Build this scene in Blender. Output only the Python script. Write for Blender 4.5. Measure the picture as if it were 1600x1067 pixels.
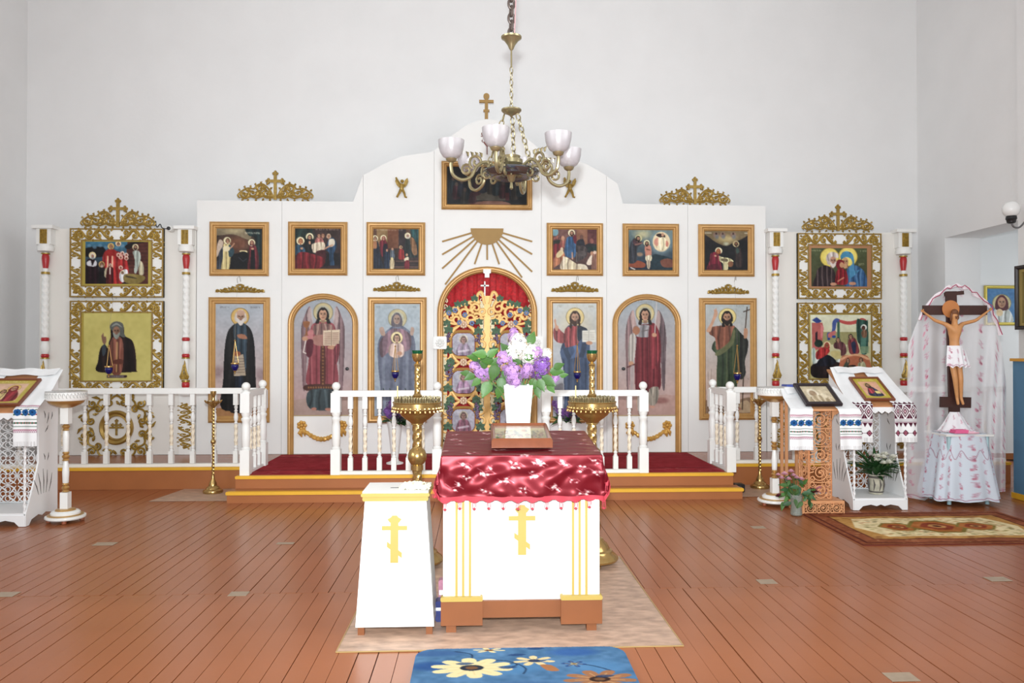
import bpy, bmesh, math, random
import numpy as np
from mathutils import Vector, Matrix
random.seed(7); RNG = np.random.RandomState(5)
for o in list(bpy.data.objects): bpy.data.objects.remove(o)
SC = bpy.context.scene; COL = SC.collection
PI = math.pi; R = math.radians
# ------------------------------------------------------------------ camera
FPX = 1200.0; CAMH = 1.6; YAW = R(2.4); PITCH = R(0.6)
cd = bpy.data.cameras.new('camera'); cam = bpy.data.objects.new('camera', cd); COL.objects.link(cam)
cd.sensor_width = 36.0; cd.lens = 36.0*FPX/1600.0; cd.clip_end = 100
cam.location = (0, 0, CAMH); cam.rotation_euler = (R(90)+PITCH, 0, -YAW)
SC.camera = cam
# ------------------------------------------------------------------ world, light, exposure
w = bpy.data.worlds.new('world'); SC.world = w; w.use_nodes = True
w.node_tree.nodes['Background'].inputs[0].default_value = (0.89, 0.965, 1.0, 1)
w.node_tree.nodes['Background'].inputs[1].default_value = 0.41
def area(name, loc, rot, sx, sy, power, col=(1, 1, 1)):
    l = bpy.data.lights.new(name, 'AREA'); l.shape = 'RECTANGLE'; l.size = sx; l.size_y = sy; l.energy = power; l.color = col
    o = bpy.data.objects.new(name, l); COL.objects.link(o); o.location = loc; o.rotation_euler = rot; return o
area('window_daylight_west', (-6.0, 1.2, 3.6), (0, R(-90), 0), 2.6, 5.0, 255, (0.89, 0.965, 1.0))
area('window_daylight_east', (5.9, 1.2, 3.6), (0, R(90), 0), 2.6, 5.0, 255, (0.89, 0.965, 1.0))
area('window_daylight_rear', (0.0, -5.8, 3.8), (R(90), 0, 0), 7.0, 3.2, 325, (0.89, 0.965, 1.0))
area('recess_fill_east', (8.9, 9.6, 1.9), (0, R(90), 0), 1.6, 1.2, 22, (0.91, 0.965, 1.0))  # added fill lamp to brighten the right recess, not an actual window
area('recess_fill_west', (-9.1, 9.6, 1.9), (0, R(-90), 0), 1.6, 1.2, 22, (0.91, 0.965, 1.0))  # same unseen fill lamp, added for the left recess
fl = bpy.data.lights.new('camera_flash', 'SPOT'); fl.energy = 1750; fl.shadow_soft_size = 0.05; fl.color = (0.91, 0.965, 1.0); fl.spot_size = R(100); fl.spot_blend = 1.0
flo = bpy.data.objects.new('camera_flash', fl); COL.objects.link(flo); flo.location = (-0.02, 0.02, CAMH+0.24); flo.rotation_euler = (R(97), 0, -YAW)
SC.view_settings.view_transform = 'Standard'; SC.view_settings.look = 'None'; SC.view_settings.gamma = 1.0
SC.view_settings.use_curve_mapping = False; SC.view_settings.exposure = -0.04
# ------------------------------------------------------------------ pixel -> world
_Rm = cam.rotation_euler.to_matrix()
def ray(x, y): return _Rm @ Vector(((x-800)/FPX, (533.5-y)/FPX, -1.0))
def at(x, y, Y):
    d = ray(x, y); t = Y/d.y; return Vector((d.x*t, Y, CAMH+d.z*t))
def atz(x, y, z=0.0):
    d = ray(x, y); t = (z-CAMH)/d.z; return Vector((d.x*t, d.y*t, z))
# ------------------------------------------------------------------ helpers
def srgb(r, g, b):
    def c(u):
        u /= 255.0; return u/12.92 if u <= .04045 else ((u+.055)/1.055)**2.4
    return (c(r), c(g), c(b), 1)
_M = {}
def mat(name, col=(200, 200, 200), rough=.6, metal=0, noise=0, nscale=8, bump=0, bscale=60, spec=.5, trans=0, alpha=1, sheen=0, emit=None, objvar=0, attr=None, stretch=None, coat=0):
    if name in _M: return _M[name]
    m = bpy.data.materials.new(name); m.use_nodes = True; _M[name] = m
    nt = m.node_tree; N = nt.nodes; L = nt.links; p = N['Principled BSDF']
    p.inputs['Base Color'].default_value = srgb(*col); p.inputs['Roughness'].default_value = rough
    p.inputs['Metallic'].default_value = metal; p.inputs['Specular IOR Level'].default_value = spec
    p.inputs['Transmission Weight'].default_value = trans; p.inputs['Alpha'].default_value = alpha
    p.inputs['Sheen Weight'].default_value = sheen; p.inputs['Coat Weight'].default_value = coat
    if emit: p.inputs['Emission Color'].default_value = srgb(*emit[0]); p.inputs['Emission Strength'].default_value = emit[1]
    tc = N.new('ShaderNodeTexCoord'); src = tc.outputs['Object']
    if stretch:
        mp = N.new('ShaderNodeMapping'); L.new(src, mp.inputs[0]); mp.inputs['Scale'].default_value = stretch; src = mp.outputs[0]
    last = None
    if attr:
        a = N.new('ShaderNodeAttribute'); a.attribute_name = attr; last = a.outputs['Color']
    if noise:
        n = N.new('ShaderNodeTexNoise'); n.inputs['Scale'].default_value = nscale; n.inputs['Detail'].default_value = 5; L.new(src, n.inputs['Vector'])
        mr = N.new('ShaderNodeMapRange'); mr.inputs['From Min'].default_value = .25; mr.inputs['From Max'].default_value = .75
        mr.inputs['To Min'].default_value = 1-noise; mr.inputs['To Max'].default_value = 1+noise*.5; L.new(n.outputs['Fac'], mr.inputs['Value'])
        mx = N.new('ShaderNodeMix'); mx.data_type = 'RGBA'; mx.blend_type = 'MULTIPLY'; mx.inputs[0].default_value = 1
        if last: L.new(last, mx.inputs[6])
        else: mx.inputs[6].default_value = srgb(*col)
        L.new(mr.outputs[0], mx.inputs[7]); last = mx.outputs[2]
    if objvar:
        oi = N.new('ShaderNodeObjectInfo'); mr = N.new('ShaderNodeMapRange'); mr.inputs['To Min'].default_value = 1-objvar; mr.inputs['To Max'].default_value = 1+objvar
        L.new(oi.outputs['Random'], mr.inputs['Value'])
        mx = N.new('ShaderNodeMix'); mx.data_type = 'RGBA'; mx.blend_type = 'MULTIPLY'; mx.inputs[0].default_value = 1
        if last: L.new(last, mx.inputs[6])
        else: mx.inputs[6].default_value = srgb(*col)
        L.new(mr.outputs[0], mx.inputs[7]); last = mx.outputs[2]
    if last: L.new(last, p.inputs['Base Color'])
    if bump:
        n = N.new('ShaderNodeTexNoise'); n.inputs['Scale'].default_value = bscale; n.inputs['Detail'].default_value = 4; L.new(src, n.inputs['Vector'])
        b = N.new('ShaderNodeBump'); b.inputs['Strength'].default_value = bump; b.inputs['Distance'].default_value = .01
        L.new(n.outputs['Fac'], b.inputs['Height']); L.new(b.outputs[0], p.inputs['Normal'])
    return m
def tag(o, label=None, cat=None, group=None, kind=None):
    if label: o['label'] = label
    if cat: o['category'] = cat
    if group: o['group'] = group
    if kind: o['kind'] = kind
    return o
def thing(name, label, cat, loc=(0, 0, 0), rz=0, group=None, rot=None):
    o = bpy.data.objects.new(name, None); COL.objects.link(o); o.location = loc
    o.rotation_euler = rot if rot else (0, 0, rz); o.empty_display_size = .1
    return tag(o, label, cat, group)
def wloc(o):
    v = Vector((0, 0, 0))
    while o: v += o.location; o = o.parent
    return v
def kids(o): return [c for c in bpy.data.objects if c.parent == o]
def copy_tree(o, parent=None, label=None, group=None):
    c = o.copy(); COL.objects.link(c); c.parent = parent
    if label: c['label'] = label
    if group: c['group'] = group
    for ch in kids(o): copy_tree(ch, c)
    return c
class MB:
    def __init__(s): s.v = []; s.f = []; s.M = None
    def add(s, vs, fs, M=None):
        b = len(s.v); M = M if M is not None else s.M
        s.v += [tuple(M @ Vector(p)) if M is not None else tuple(p) for p in vs]
        s.f += [tuple(b+i for i in f) for f in fs]; return s
    def box(s, x0, x1, y0, y1, z0, z1, M=None, ch=0):
        if ch:
            c = min(ch, abs(x1-x0)/2.1, abs(z1-z0)/2.1, abs(y1-y0)/2.1)
            pl = [(x0+c, z0), (x1-c, z0), (x1, z0+c), (x1, z1-c), (x1-c, z1), (x0+c, z1), (x0, z1-c), (x0, z0+c)]
            return s.prism(pl, y0, y1, M)
        return s.add([(x, y, z) for x in (x0, x1) for y in (y0, y1) for z in (z0, z1)],
            [(0, 1, 3, 2), (4, 6, 7, 5), (0, 4, 5, 1), (2, 3, 7, 6), (0, 2, 6, 4), (1, 5, 7, 3)], M)
    def lathe(s, prof, seg=24, M=None, c=(0, 0, 0), a0=0):
        vs = []; fs = []; n = len(prof)
        for r, z in prof:
            for k in range(seg):
                a = a0+2*PI*k/seg; vs.append((c[0]+r*math.cos(a), c[1]+r*math.sin(a), c[2]+z))
        for i in range(n-1):
            for k in range(seg):
                k2 = (k+1) % seg; fs.append((i*seg+k, i*seg+k2, (i+1)*seg+k2, (i+1)*seg+k))
        fs.append(tuple(range(seg-1, -1, -1))); fs.append(tuple((n-1)*seg+k for k in range(seg)))
        return s.add(vs, fs, M)
    def tube(s, pts, r, seg=6, closed=False, flat=1.0, M=None, up=(0, 1, 0)):
        pts = [Vector(p) for p in pts]; n = len(pts); up = Vector(up); vs = []; fs = []
        rr = r if isinstance(r, (list, tuple)) else [r]*n
        for i, p in enumerate(pts):
            a = pts[(i-1) % n] if (closed or i > 0) else p; b = pts[(i+1) % n] if (closed or i < n-1) else p
            t = (b-a); t = t.normalized() if t.length > 1e-9 else Vector((0, 0, 1))
            side = t.cross(up)
            if side.length < 1e-3: side = t.cross(Vector((1, 0, 0)))
            side.normalize(); u2 = side.cross(t).normalized()
            for k in range(seg):
                q = 2*PI*(k+.5)/seg; vs.append(p+side*(rr[i]*math.cos(q))+u2*(rr[i]*flat*math.sin(q)))
        m = n if closed else n-1
        for i in range(m):
            j = (i+1) % n
            for k in range(seg):
                k2 = (k+1) % seg; fs.append((i*seg+k, j*seg+k, j*seg+k2, i*seg+k2))
        if not closed: fs.append(tuple(range(seg))); fs.append(tuple((n-1)*seg+k for k in range(seg-1, -1, -1)))
        return s.add(vs, fs, M)
    def prism(s, poly, y0, y1, M=None):       # polygon in XZ extruded along Y
        n = len(poly); ar = sum(poly[i][0]*poly[(i+1) % n][1]-poly[(i+1) % n][0]*poly[i][1] for i in range(n))
        if ar < 0: poly = poly[::-1]
        vs = [(x, y0, z) for x, z in poly]+[(x, y1, z) for x, z in poly]
        fs = [tuple(range(n)), tuple(range(2*n-1, n-1, -1))]+[(i, n+i, n+(i+1) % n, (i+1) % n) for i in range(n)]
        return s.add(vs, fs, M)
    def sweep(s, path, prof, closed=True, M=None):   # path in XZ (counter-clockwise), prof = [(outward offset, y)]
        n = len(path); vs = []; fs = []; k = len(prof)
        for i in range(n):
            p = Vector(path[i]); d1 = d2 = None
            if closed or i > 0: d1 = (p-Vector(path[i-1])).normalized()
            if closed or i < n-1: d2 = (Vector(path[(i+1) % n])-p).normalized()
            d1 = d1 or d2; d2 = d2 or d1
            n1 = Vector((d1.y, -d1.x)); n2 = Vector((d2.y, -d2.x)); m = (n1+n2); m = m/max(m.dot(n1), .2) if m.length > 1e-6 else n1
            for o, y in prof: vs.append((p.x+m.x*o, y, p.y+m.y*o))
        for i in range(n if closed else n-1):
            j = (i+1) % n
            for q in range(k-1): fs.append((i*k+q, i*k+q+1, j*k+q+1, j*k+q))
        if not closed: fs.append(tuple(range(k-1, -1, -1))); fs.append(tuple((n-1)*k+q for q in range(k)))
        return s.add(vs, fs, M)
    def ball(s, c, r, seg=12, M=None, sz=1.0):
        n = max(4, seg//2); return s.lathe([(max(1e-4, r*math.sin(PI*i/n)), -r*sz*math.cos(PI*i/n)) for i in range(n+1)], seg, M, c)
    def build(s, name, m, parent=None, smooth=True, w=False, ang=40):
        me = bpy.data.meshes.new(name)
        if w and parent:
            o0 = wloc(parent); s.v = [(a-o0.x, b-o0.y, c-o0.z) for a, b, c in s.v]
        me.from_pydata(s.v, [], s.f); me.validate(); me.update()
        bm = bmesh.new(); bm.from_mesh(me); bmesh.ops.recalc_face_normals(bm, faces=bm.faces); bm.to_mesh(me); bm.free()
        if smooth:
            me.shade_smooth(); me.set_sharp_from_angle(angle=R(ang))
        me.materials.append(m); o = bpy.data.objects.new(name, me); COL.objects.link(o)
        if parent: o.parent = parent
        return o
def inst(o, name, parent=None, loc=None, scale=None, rot=None):
    c = bpy.data.objects.new(name, o.data); COL.objects.link(c); c.parent = parent
    if loc is not None: c.location = loc
    if scale is not None: c.scale = scale
    if rot is not None: c.rotation_euler = rot
    return c
def rect(x0, z0, x1, z1): return [(x0, z0), (x1, z0), (x1, z1), (x0, z1)]
def crom(pts, n=6, closed=True):
    P = [Vector(p) for p in pts]; m = len(P); out = []
    for i in range(m if closed else m-1):
        g = lambda k: P[k % m] if closed else P[min(max(k, 0), m-1)]
        a, b, c, d = g(i-1), g(i), g(i+1), g(i+2)
        for t in np.linspace(0, 1, n, endpoint=False):
            out.append(.5*((2*b)+(c-a)*t+(2*a-5*b+4*c-d)*t*t+(3*b-a-3*c+d)*t**3))
    if not closed: out.append(P[-1])
    return out
def spiral(cx, cz, r0, r1, a0, turns, n=26, y=0):
    return [(cx+(r0+(r1-r0)*t)*math.cos(a0+2*PI*turns*t), y, cz+(r0+(r1-r0)*t)*math.sin(a0+2*PI*turns*t)) for t in np.linspace(0, 1, n)]
# ------------------------------------------------------------------ painter: flat pictures as per-vertex colour on a fine grid
class Cv:
    def __init__(s, x0, y0, x1, y1, w, bg):
        W = w*2; H = int(round(w*(y1-y0)/(x1-x0)))*2; s.W, s.H = W, H; s.x0, s.y0, s.k = x0, y0, W/(x1-x0); s.ky = H/(y1-y0)
        s.X, s.Y = np.meshgrid(x0+(np.arange(W)+.5)/s.k, y0+(np.arange(H)+.5)/s.ky)
        s.a = np.zeros((H, W, 3)); s.alpha = np.zeros((H, W))
        s.grad(None, bg, bg) if len(bg) == 3 and not hasattr(bg[0], '__len__') else s.grad(None, *bg)
    def grad(s, m, c0, c1, al=1.0):
        t = ((s.Y-s.y0)/(s.H/s.ky))[..., None]; c = np.array(c0)*(1-t)+np.array(c1)*t
        if m is None: s.a = c*1.0
        else: s.a += (c-s.a)*(m*al)[..., None]
    def fill(s, m, col, al=1.0): s.a += (np.array(col, float)-s.a)*(m*al)[..., None]; s.alpha = np.maximum(s.alpha, m*al); return s
    def mell(s, cx, cy, rx, ry, soft=0):
        d = np.sqrt(((s.X-cx)/rx)**2+((s.Y-cy)/ry)**2)
        return np.clip((1-d)/soft, 0, 1) if soft else (d < 1)*1.0
    def mpoly(s, pts, smooth=True):
        P = [tuple(p) for p in (crom([(a, b) for a, b in pts], 5) if smooth else pts)]; m = np.zeros(s.X.shape, bool)
        for i in range(len(P)):
            (xa, ya), (xb, yb) = P[i-1], P[i]
            if ya == yb: continue
            c = ((ya > s.Y) != (yb > s.Y)); m ^= c & (s.X < (xb-xa)*(s.Y-ya)/(yb-ya)+xa)
        return m*1.0
    def win(s, x0, y0, x1, y1):
        i0 = max(0, int((x0-s.x0)*s.k)-1); i1 = min(s.W, int((x1-s.x0)*s.k)+2); j0 = max(0, int((y0-s.y0)*s.ky)-1); j1 = min(s.H, int((y1-s.y0)*s.ky)+2)
        return (slice(j0, max(j0, j1)), slice(i0, max(i0, i1)))
    def fillw(s, w, m, col, al): s.a[w] += (np.array(col, float)-s.a[w])*(m*al)[..., None]; s.alpha[w] = np.maximum(s.alpha[w], m*al); return s
    def ell(s, cx, cy, rx, ry, col, al=1, soft=0):
        w = s.win(cx-rx, cy-ry, cx+rx, cy+ry); d = np.sqrt(((s.X[w]-cx)/rx)**2+((s.Y[w]-cy)/ry)**2)
        return s.fillw(w, np.clip((1-d)/soft, 0, 1) if soft else (d < 1)*1.0, col, al)
    def poly(s, pts, col, al=1, smooth=True, folds=0, fc=None, fl=None):
        m = s.mpoly(pts, smooth); s.fill(m, col, al)
        if folds:
            xs = [p[0] for p in pts]; ys = [p[1] for p in pts]; dx = (max(xs)-min(xs)); wd = dx/folds
            for k in range(folds):
                xa = min(xs)+dx*(k+.5)/folds; xb = xa+random.uniform(-.6, .6)*wd; c = (fc or tuple(v*.62 for v in col)) if k % 2 == 0 else (fl or tuple(min(255, v*1.25+12) for v in col))
                s.line([(xa, min(ys)), ((xa+xb)/2+random.uniform(-.5, .5)*wd, (min(ys)+max(ys))/2), (xb, max(ys))], wd*.5, c, .55, m)
        return s
    def line(s, pts, w, col, al=1, m=None):
        px = [p[0] for p in pts]; py = [p[1] for p in pts]; W_ = s.win(min(px)-w, min(py)-w, max(px)+w, max(py)+w); X, Y = s.X[W_], s.Y[W_]; d = np.full(X.shape, 1e9)
        for (xa, ya), (xb, yb) in zip(pts[:-1], pts[1:]):
            l2 = (xb-xa)**2+(yb-ya)**2+1e-9; t = np.clip(((X-xa)*(xb-xa)+(Y-ya)*(yb-ya))/l2, 0, 1)
            d = np.minimum(d, np.hypot(X-xa-t*(xb-xa), Y-ya-t*(yb-ya)))
        k = np.clip((w/2-d)*s.k+.5, 0, 1); return s.fillw(W_, k*(m[W_] if m is not None else 1), col, al)
    def rect(s, x0, y0, x1, y1, col, al=1): return s.fill(((s.X > x0) & (s.X < x1) & (s.Y > y0) & (s.Y < y1))*1.0, col, al)
    def text(s, x0, y0, x1, h, col, al=.6):
        x = x0
        while x < x1:
            ww = h*random.uniform(.5, .8); s.line([(x, y0+h), (x, y0)], h*.2, col, al)
            s.line([(x, y0+random.choice([0, h*.5, h])), (x+ww*.8, y0+random.choice([0, h*.5, h]))], h*.2, col, al)
            if random.random() < .5: s.line([(x+ww*.8, y0), (x+ww*.8, y0+h)], h*.2, col, al)
            x += ww*1.5 if random.random() < .85 else ww*3
    def halo(s, x, y, r, col=(232, 215, 160), inner=None, al=1, ring=None):
        s.ell(x, y, r, r, ring or tuple(v*.72 for v in col), al); s.ell(x, y, r*.93, r*.93, col, al); s.ell(x, y, r*.68, r*.68, inner or tuple(v*.93 for v in col), al*.8)
    def face(s, x, y, r, skin=(196, 148, 118), hair=(66, 44, 34), beard=None, veil=None, turn=0.0, old=False):
        if veil: s.poly([(x-r*1.15, y+r*1.5), (x-r*1.2, y-r*.3), (x-r*.6, y-r*1.35), (x, y-r*1.6), (x+r*.6, y-r*1.35), (x+r*1.2, y-r*.3), (x+r*1.15, y+r*1.5)], veil)
        elif hair: s.poly([(x-r*1.0, y+r*.9), (x-r*1.1, y-r*.4), (x-r*.5, y-r*1.35), (x, y-r*1.45), (x+r*.5, y-r*1.35), (x+r*1.1, y-r*.4), (x+r*1.0, y+r*.9)], hair)
        X = x+turn*r*.3
        s.rect(x-r*.4, y+r*.5, x+r*.4, y+r*1.7, tuple(v*.8 for v in skin)) if not veil else None
        s.ell(X, y, r*.78, r*1.12, skin)
        s.ell(X+r*.35, y+r*.1, r*.45, r*.9, tuple(v*.78 for v in skin), .5, .6)
        if beard: s.poly([(X-r*.75, y+r*.15), (X-r*.3, y+r*.5), (X+r*.3, y+r*.5), (X+r*.75, y+r*.15), (X+r*.62, y+r*1.1), (X, y+r*1.75), (X-r*.62, y+r*1.1)], beard)
        dk = (58, 36, 28)
        for sx in (-1, 1):
            s.ell(X+sx*r*.33, y-r*.08, r*.17, r*.09, dk, .9); s.line([(X+sx*r*.14, y-r*.28), (X+sx*r*.52, y-r*.3)], r*.1, dk, .7)
        s.line([(X, y-r*.1), (X-r*.05, y+r*.38)], r*.13, tuple(v*.7 for v in skin), .8)
        s.line([(X-r*.2, y+r*.62), (X+r*.2, y+r*.62)], r*.13, (140, 70, 62), .9)
        if hair and not veil and not old: s.poly([(X-r*.8, y-r*.35), (X-r*.4, y-r*.95), (X, y-r*.82), (X+r*.4, y-r*.95), (X+r*.8, y-r*.35), (X+r*.5, y-r*1.3), (X-r*.5, y-r*1.3)], hair)
    def noise(s, amp=8, sc=6):
        for q in (sc, sc*4):
            h, w = s.H//q+2, s.W//q+2; g = RNG.rand(h, w)-.5
            yi = np.linspace(0, h-1.001, s.H); xi = np.linspace(0, w-1.001, s.W); y0 = yi.astype(int); x0 = xi.astype(int); fy = (yi-y0)[:, None]; fx = (xi-x0)[None]
            n = (g[y0][:, x0]*(1-fy)*(1-fx)+g[y0+1][:, x0]*fy*(1-fx)+g[y0][:, x0+1]*(1-fy)*fx+g[y0+1][:, x0+1]*fy*fx); s.a += n[..., None]*amp*2
        return s
    def out(s):
        a = np.clip(s.a, 0, 255).reshape(s.H//2, 2, s.W//2, 2, 3).mean((1, 3))/255.0; lu = a.mean(2, keepdims=True)+1e-4; a = a*lu**(.4*(1-lu))
        lin = np.where(a <= .04045, a/12.92, ((a+.055)/1.055)**2.4); al = s.alpha.reshape(s.H//2, 2, s.W//2, 2).mean((1, 3))
        return lin, al
def colgrid(name, cv, P, m, parent=None, keep=None, smooth=True):
    """grid mesh coloured from canvas; P(u,v)->xyz with u right 0..1, v down 0..1"""
    lin, al = cv.out(); h, w = al.shape
    uu = (np.arange(w)+.0)/(w-1); vv = (np.arange(h)+.0)/(h-1)
    verts = [tuple(P(u, v)) for v in vv for u in uu]
    ok = np.ones((h, w), bool) if keep is None else np.array([[keep(u, v) for u in uu] for v in vv])
    faces = [(j*w+i, (j+1)*w+i, (j+1)*w+i+1, j*w+i+1) for j in range(h-1) for i in range(w-1) if ok[j, i] and ok[j+1, i] and ok[j, i+1] and ok[j+1, i+1]]
    me = bpy.data.meshes.new(name); me.from_pydata(verts, [], faces)
    ca = me.color_attributes.new('Col', 'FLOAT_COLOR', 'POINT'); ca.data.foreach_set('color', np.concatenate([lin, al[..., None]], 2).astype(np.float32).ravel())
    if keep is not None:
        bm = bmesh.new(); bm.from_mesh(me); bmesh.ops.delete(bm, geom=[v for v in bm.verts if not v.link_faces], context='VERTS'); bm.to_mesh(me); bm.free()
    if smooth: me.shade_smooth()
    me.materials.append(m); o = bpy.data.objects.new(name, me); COL.objects.link(o); o.parent = parent; return o
# ------------------------------------------------------------------ materials
WALL = mat('wall_plaster', (234, 233, 232), .85, noise=.03, nscale=2, bump=.12, bscale=25)
WHITE = mat('white_paint', (236, 235, 231), .45, noise=.02, nscale=5)
PANEL = mat('iconostasis_white_paint', (230, 229, 226), .5, noise=.03, nscale=2.5, bump=.05, bscale=18)
WINGM = mat('wing_cream_paint', (230, 226, 219), .5, noise=.025, nscale=2.5, bump=.05, bscale=18)
GOLDF = mat('gold_frame_paint', (190, 146, 88), .38, .3, noise=.12, nscale=14)
GOLD = mat('gilt_carving', (168, 136, 58), .36, .4, noise=.45, nscale=30)
BRASS = mat('polished_brass', (182, 150, 94), .25, .85, noise=.12, nscale=12)
BRASSD = mat('antique_brass', (158, 146, 112), .28, .75, noise=.25, nscale=20)
OCHRE = mat('ochre_paint', (160, 126, 70), .6, noise=.08, nscale=10)
YEL = mat('yellow_trim_paint', (226, 172, 44), .5, noise=.06, nscale=8)
LYEL = mat('pale_yellow_paint', (176, 150, 74), .5, noise=.04, nscale=8)
BROWN = mat('brown_floor_paint', (158, 93, 56), .27, noise=.14, nscale=1.6, bump=.04, bscale=30, spec=.5)
STEPB = mat('step_brown_paint', (164, 100, 56), .4, noise=.1, nscale=3, bump=.04, bscale=20)
PIC = mat('painted_picture', (128, 128, 128), .42, attr='Col', bump=.06, bscale=220, spec=.25)
FAB = mat('printed_fabric', (128, 128, 128), .85, attr='Col', bump=.2, bscale=300, spec=.1)
RED = mat('red_enamel', (176, 36, 40), .35, noise=.08)
BLACK = mat('black_plastic', (22, 22, 24), .4)
# ------------------------------------------------------------------ the room
YI = 10.05; YW = 10.9; HC = 7.2
XL = at(42, 200, YW).x; XR = at(1433, 200, YW).x
RZ = Matrix.Rotation(R(90), 4, 'Z')
def struct(o): o['kind'] = 'structure'; return o
fl_ = struct(MB().box(-9.6, 9.6, -6.5, YW+.2, -.2, -.012).build('floor', mat('floor_gap', (70, 40, 26), .8, noise=.2), None, False))
PW = .105; GAP = .0035
pk = [MB().box(0, PW-GAP, y0, y1, -.03, 0, ch=0).build('plank', BROWN, fl_, False) for y0, y1 in ((-6.4, 5.118), (5.122, YW))]
BROWN2 = BROWN
def planks(proto, x0, x1):
    x = x0; first = True
    while x < x1:
        if first: o = proto; first = False
        else: o = inst(proto, 'plank', fl_)
        o.location = (x+random.uniform(-.0012, .0012), 0, random.uniform(-.0012, .0006)); o.scale.x = random.choice([1, 1, .995, .985, .97]); x += PW
planks(pk[0], -6.2, 6.1); planks(pk[1], -7.4, 7.6)
# tin patches nailed over knots in the boards
PATCH = mat('tin_patch', (170, 150, 128), .5, .2, noise=.15, nscale=20)
for i, (x, y, sx, sy) in enumerate([(164, 850, .17, .1), (446, 849, .14, .06), (10, 929, .13, .1), (373, 928, .12, .09), (1185, 824, .12, .09), (1198, 909, .12, .1), (1559, 905, .15, .1), (1408, 1058, .14, .1)]):
    p = atz(x, y); MB().box(p.x-sx/2, p.x+sx/2, p.y-sy/2, p.y+sy/2, .0006, .0025).build('patch', PATCH, fl_, False, True)
def wall_yz(name, poly, xa, xb, extra=None):
    m = MB(); m.prism(poly, -xb, -xa, RZ)
    if extra: m.box(*extra)
    return struct(m.build(name, WALL, None, False))
struct(MB().box(XL-.5, XR+.5, YW, YW+.2, 0, HC).build('wall_back', WALL, None, False))
wall_yz('wall_left', [(-6.5, 0), (8.5, 0), (8.5, 3.2), (10.25, 3.2), (10.25, 0), (YW+.2, 0), (YW+.2, HC), (-6.5, HC)], XL-.5, XL)
wall_yz('wall_right', [(-6.5, 0), (8.72, 0), (8.72, 3.13), (10.25, 3.13), (10.25, 0), (YW+.2, 0), (YW+.2, HC), (-6.5, HC)], XR, XR+.5, (XR-.07, XR+.01, 4.0, 8.72, 0, HC))
struct(MB().box(XL-.5, XR+.5, -6.5, YW+.2, HC, HC+.2).build('ceiling', WALL, None, False))
struct(MB().box(XR+.5, XR+3.2, YW, YW+.2, 0, 3.6).build('wall_recess_right', WALL, None, False))
struct(MB().box(XL-3.2, XL-.5, YW, YW+.2, 0, 3.6).build('wall_recess_left', WALL, None, False))
struct(MB().box(XR+.5, XR+3.2, YW-.02, YW, 0, .09).build('baseboard_right', STEPB, None, False))
struct(MB().box(XL-3.2, XL-.5, YW-.02, YW, 0, .09).build('baseboard_left', STEPB, None, False))
# ------------------------------------------------------------------ soleas: raised platform and step
PZ = .25; pa = atz(373, 741, PZ); pb = atz(1151, 741, PZ); YF = (pa.y+pb.y)/2; YS = 8.97
sa = atz(360, 783, 0); sb = atz(1166, 783, 0); YST = (sa.y+sb.y)/2
SOL = struct(MB().box(pa.x, pb.x, YF, YI+.3, 0, PZ-.02).box(XL+.001, pa.x, YS, YI+.1, 0, PZ-.02).box(pb.x, XR-.001, YS, YI+.1, 0, PZ-.02).build('floor_platform', STEPB, None, False))
def nose(x0, x1, y, z): MB().box(x0, x1, y-.015, y+.05, z-.032, z-.0005, ch=.006).build('nosing', YEL, SOL, True, True)
for x0, x1, y0 in ((pa.x, pb.x, YF), (XL+.001, pa.x, YS), (pb.x, XR-.001, YS)):
    nose(x0, x1, y0, PZ)
    n = 7 if x0 == pa.x else 4                                   # deck boards along the platform
    for k in range(n):
        ya = y0+.05+(YI-y0-.05)*k/n; yb = y0+.05+(YI-y0-.05)*(k+1)/n
        MB().box(x0, x1, ya+.002, yb-.002, PZ-.02, PZ-.003).build('deck_board', BROWN, SOL, False, True)
stp = struct(MB().box(sa.x, sb.x, YST, YF-.001, 0, .085).build('floor_step', STEPB, None, False))
MB().box(sa.x-.01, sb.x+.01, YST-.015, YST+.05, .085, .118, ch=.006).build('nosing', YEL, stp, True, True)
MB().box(sa.x, sb.x, YST+.05, YF-.001, .085, .116).build('tread', STEPB, stp, False, True)
# red carpet runner along the platform
cvr = Cv(0, 0, 600, 160, 300, (186, 46, 58))
for k in range(160):
    x = random.uniform(0, 600); y = random.choice([random.uniform(4, 22), random.uniform(136, 156)])
    cvr.line([(x, y), (x+random.uniform(-14, 14), y+random.uniform(-7, 7))], 2.2, (200, 140, 120), .55)
cvr.line([(0, 26), (600, 26)], 2, (96, 16, 26), .8); cvr.line([(0, 132), (600, 132)], 2, (96, 16, 26), .8); cvr.noise(7, 3)
ca = atz(392, 737, PZ); cb = atz(1132, 737, PZ)
cl = thing('carpet_runner', 'long red carpet runner with pale border lying on the raised platform', 'carpet', ((ca.x+cb.x)/2, (YF+YI)/2, PZ))
x0, x1, y0, y1 = ca.x, cb.x, YF+.06, YI-.12
o = colgrid('pile', cvr, lambda u, v: (x0+(x1-x0)*u-cl.location.x, y1+(y0-y1)*v-cl.location.y, .008), FAB, cl)
MB().box(x0, x1, y0, y1, PZ-.002, PZ+.0075).build('backing', mat('carpet_backing', (120, 24, 34), .9), cl, False, True)
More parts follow.
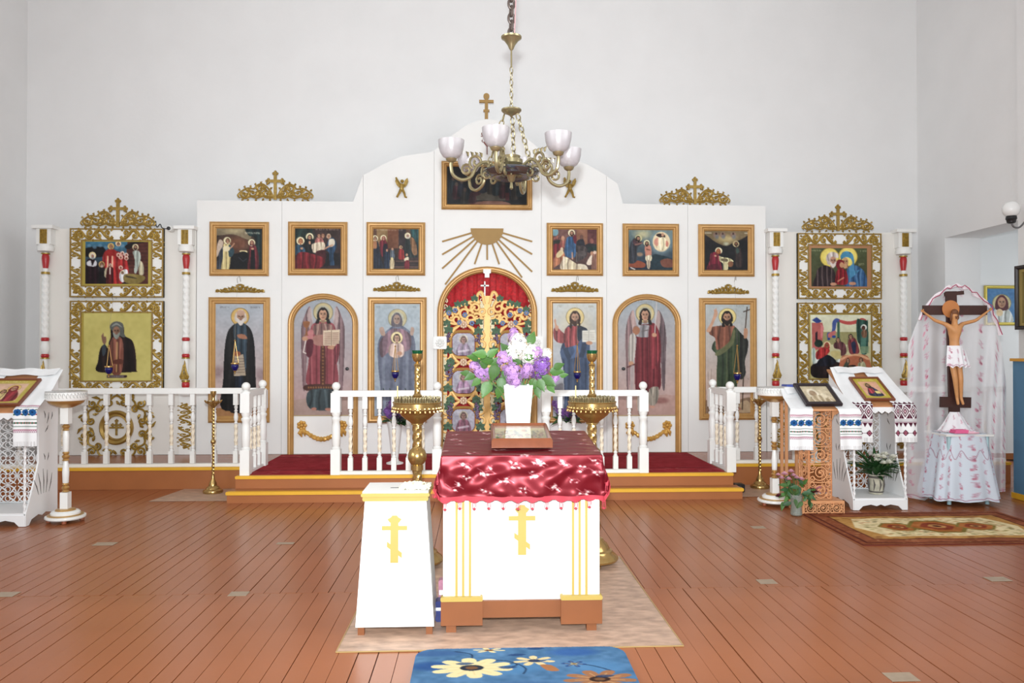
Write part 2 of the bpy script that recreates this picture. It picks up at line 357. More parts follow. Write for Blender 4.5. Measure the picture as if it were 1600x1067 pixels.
# ------------------------------------------------------------------ iconostasis
def I(x, y, Y=YI): p = at(x, y, Y); return (p.x, p.z)
ico = thing('iconostasis', 'tall white wooden icon screen with stepped, lobed top and side wings', 'icon screen', (at(760, 700, YI).x, YI, PZ))
TOPPX = [(307, 313), (552, 315), (552, 281), (575, 270), (600, 256), (628, 244), (655, 240), (672, 238), (686, 230), (700, 217), (714, 206), (728, 196), (744, 189), (760, 186), (777, 188), (794, 194), (808, 203), (822, 215), (838, 229), (852, 240), (868, 243), (890, 247), (918, 257), (942, 271), (965, 287), (965, 318), (1197, 322)]
top = [I(*p) for p in TOPPX]
def topz(x):
    for (xa, za), (xb, zb) in zip(top[:-1], top[1:]):
        if xa <= x <= xb and xb > xa+1e-6: return za+(zb-za)*(x-xa)/(xb-xa)
    return top[-1][1]
def arch(xl, xr, ytop, yspr, ybot, n=20, Y=YI):
    xl_, z0 = I(xl, ybot, Y); xr_, _ = I(xr, ybot, Y); zs = I((xl+xr)/2, yspr, Y)[1]; zt = I((xl+xr)/2, ytop, Y)[1]
    cx = (xl_+xr_)/2; rx = (xr_-xl_)/2
    return [(xr_, PZ)]+[(cx+rx*math.cos(PI*k/n), zs+(zt-zs)*math.sin(PI*k/n)) for k in range(n+1)]+[(xl_, PZ)]
def sheet(xa, xb, archp=None):
    xa_, xb_ = I(xa, 500)[0]+.0015, I(xb, 500)[0]-.0015; xs = sorted(set([xa_, xb_]+[p[0] for p in top if xa_ < p[0] < xb_]+list(np.linspace(xa_, xb_, 6))))
    up = []
    for x in xs:
        dup = [p for p in top if abs(p[0]-x) < 1e-6]
        up += [(p[0]+(1e-5 if k else 0), p[1]) for k, p in enumerate(dup)] if len(dup) > 1 else [(x, topz(x))]
    if archp: low = [(xb_, PZ)]+archp+[(xa_, PZ)] if abs(archp[0][0]-xb_) > .004 else archp
    else: low = [(xb_, PZ), (xa_, PZ)]
    m = MB(); poly = up+low
    # triangulate the concave outline through bmesh
    bm = bmesh.new(); f = bm.faces.new([bm.verts.new((x, YI, z)) for x, z in poly]); r = bmesh.ops.extrude_face_region(bm, geom=[f])
    bmesh.ops.translate(bm, verts=[v for v in r['geom'] if isinstance(v, bmesh.types.BMVert)], vec=(0, .05, 0))
    bmesh.ops.triangulate(bm, faces=[f for f in bm.faces if len(f.verts) > 4]); bm.verts.index_update()
    m.add([v.co.copy() for v in bm.verts], [tuple(v.index for v in f.verts) for f in bm.faces]); bm.free()
    return m.build('panel', PANEL, ico, False, True)
A_D1 = arch(456, 553, 467, 506, 710); A_D2 = arch(963, 1058, 468, 506, 710); A_R = arch(690, 833, 424, 489, 710)
for a, b, ar in ((307, 440, None), (440, 567, A_D1), (567, 678, None), (678, 846, A_R), (846, 948, None), (948, 1075, A_D2), (1075, 1197, None)): sheet(a, b, ar)
# wings
WT = {}
for nm, a, b, ya, yb in (('l', 62, 306.2, 357, 357), ('r', 1197.8, 1424, 362, 362)):
    x0, z1 = I(a, ya); x1, _ = I(b, yb)
    MB().box(x0, x1, YI+.012, YI+.06, PZ, z1).build('wing_panel', WINGM, ico, False, True); WT[nm] = z1
def column(px, ytop, capw, parent):
    x, zt = I(px, ytop); s = (YI/FPX); g = lambda y: I(px, y)[1]; k = (zt-PZ)/(I(75, 357)[1]-PZ); zz = lambda y: PZ+(I(75, y)[1]-PZ)*k
    c = MB(); yc = YI-.05
    c.box(x-.09, x+.09, yc-.05, YI+.012, zz(383), zz(359)); c.box(x-.13, x+.13, yc-.09, YI+.03, zz(359), zz(354))
    c.lathe([(.02, zz(395)), (.09, zz(393.5)), (.1, zz(389)), (.085, zz(385)), (.08, zz(383))], 18, c=(x, yc, 0))
    col = c.build('column', WHITE, parent, True, True)
    sh = MB(); hz0, hz1 = zz(527), zz(431); n = 110; seg = 14; vs = []; fs = []
    for i in range(n+1):                                   # twisted shaft
        z = hz0+(hz1-hz0)*i/n
        for q in range(seg):
            a = 2*PI*q/seg; r = .04+.004*math.cos(3*a+z*75.0); vs.append((x+r*math.cos(a), yc+r*math.sin(a), z))
    for i in range(n):
        for q in range(seg): fs.append((i*seg+q, i*seg+(q+1) % seg, (i+1)*seg+(q+1) % seg, (i+1)*seg+q))
    sh.add(vs, fs); sh.lathe([(.03, zz(553)), (.045, zz(549)), (.05, zz(542)), (.04, zz(536)), (.036, zz(533))], 14, c=(x, yc, 0))
    sh.lathe([(.03, zz(595)), (.034, zz(560))], 12, c=(x, yc, 0)); sh.lathe([(.03, zz(614)), (.05, zz(612)), (.05, zz(608)), (.036, zz(604))], 14, c=(x, yc, 0)); sh.box(x-.1, x+.1, YI-.005, YI+.013, PZ, zz(616)); sh.box(x-.07, x+.07, yc-.05, YI+.013, zz(618), zz(613))
    sh.lathe([(.03, zz(431)), (.03, zz(395))], 10, c=(x, yc, 0))
    sh.build('shaft', WHITE, col, True, True)
    rd = MB(); rd.lathe([(.03, zz(420)), (.038, zz(414)), (.045, zz(405)), (.043, zz(401)), (.035, zz(398))], 16, c=(x, yc, 0)); rd.build('red_vase', RED, col, True, True)
    for a, b in ((533, 527.5), (558.5, 553), (606, 597)): MB().lathe([(.04, zz(a)), (.048, zz((a*.75+b*.25))), (.048, zz(a*.25+b*.75)), (.04, zz(b))], 14, c=(x, yc, 0)).build('red_ring', RED, col, True, True)
    for a, b in ((398, 396), (429, 425.5), (560.5, 558.5), (597, 594)): MB().lathe([(.042, zz(a)), (.05, zz(a)), (.05, zz(b)), (.042, zz(b))], 14, c=(x, yc, 0)).build('gold_ring', GOLD, col, True, True)
    pl = MB(); w2 = .045
    for sx in (-1, 1):
        pl.box(x+sx*w2/2-w2/2+.002, x+sx*w2/2+w2/2-.002, yc-.06, yc-.05, zz(382), zz(360))
        for q in range(7): pl.ball((x+sx*.024, yc-.06, zz(380-q*3)), .014, 6)
    pl.build('gold_plaque', GOLD, col, True, True)
    lf = MB(); zb = zz(593); ht = zz(563)-zb
    for q in range(5):
        h = ht*(1-.16*q); ww = .014+.009*q
        for sx in ((-1, 1) if q else (1,)): lf.tube([(x+sx*ww*.8*q/4, yc-.042, zb), (x+sx*ww, yc-.05, zb+h*.45), (x+sx*ww*.45, yc-.05, zb+h*.85), (x, yc-.04, zb+h)], [.008, .013, .01, .003], 6)
    lf.build('gold_leaf_spray', GOLD, col, True, True)
for px, yt in ((75, 357), (293.5, 358), (1209, 362), (1408, 363)): column(px, yt, 0, ico)
# gold arched mouldings and picture frames
FPROF = lambda w, d: [(0, .0), (0, -d*.55), (-w*.12, -d*.75), (-w*.3, -d), (-w*.5, -d*.95), (-w*.62, -d*.6), (-w*.78, -d*.62), (-w*.9, -d*.4), (-w, -d*.2), (-w, 0)]
def pathccw(p): 
    ar = sum(p[i][0]*p[(i+1) % len(p)][1]-p[(i+1) % len(p)][0]*p[i][1] for i in range(len(p))); return p if ar > 0 else p[::-1]
def sway(prof, Y): return [(o, Y+y) for o, y in prof]
def arch_frame(outer, wpx, parent, Y=YI, name='arch_frame'):
    wd = wpx*YI/FPX; m = MB(); m.sweep(outer, sway(FPROF(wd, .05), Y), False); return m.build(name, GOLDF, parent, True, True, 30)
arch_frame(arch(683, 839.5, 416.5, 489, 710, 26), 9.5, ico)
# ------------------------------------------------------------------ pictures in frames
def frame_pic(name, label, pxo, wpx, cv, Y=YI, group=None, fm=None, d=.045, cat='icon', glass=False):
    l, t, r, b = pxo; x0, z1 = I(l, t, Y); x1, z0 = I(r, b, Y); wd = wpx*Y/FPX
    T = thing(name, label, cat, ((x0+x1)/2, Y, z0), 0, group)
    MB().sweep(rect(x0, z0, x1, z1), sway(FPROF(wd, d), Y-.002), True).build('frame', fm or GOLDF, T, True, True, 30)
    o0 = T.location; xa, xb, za, zb = x0+wd*.92, x1-wd*.92, z0+wd*.92, z1-wd*.92
    colgrid('painting', cv, lambda u, v: (xa+(xb-xa)*u-o0.x, -.012, zb+(za-zb)*v-o0.z), PIC, T)
    return T
# ------------------------------------------------------------------ paintings
SK = (198, 150, 120); CREAMH = (236, 224, 184)
# 1 angel greeting a woman in red
c = Cv(105, 115, 630, 600, 78, ((96, 74, 58), (34, 30, 34)))
c.ell(330, 300, 260, 150, (150, 92, 66), .8, .7); c.poly([(105, 115), (470, 115), (480, 250), (300, 190), (105, 200)], (150, 138, 108), .8); c.ell(300, 150, 150, 45, (198, 182, 142), .8, .8)
c.poly([(440, 115), (630, 115), (630, 600), (570, 600), (550, 260), (470, 200)], (32, 58, 60), .9, folds=5)
c.text(430, 165, 600, 18, (225, 215, 190), .75); c.rect(105, 540, 630, 600, (22, 20, 26), .8); c.poly([(260, 430), (460, 430), (470, 600), (250, 600)], (24, 20, 26), .9)
c.poly([(190, 290), (150, 250), (120, 320), (112, 450), (150, 400)], (196, 176, 158)); c.poly([(150, 380), (200, 330), (190, 480), (160, 600), (110, 600), (125, 470)], (70, 76, 88), folds=4)
c.poly([(195, 300), (265, 300), (275, 400), (250, 600), (165, 600), (185, 450)], (206, 186, 132), folds=5); c.poly([(250, 310), (310, 370), (290, 440), (250, 440)], (62, 92, 104)); c.line([(240, 370), (285, 330), (310, 295)], 14, SK)
c.ell(222, 355, 40, 34, (222, 208, 170)); c.halo(232, 262, 42, CREAMH); c.face(238, 265, 21, hair=(110, 76, 48))
c.poly([(370, 380), (440, 375), (455, 395), (400, 425)], (226, 210, 160)); c.poly([(360, 405), (455, 400), (465, 520), (370, 560)], (20, 18, 24)); c.line([(360, 455), (410, 500), (450, 470)], 8, (74, 76, 88))
c.poly([(480, 330), (545, 320), (580, 420), (575, 600), (465, 600), (475, 430)], (128, 48, 56), folds=5); c.poly([(500, 370), (535, 370), (545, 600), (495, 600)], (36, 22, 34)); c.halo(505, 283, 40, CREAMH); c.face(508, 286, 19, veil=(110, 44, 52)); c.ell(515, 355, 16, 12, SK)
c.noise(9); frame_pic('framed_icon', 'square gilt-framed icon of a winged angel facing a woman in red, leftmost of upper row', (328.4, 346.6, 420.3, 431.5), 10.5, c, group='upper row of square icons')
# 2 birth scene
c = Cv(985, 115, 1520, 590, 78, ((74, 56, 54), (34, 28, 36)))
c.poly([(985, 115), (1180, 115), (1230, 240), (1100, 260), (985, 300)], (36, 64, 58), .9, folds=4); c.rect(1190, 115, 1520, 400, (92, 66, 60), .6); c.text(1225, 125, 1490, 16, (210, 190, 170), .6)
c.poly([(1090, 260), (1200, 240), (1250, 400), (1090, 410)], (34, 36, 40), folds=4); c.halo(1160, 218, 44, CREAMH); c.face(1160, 225, 22, veil=(40, 48, 40)); c.ell(1160, 285, 12, 20, SK)
c.poly([(990, 330), (1060, 310), (1110, 370), (1090, 420), (990, 420)], (48, 84, 110), folds=4); c.halo(1055, 265, 46, CREAMH); c.face(1057, 270, 24, (208, 140, 96), hair=(150, 90, 56)); c.ell(1070, 350, 16, 12, SK)
c.poly([(1230, 240), (1300, 230), (1330, 380), (1220, 390)], (188, 120, 112), folds=4); c.face(1265, 205, 19, hair=(80, 50, 40)); c.face(1310, 205, 19, hair=(120, 70, 50)); c.poly([(1190, 300), (1320, 280), (1320, 370), (1215, 400), (1190, 370)], (214, 196, 170), folds=6)
c.poly([(1385, 230), (1440, 240), (1470, 320), (1430, 420), (1440, 545), (1390, 545), (1380, 400), (1340, 360)], (52, 84, 118), folds=5); c.poly([(1380, 250), (1435, 245), (1440, 310), (1380, 330)], (214, 204, 184)); c.face(1375, 210, 21, hair=(200, 176, 150)); c.line([(1420, 310), (1370, 330), (1340, 350)], 16, SK)
c.poly([(1230, 390), (1330, 370), (1340, 470), (1250, 480)], (96, 34, 42)); c.poly([(1010, 430), (1090, 390), (1250, 430), (1330, 470), (1320, 540), (1240, 590), (1000, 590)], (142, 36, 44), folds=9); c.poly([(1300, 560), (1520, 540), (1520, 590), (1300, 590)], (66, 46, 50))
c.noise(9); frame_pic('framed_icon', 'square gilt-framed icon of a birth scene with red-covered bed', (450.8, 346.6, 543, 430.6), 10.5, c, group='upper row of square icons')
# 3 presentation on steps
c = Cv(235, 165, 965, 810, 78, ((120, 82, 60), (44, 34, 34)))
c.rect(300, 165, 470, 450, (170, 140, 88), .7); c.rect(470, 165, 640, 480, (146, 88, 58), .8); c.rect(640, 165, 760, 500, (64, 48, 54), .9); c.poly([(820, 180), (965, 180), (965, 600), (930, 500)], (38, 92, 96), .9, folds=4); c.text(250, 185, 700, 18, (220, 205, 180), .5)
for k in range(4): c.rect(600-k*6, 620+k*45, 965, 650+k*45, (110, 80, 70) if k % 2 else (74, 54, 54))
c.poly([(250, 370), (320, 380), (350, 560), (400, 810), (240, 810), (245, 560)], (40, 50, 70), folds=6); c.poly([(240, 370), (300, 370), (300, 470), (245, 480)], (176, 120, 84)); c.halo(275, 322, 46, CREAMH); c.face(278, 328, 24, hair=(70, 54, 46))
c.poly([(345, 380), (440, 360), (480, 470), (450, 600), (380, 600)], (140, 42, 58), folds=5); c.poly([(400, 440), (460, 420), (470, 620), (400, 640)], (46, 34, 56)); c.halo(405, 318, 48, CREAMH); c.face(408, 325, 25, veil=(146, 44, 54))
c.poly([(430, 540), (500, 560), (500, 790), (420, 790)], (44, 60, 88), folds=4); c.ell(460, 510, 16, 20, SK); c.poly([(520, 500), (570, 500), (575, 640), (515, 640)], (112, 122, 134), folds=3); c.ell(545, 490, 16, 20, SK)
c.poly([(510, 660), (570, 660), (565, 800), (510, 800)], (208, 188, 150), folds=3); c.ell(540, 640, 20, 22, (226, 208, 150))
c.poly([(650, 500), (715, 500), (730, 640), (640, 640)], (170, 46, 46), folds=4); c.halo(677, 462, 27, (220, 180, 130)); c.face(680, 466, 14)
c.poly([(760, 330), (850, 290), (930, 420), (950, 600), (740, 610), (740, 450)], (50, 62, 60), folds=5); c.poly([(820, 310), (900, 360), (930, 560), (860, 560)], (150, 110, 76), folds=4); c.halo(782, 280, 48, CREAMH); c.face(785, 285, 25, hair=(190, 180, 170), beard=(200, 190, 180))
c.poly([(730, 640), (790, 610), (800, 670), (740, 680)], (214, 200, 170)); c.poly([(740, 680), (805, 670), (805, 800), (735, 800)], (142, 36, 50), folds=4); c.ell(770, 580, 18, 22, SK)
c.noise(9); frame_pic('framed_icon', 'square gilt-framed icon of a robed priest receiving a child on steps', (573, 347.3, 664.5, 430.8), 10.5, c, group='upper row of square icons')
# 4 entry into the city
c = Cv(95, 125, 605, 600, 76, ((134, 92, 84), (96, 66, 62)))
c.ell(125, 165, 40, 45, (120, 160, 170)); c.rect(370, 125, 500, 330, (158, 106, 76), .8); c.rect(490, 125, 605, 330, (112, 56, 58), .8)
for k in range(9): c.ell(110+k*14, 225+(k % 3)*14, 12, 16, (176, 104, 88) if k % 2 else (120, 60, 60))
c.poly([(95, 270), (230, 250), (240, 330), (95, 320)], (52, 56, 44)); c.poly([(95, 320), (230, 300), (200, 380), (110, 500), (95, 500)], (150, 40, 50), folds=5)
c.poly([(190, 250), (240, 240), (245, 330), (190, 330)], (170, 100, 86), folds=3); c.ell(215, 235, 20, 26, (190, 140, 110))
c.poly([(370, 270), (440, 240), (460, 330), (380, 340)], (46, 44, 58)); c.ell(425, 220, 20, 26, (120, 80, 66)); c.poly([(480, 300), (605, 310), (605, 420), (470, 380)], (50, 50, 56)); c.ell(540, 265, 22, 30, (150, 90, 80)); c.rect(500, 330, 605, 375, (40, 66, 60))
c.poly([(350, 330), (470, 330), (480, 440), (380, 500), (355, 480)], (78, 66, 66), folds=4); c.ell(440, 410, 40, 30, (94, 84, 82)); c.line([(370, 400), (370, 500)], 16, (110, 96, 92))
c.poly([(265, 225), (345, 225), (360, 330), (350, 450), (250, 440), (235, 350)], (58, 98, 142), folds=6); c.poly([(330, 200), (365, 210), (365, 290), (340, 280)], (136, 42, 58)); c.halo(313, 172, 40, (240, 228, 190)); c.face(316, 180, 22, hair=(90, 54, 40), beard=(84, 50, 38)); c.line([(320, 400), (322, 470)], 14, SK)
c.poly([(135, 440), (200, 380), (235, 420), (215, 500), (130, 560), (95, 590), (95, 520)], (176, 110, 76), folds=4); c.poly([(140, 420), (200, 360), (220, 410), (160, 460)], (216, 196, 150)); c.ell(203, 360, 17, 22, (214, 190, 160))
c.poly([(230, 450), (330, 500), (420, 560), (500, 600), (200, 600)], (206, 190, 160), folds=8, fc=(120, 100, 84)); c.line([(225, 450), (222, 590)], 18, (226, 214, 190)); c.poly([(380, 530), (470, 540), (500, 600), (440, 590)], (214, 202, 178))
c.poly([(480, 520), (540, 420), (560, 500), (520, 540)], (222, 206, 186)); c.ell(542, 405, 18, 24, (196, 146, 116)); c.poly([(550, 420), (605, 400), (605, 590), (540, 590)], (150, 106, 90), folds=4); c.ell(575, 395, 18, 20, (220, 190, 170))
c.noise(11); frame_pic('framed_icon', 'square gilt-framed icon of a blue-robed haloed figure riding through a crowd', (854, 348.6, 942, 431.2), 10, c, group='upper row of square icons')
# 5 baptism
c = Cv(955, 135, 1465, 605, 76, ((122, 142, 140), (44, 60, 84)))
c.ell(1120, 190, 130, 80, (206, 196, 150), .8, .8); c.ell(1330, 290, 150, 165, (150, 176, 180), .9, .6); c.ell(1330, 275, 98, 112, (226, 206, 168)); c.ell(1330, 300, 60, 70, (214, 176, 130), .8, .5)
c.poly([(1270, 200), (1310, 180), (1370, 200), (1365, 230), (1310, 225)], (70, 46, 44)); c.poly([(1300, 240), (1370, 230), (1395, 340), (1330, 375), (1270, 330)], (232, 218, 180), folds=4); c.ell(1345, 195, 16, 20, SK); c.poly([(1250, 260), (1290, 230), (1290, 320), (1255, 310)], (214, 150, 130)); c.poly([(1385, 260), (1410, 290), (1400, 330), (1380, 320)], (206, 130, 110))
c.rect(955, 500, 1465, 605, (30, 48, 74), .7); c.poly([(1230, 430), (1330, 430), (1465, 480), (1465, 605), (1230, 605)], (36, 66, 78), .9); c.poly([(1320, 490), (1400, 465), (1465, 490), (1465, 560), (1350, 560)], (140, 84, 66)); c.poly([(955, 520), (1060, 490), (1150, 525), (1120, 570), (955, 560)], (164, 84, 56)); c.line([(985, 570), (1030, 590)], 12, (220, 210, 200)); c.ell(1085, 420, 50, 30, (206, 160, 120), .7, .5)
c.poly([(1000, 260), (1060, 225), (1110, 290), (1060, 350), (1050, 500), (960, 510), (975, 330)], (64, 66, 76), folds=5); c.poly([(1010, 260), (1060, 240), (1100, 300), (1030, 320)], (96, 64, 72)); c.line([(1040, 310), (1080, 300), (1112, 290)], 18, (150, 110, 100)); c.halo(1075, 235, 42, (214, 208, 160), al=.8); c.face(1066, 245, 23, hair=(50, 36, 32), beard=(60, 40, 36), turn=1)
c.poly([(1150, 320), (1205, 320), (1220, 400), (1205, 460), (1160, 460), (1145, 390)], (204, 140, 118)); c.poly([(1155, 440), (1215, 430), (1215, 490), (1158, 490)], (226, 214, 180), folds=3); c.poly([(1165, 490), (1205, 490), (1198, 575), (1172, 575)], (196, 176, 150)); c.line([(1185, 490), (1185, 570)], 5, (90, 90, 90)); c.halo(1165, 290, 36, (230, 222, 180)); c.face(1167, 298, 20, hair=(56, 38, 32), beard=(70, 46, 38)); c.line([(1165, 360), (1200, 370)], 14, (150, 96, 80))
c.noise(8); frame_pic('framed_icon', 'square gilt-framed icon of a baptism in water under a bright cloud', (972.4, 349.6, 1060.4, 432), 10, c, group='upper row of square icons')
# 6 nativity at night
c = Cv(205, 195, 880, 835, 76, ((64, 52, 50), (28, 28, 40)))
c.rect(205, 360, 880, 835, (26, 26, 34), .75); c.poly([(205, 195), (880, 195), (860, 280), (640, 400), (540, 440), (430, 410), (300, 320)], (150, 128, 88), .85); c.ell(540, 330, 200, 90, (206, 188, 132), .7, .7); c.ell(540, 410, 60, 40, (190, 196, 170), .8, .7)
for x in (390, 490, 650): c.ell(x, 270, 46, 44, (150, 120, 104), .9); c.ell(x+10, 300, 40, 50, (120, 128, 134), .7, .6); c.ell(x, 250, 15, 18, (90, 60, 50))
c.rect(210, 232, 320, 250, (206, 200, 180), .6); c.rect(820, 232, 880, 250, (206, 200, 180), .6)
c.poly([(310, 560), (400, 550), (440, 640), (470, 760), (460, 830), (250, 830), (290, 680)], (146, 34, 58), folds=7); c.poly([(300, 740), (420, 740), (440, 830), (260, 830)], (100, 24, 40), .6); c.halo(428, 520, 54, CREAMH); c.face(422, 528, 28, (206, 130, 80), veil=(150, 70, 46)); c.ell(378, 600, 18, 14, SK)
c.poly([(435, 600), (480, 620), (600, 640), (650, 690), (580, 730), (560, 830), (500, 830), (490, 720), (440, 680)], (206, 196, 152), folds=6); c.poly([(470, 640), (560, 650), (560, 690), (470, 680)], (122, 108, 80)); c.poly([(570, 700), (640, 690), (640, 760), (580, 770)], (150, 100, 70))
c.poly([(680, 460), (740, 460), (780, 560), (780, 770), (690, 760), (680, 600)], (70, 52, 50), folds=5); c.poly([(690, 480), (730, 480), (740, 540), (700, 560)], (70, 92, 84)); c.halo(690, 410, 50, (206, 184, 140)); c.face(694, 412, 25, (170, 120, 86), hair=(60, 44, 40), beard=(76, 56, 48))
c.noise(8); frame_pic('framed_icon', 'dark square gilt-framed nativity icon with kneeling woman in red, rightmost of upper row', (1090.5, 350.6, 1178, 432.4), 10.5, c, group='upper row of square icons')
# tall 1: monk in black mantle
SKY = ((172, 180, 188), (196, 164, 156))
c = Cv(75, 110, 445, 985, 78, SKY)
c.ell(100, 640, 60, 60, (150, 126, 128), .7, .6); c.ell(420, 660, 50, 70, (150, 126, 128), .7, .6); c.poly([(75, 920), (445, 920), (445, 985), (75, 985)], (176, 128, 84)); c.text(115, 134, 185, 12, (110, 110, 112), .6); c.text(345, 136, 412, 12, (110, 110, 112), .6)
c.halo(265, 215, 70, (216, 178, 104), (206, 176, 128)); c.poly([(200, 290), (240, 265), (300, 270), (350, 320), (375, 440), (385, 700), (390, 910), (330, 925), (130, 925), (140, 700), (150, 460), (170, 340)], (38, 36, 38), folds=7, fc=(22, 20, 24), fl=(58, 54, 54))
c.poly([(220, 280), (310, 280), (315, 500), (300, 660), (230, 660), (225, 450)], (66, 84, 98), folds=4); c.poly([(235, 660), (290, 660), (300, 930), (240, 930)], (40, 50, 70), folds=3); c.poly([(225, 510), (290, 505), (310, 668), (220, 672)], (186, 168, 146), smooth=False)
for k in range(6): c.line([(228, 540+k*21), (302, 537+k*21)], 6, (116, 96, 86), .6)
c.poly([(245, 352), (300, 352), (318, 385), (260, 380)], (176, 120, 92)); c.ell(245, 500, 26, 20, (176, 110, 80)); c.poly([(210, 880), (260, 880), (265, 950), (195, 950)], (46, 40, 44)); c.face(270, 215, 38, (186, 144, 118), hair=(206, 196, 186), beard=(214, 206, 198), old=True); c.ell(270, 185, 32, 22, (196, 160, 138))
c.noise(6); frame_pic('framed_icon', 'tall gilt-framed icon of bald white-bearded monk in black mantle with scroll', (326.8, 464.4, 421.6, 660), 10.5, c, group='tall icons of the lower row')
# tall 2: mother with child medallion
c = Cv(62, 105, 425, 975, 76, ((176, 188, 194), (150, 160, 172)))
c.halo(245, 222, 74, (206, 194, 150), (188, 192, 182), .8); c.poly([(180, 300), (245, 270), (310, 295), (370, 360), (385, 480), (370, 800), (360, 975), (130, 975), (115, 760), (95, 560), (100, 390)], (116, 122, 142), folds=7, fc=(92, 96, 116), fl=(140, 148, 162)); c.poly([(110, 400), (190, 310), (245, 300), (300, 310), (350, 360), (340, 460), (250, 480), (180, 480), (120, 520)], (142, 108, 118), .85, folds=5)
c.face(240, 230, 33, (178, 150, 134), veil=(112, 104, 112)); c.poly([(105, 300), (135, 290), (150, 350), (120, 350)], (184, 156, 140)); c.poly([(350, 290), (375, 300), (365, 350), (345, 345)], (184, 156, 140))
c.poly([(185, 430), (240, 405), (290, 430), (295, 500), (240, 525), (180, 500)], (206, 178, 166), folds=4); c.halo(240, 370, 47, (230, 212, 160)); c.face(240, 375, 24, (200, 160, 134), hair=(86, 64, 52)); c.ell(262, 490, 20, 16, SK)
for x in (150, 200, 320): c.line([(x, 800), (x-14, 760)], 7, (60, 84, 70)); c.ell(x+8, 795, 14, 8, (60, 84, 70))
c.text(80, 128, 110, 12, (120, 130, 134), .6); c.text(365, 128, 395, 12, (120, 130, 134), .6)
c.noise(9); frame_pic('framed_icon', 'tall gilt-framed pale blue icon of veiled woman with child on her breast', (575, 464.4, 666.5, 660), 10.5, c, group='tall icons of the lower row')
# tall 3: man in red tunic and blue mantle with book
c = Cv(55, 105, 408, 975, 76, ((196, 200, 196), (166, 168, 180)))
c.ell(235, 300, 200, 190, (214, 196, 158), .6, .8); c.halo(234, 215, 72, (222, 200, 140), (206, 190, 150)); c.text(100, 128, 135, 13, (150, 140, 110), .6); c.text(340, 128, 372, 13, (150, 140, 110), .6)
c.poly([(170, 290), (240, 275), (300, 300), (340, 330), (350, 470), (340, 700), (330, 975), (160, 975), (150, 800), (140, 600), (118, 480), (140, 400)], (74, 92, 124), folds=8, fc=(54, 68, 96), fl=(96, 114, 146))
c.poly([(155, 310), (200, 285), (260, 290), (265, 400), (215, 450), (165, 450), (150, 400)], (170, 82, 84), folds=5); c.poly([(65, 310), (95, 295), (150, 340), (165, 310), (170, 400), (110, 412), (70, 380)], (166, 82, 82), folds=3); c.poly([(70, 240), (82, 230), (88, 270), (105, 290), (95, 320), (78, 310), (75, 270)], (206, 156, 128)); c.poly([(255, 290), (300, 290), (330, 320), (260, 400)], (56, 66, 84))
c.poly([(118, 470), (200, 440), (330, 420), (345, 520), (250, 520), (150, 540)], (80, 100, 136), folds=3); c.poly([(290, 318), (392, 314), (396, 405), (290, 405)], (222, 220, 208), smooth=False); c.line([(342, 318), (342, 404)], 3, (150, 146, 140))
for k in range(5):
    for xx in (297, 348): c.line([(xx, 332+k*14), (xx+38, 331+k*14)], 4, (160, 150, 140), .7)
c.ell(345, 412, 26, 14, SK); c.face(234, 222, 37, (196, 152, 124), hair=(84, 58, 44), beard=(92, 62, 46)); c.poly([(200, 230), (190, 290), (206, 300), (212, 250)], (84, 58, 44)); c.poly([(268, 230), (276, 280), (262, 290), (258, 250)], (84, 58, 44)); c.poly([(75, 740), (140, 720), (130, 800), (60, 800)], (120, 118, 124), .6)
c.noise(6); frame_pic('framed_icon', 'tall gilt-framed icon of blessing man in red tunic and blue mantle with book', (854, 464, 941.8, 660), 10, c, group='tall icons of the lower row')
# tall 4: man in rust tunic and green mantle with cross staff
c = Cv(75, 115, 415, 965, 76, ((180, 188, 188), (196, 162, 146)))
c.poly([(75, 860), (260, 870), (415, 840), (415, 965), (75, 965)], (150, 120, 96)); c.poly([(310, 900), (380, 860), (415, 900), (415, 950), (320, 950)], (186, 160, 128)); c.halo(242, 214, 66, (226, 206, 138), (206, 196, 150)); c.text(310, 124, 365, 10, (120, 116, 110), .5)
for p in ((100, 640), (120, 620), (400, 690)): c.line([(p[0], 700), (p[0]+random.uniform(-20, 20), p[1])], 6, (150, 130, 120), .6)
c.line([(388, 140), (372, 340), (350, 930)], 8, (92, 70, 56)); c.line([(362, 176), (410, 158)], 8, (92, 70, 56)); c.poly([(280, 290), (350, 350), (395, 400), (390, 480), (370, 560), (375, 660), (330, 690), (300, 500)], (62, 64, 58), folds=5)
c.poly([(110, 300), (200, 282), (270, 282), (300, 300), (270, 420), (200, 480), (160, 470), (150, 380), (110, 350)], (148, 92, 72), folds=6); c.poly([(85, 325), (120, 260), (140, 200), (150, 160), (162, 160), (170, 195), (150, 240), (130, 290), (115, 330)], (204, 158, 130)); c.line([(156, 190), (158, 152)], 7, (204, 158, 130)); c.line([(150, 190), (144, 160)], 6, (204, 158, 130))
c.poly([(125, 460), (150, 400), (165, 470), (250, 420), (290, 300), (330, 340), (330, 480), (310, 700), (320, 860), (250, 880), (170, 800), (160, 650), (165, 520)], (74, 92, 66), folds=7, fc=(48, 60, 46), fl=(112, 122, 84)); c.poly([(150, 500), (260, 400), (285, 320), (300, 330), (280, 430), (190, 510)], (124, 124, 84), .8)
c.poly([(365, 310), (390, 310), (388, 370), (365, 380)], SK); c.face(240, 222, 36, (186, 138, 108), hair=(50, 36, 30), beard=(56, 38, 32)); c.poly([(210, 250), (200, 290), (225, 290)], (50, 36, 30)); c.poly([(268, 250), (282, 285), (258, 285)], (50, 36, 30)); c.ell(320, 925, 22, 12, (176, 120, 100)); c.ell(250, 900, 26, 12, (176, 120, 100))
c.noise(6); frame_pic('framed_icon', 'tall gilt-framed icon of man in green mantle raising hand, cross staff', (1091.8, 465.6, 1182, 655.6), 10.5, c, group='tall icons of the lower row')
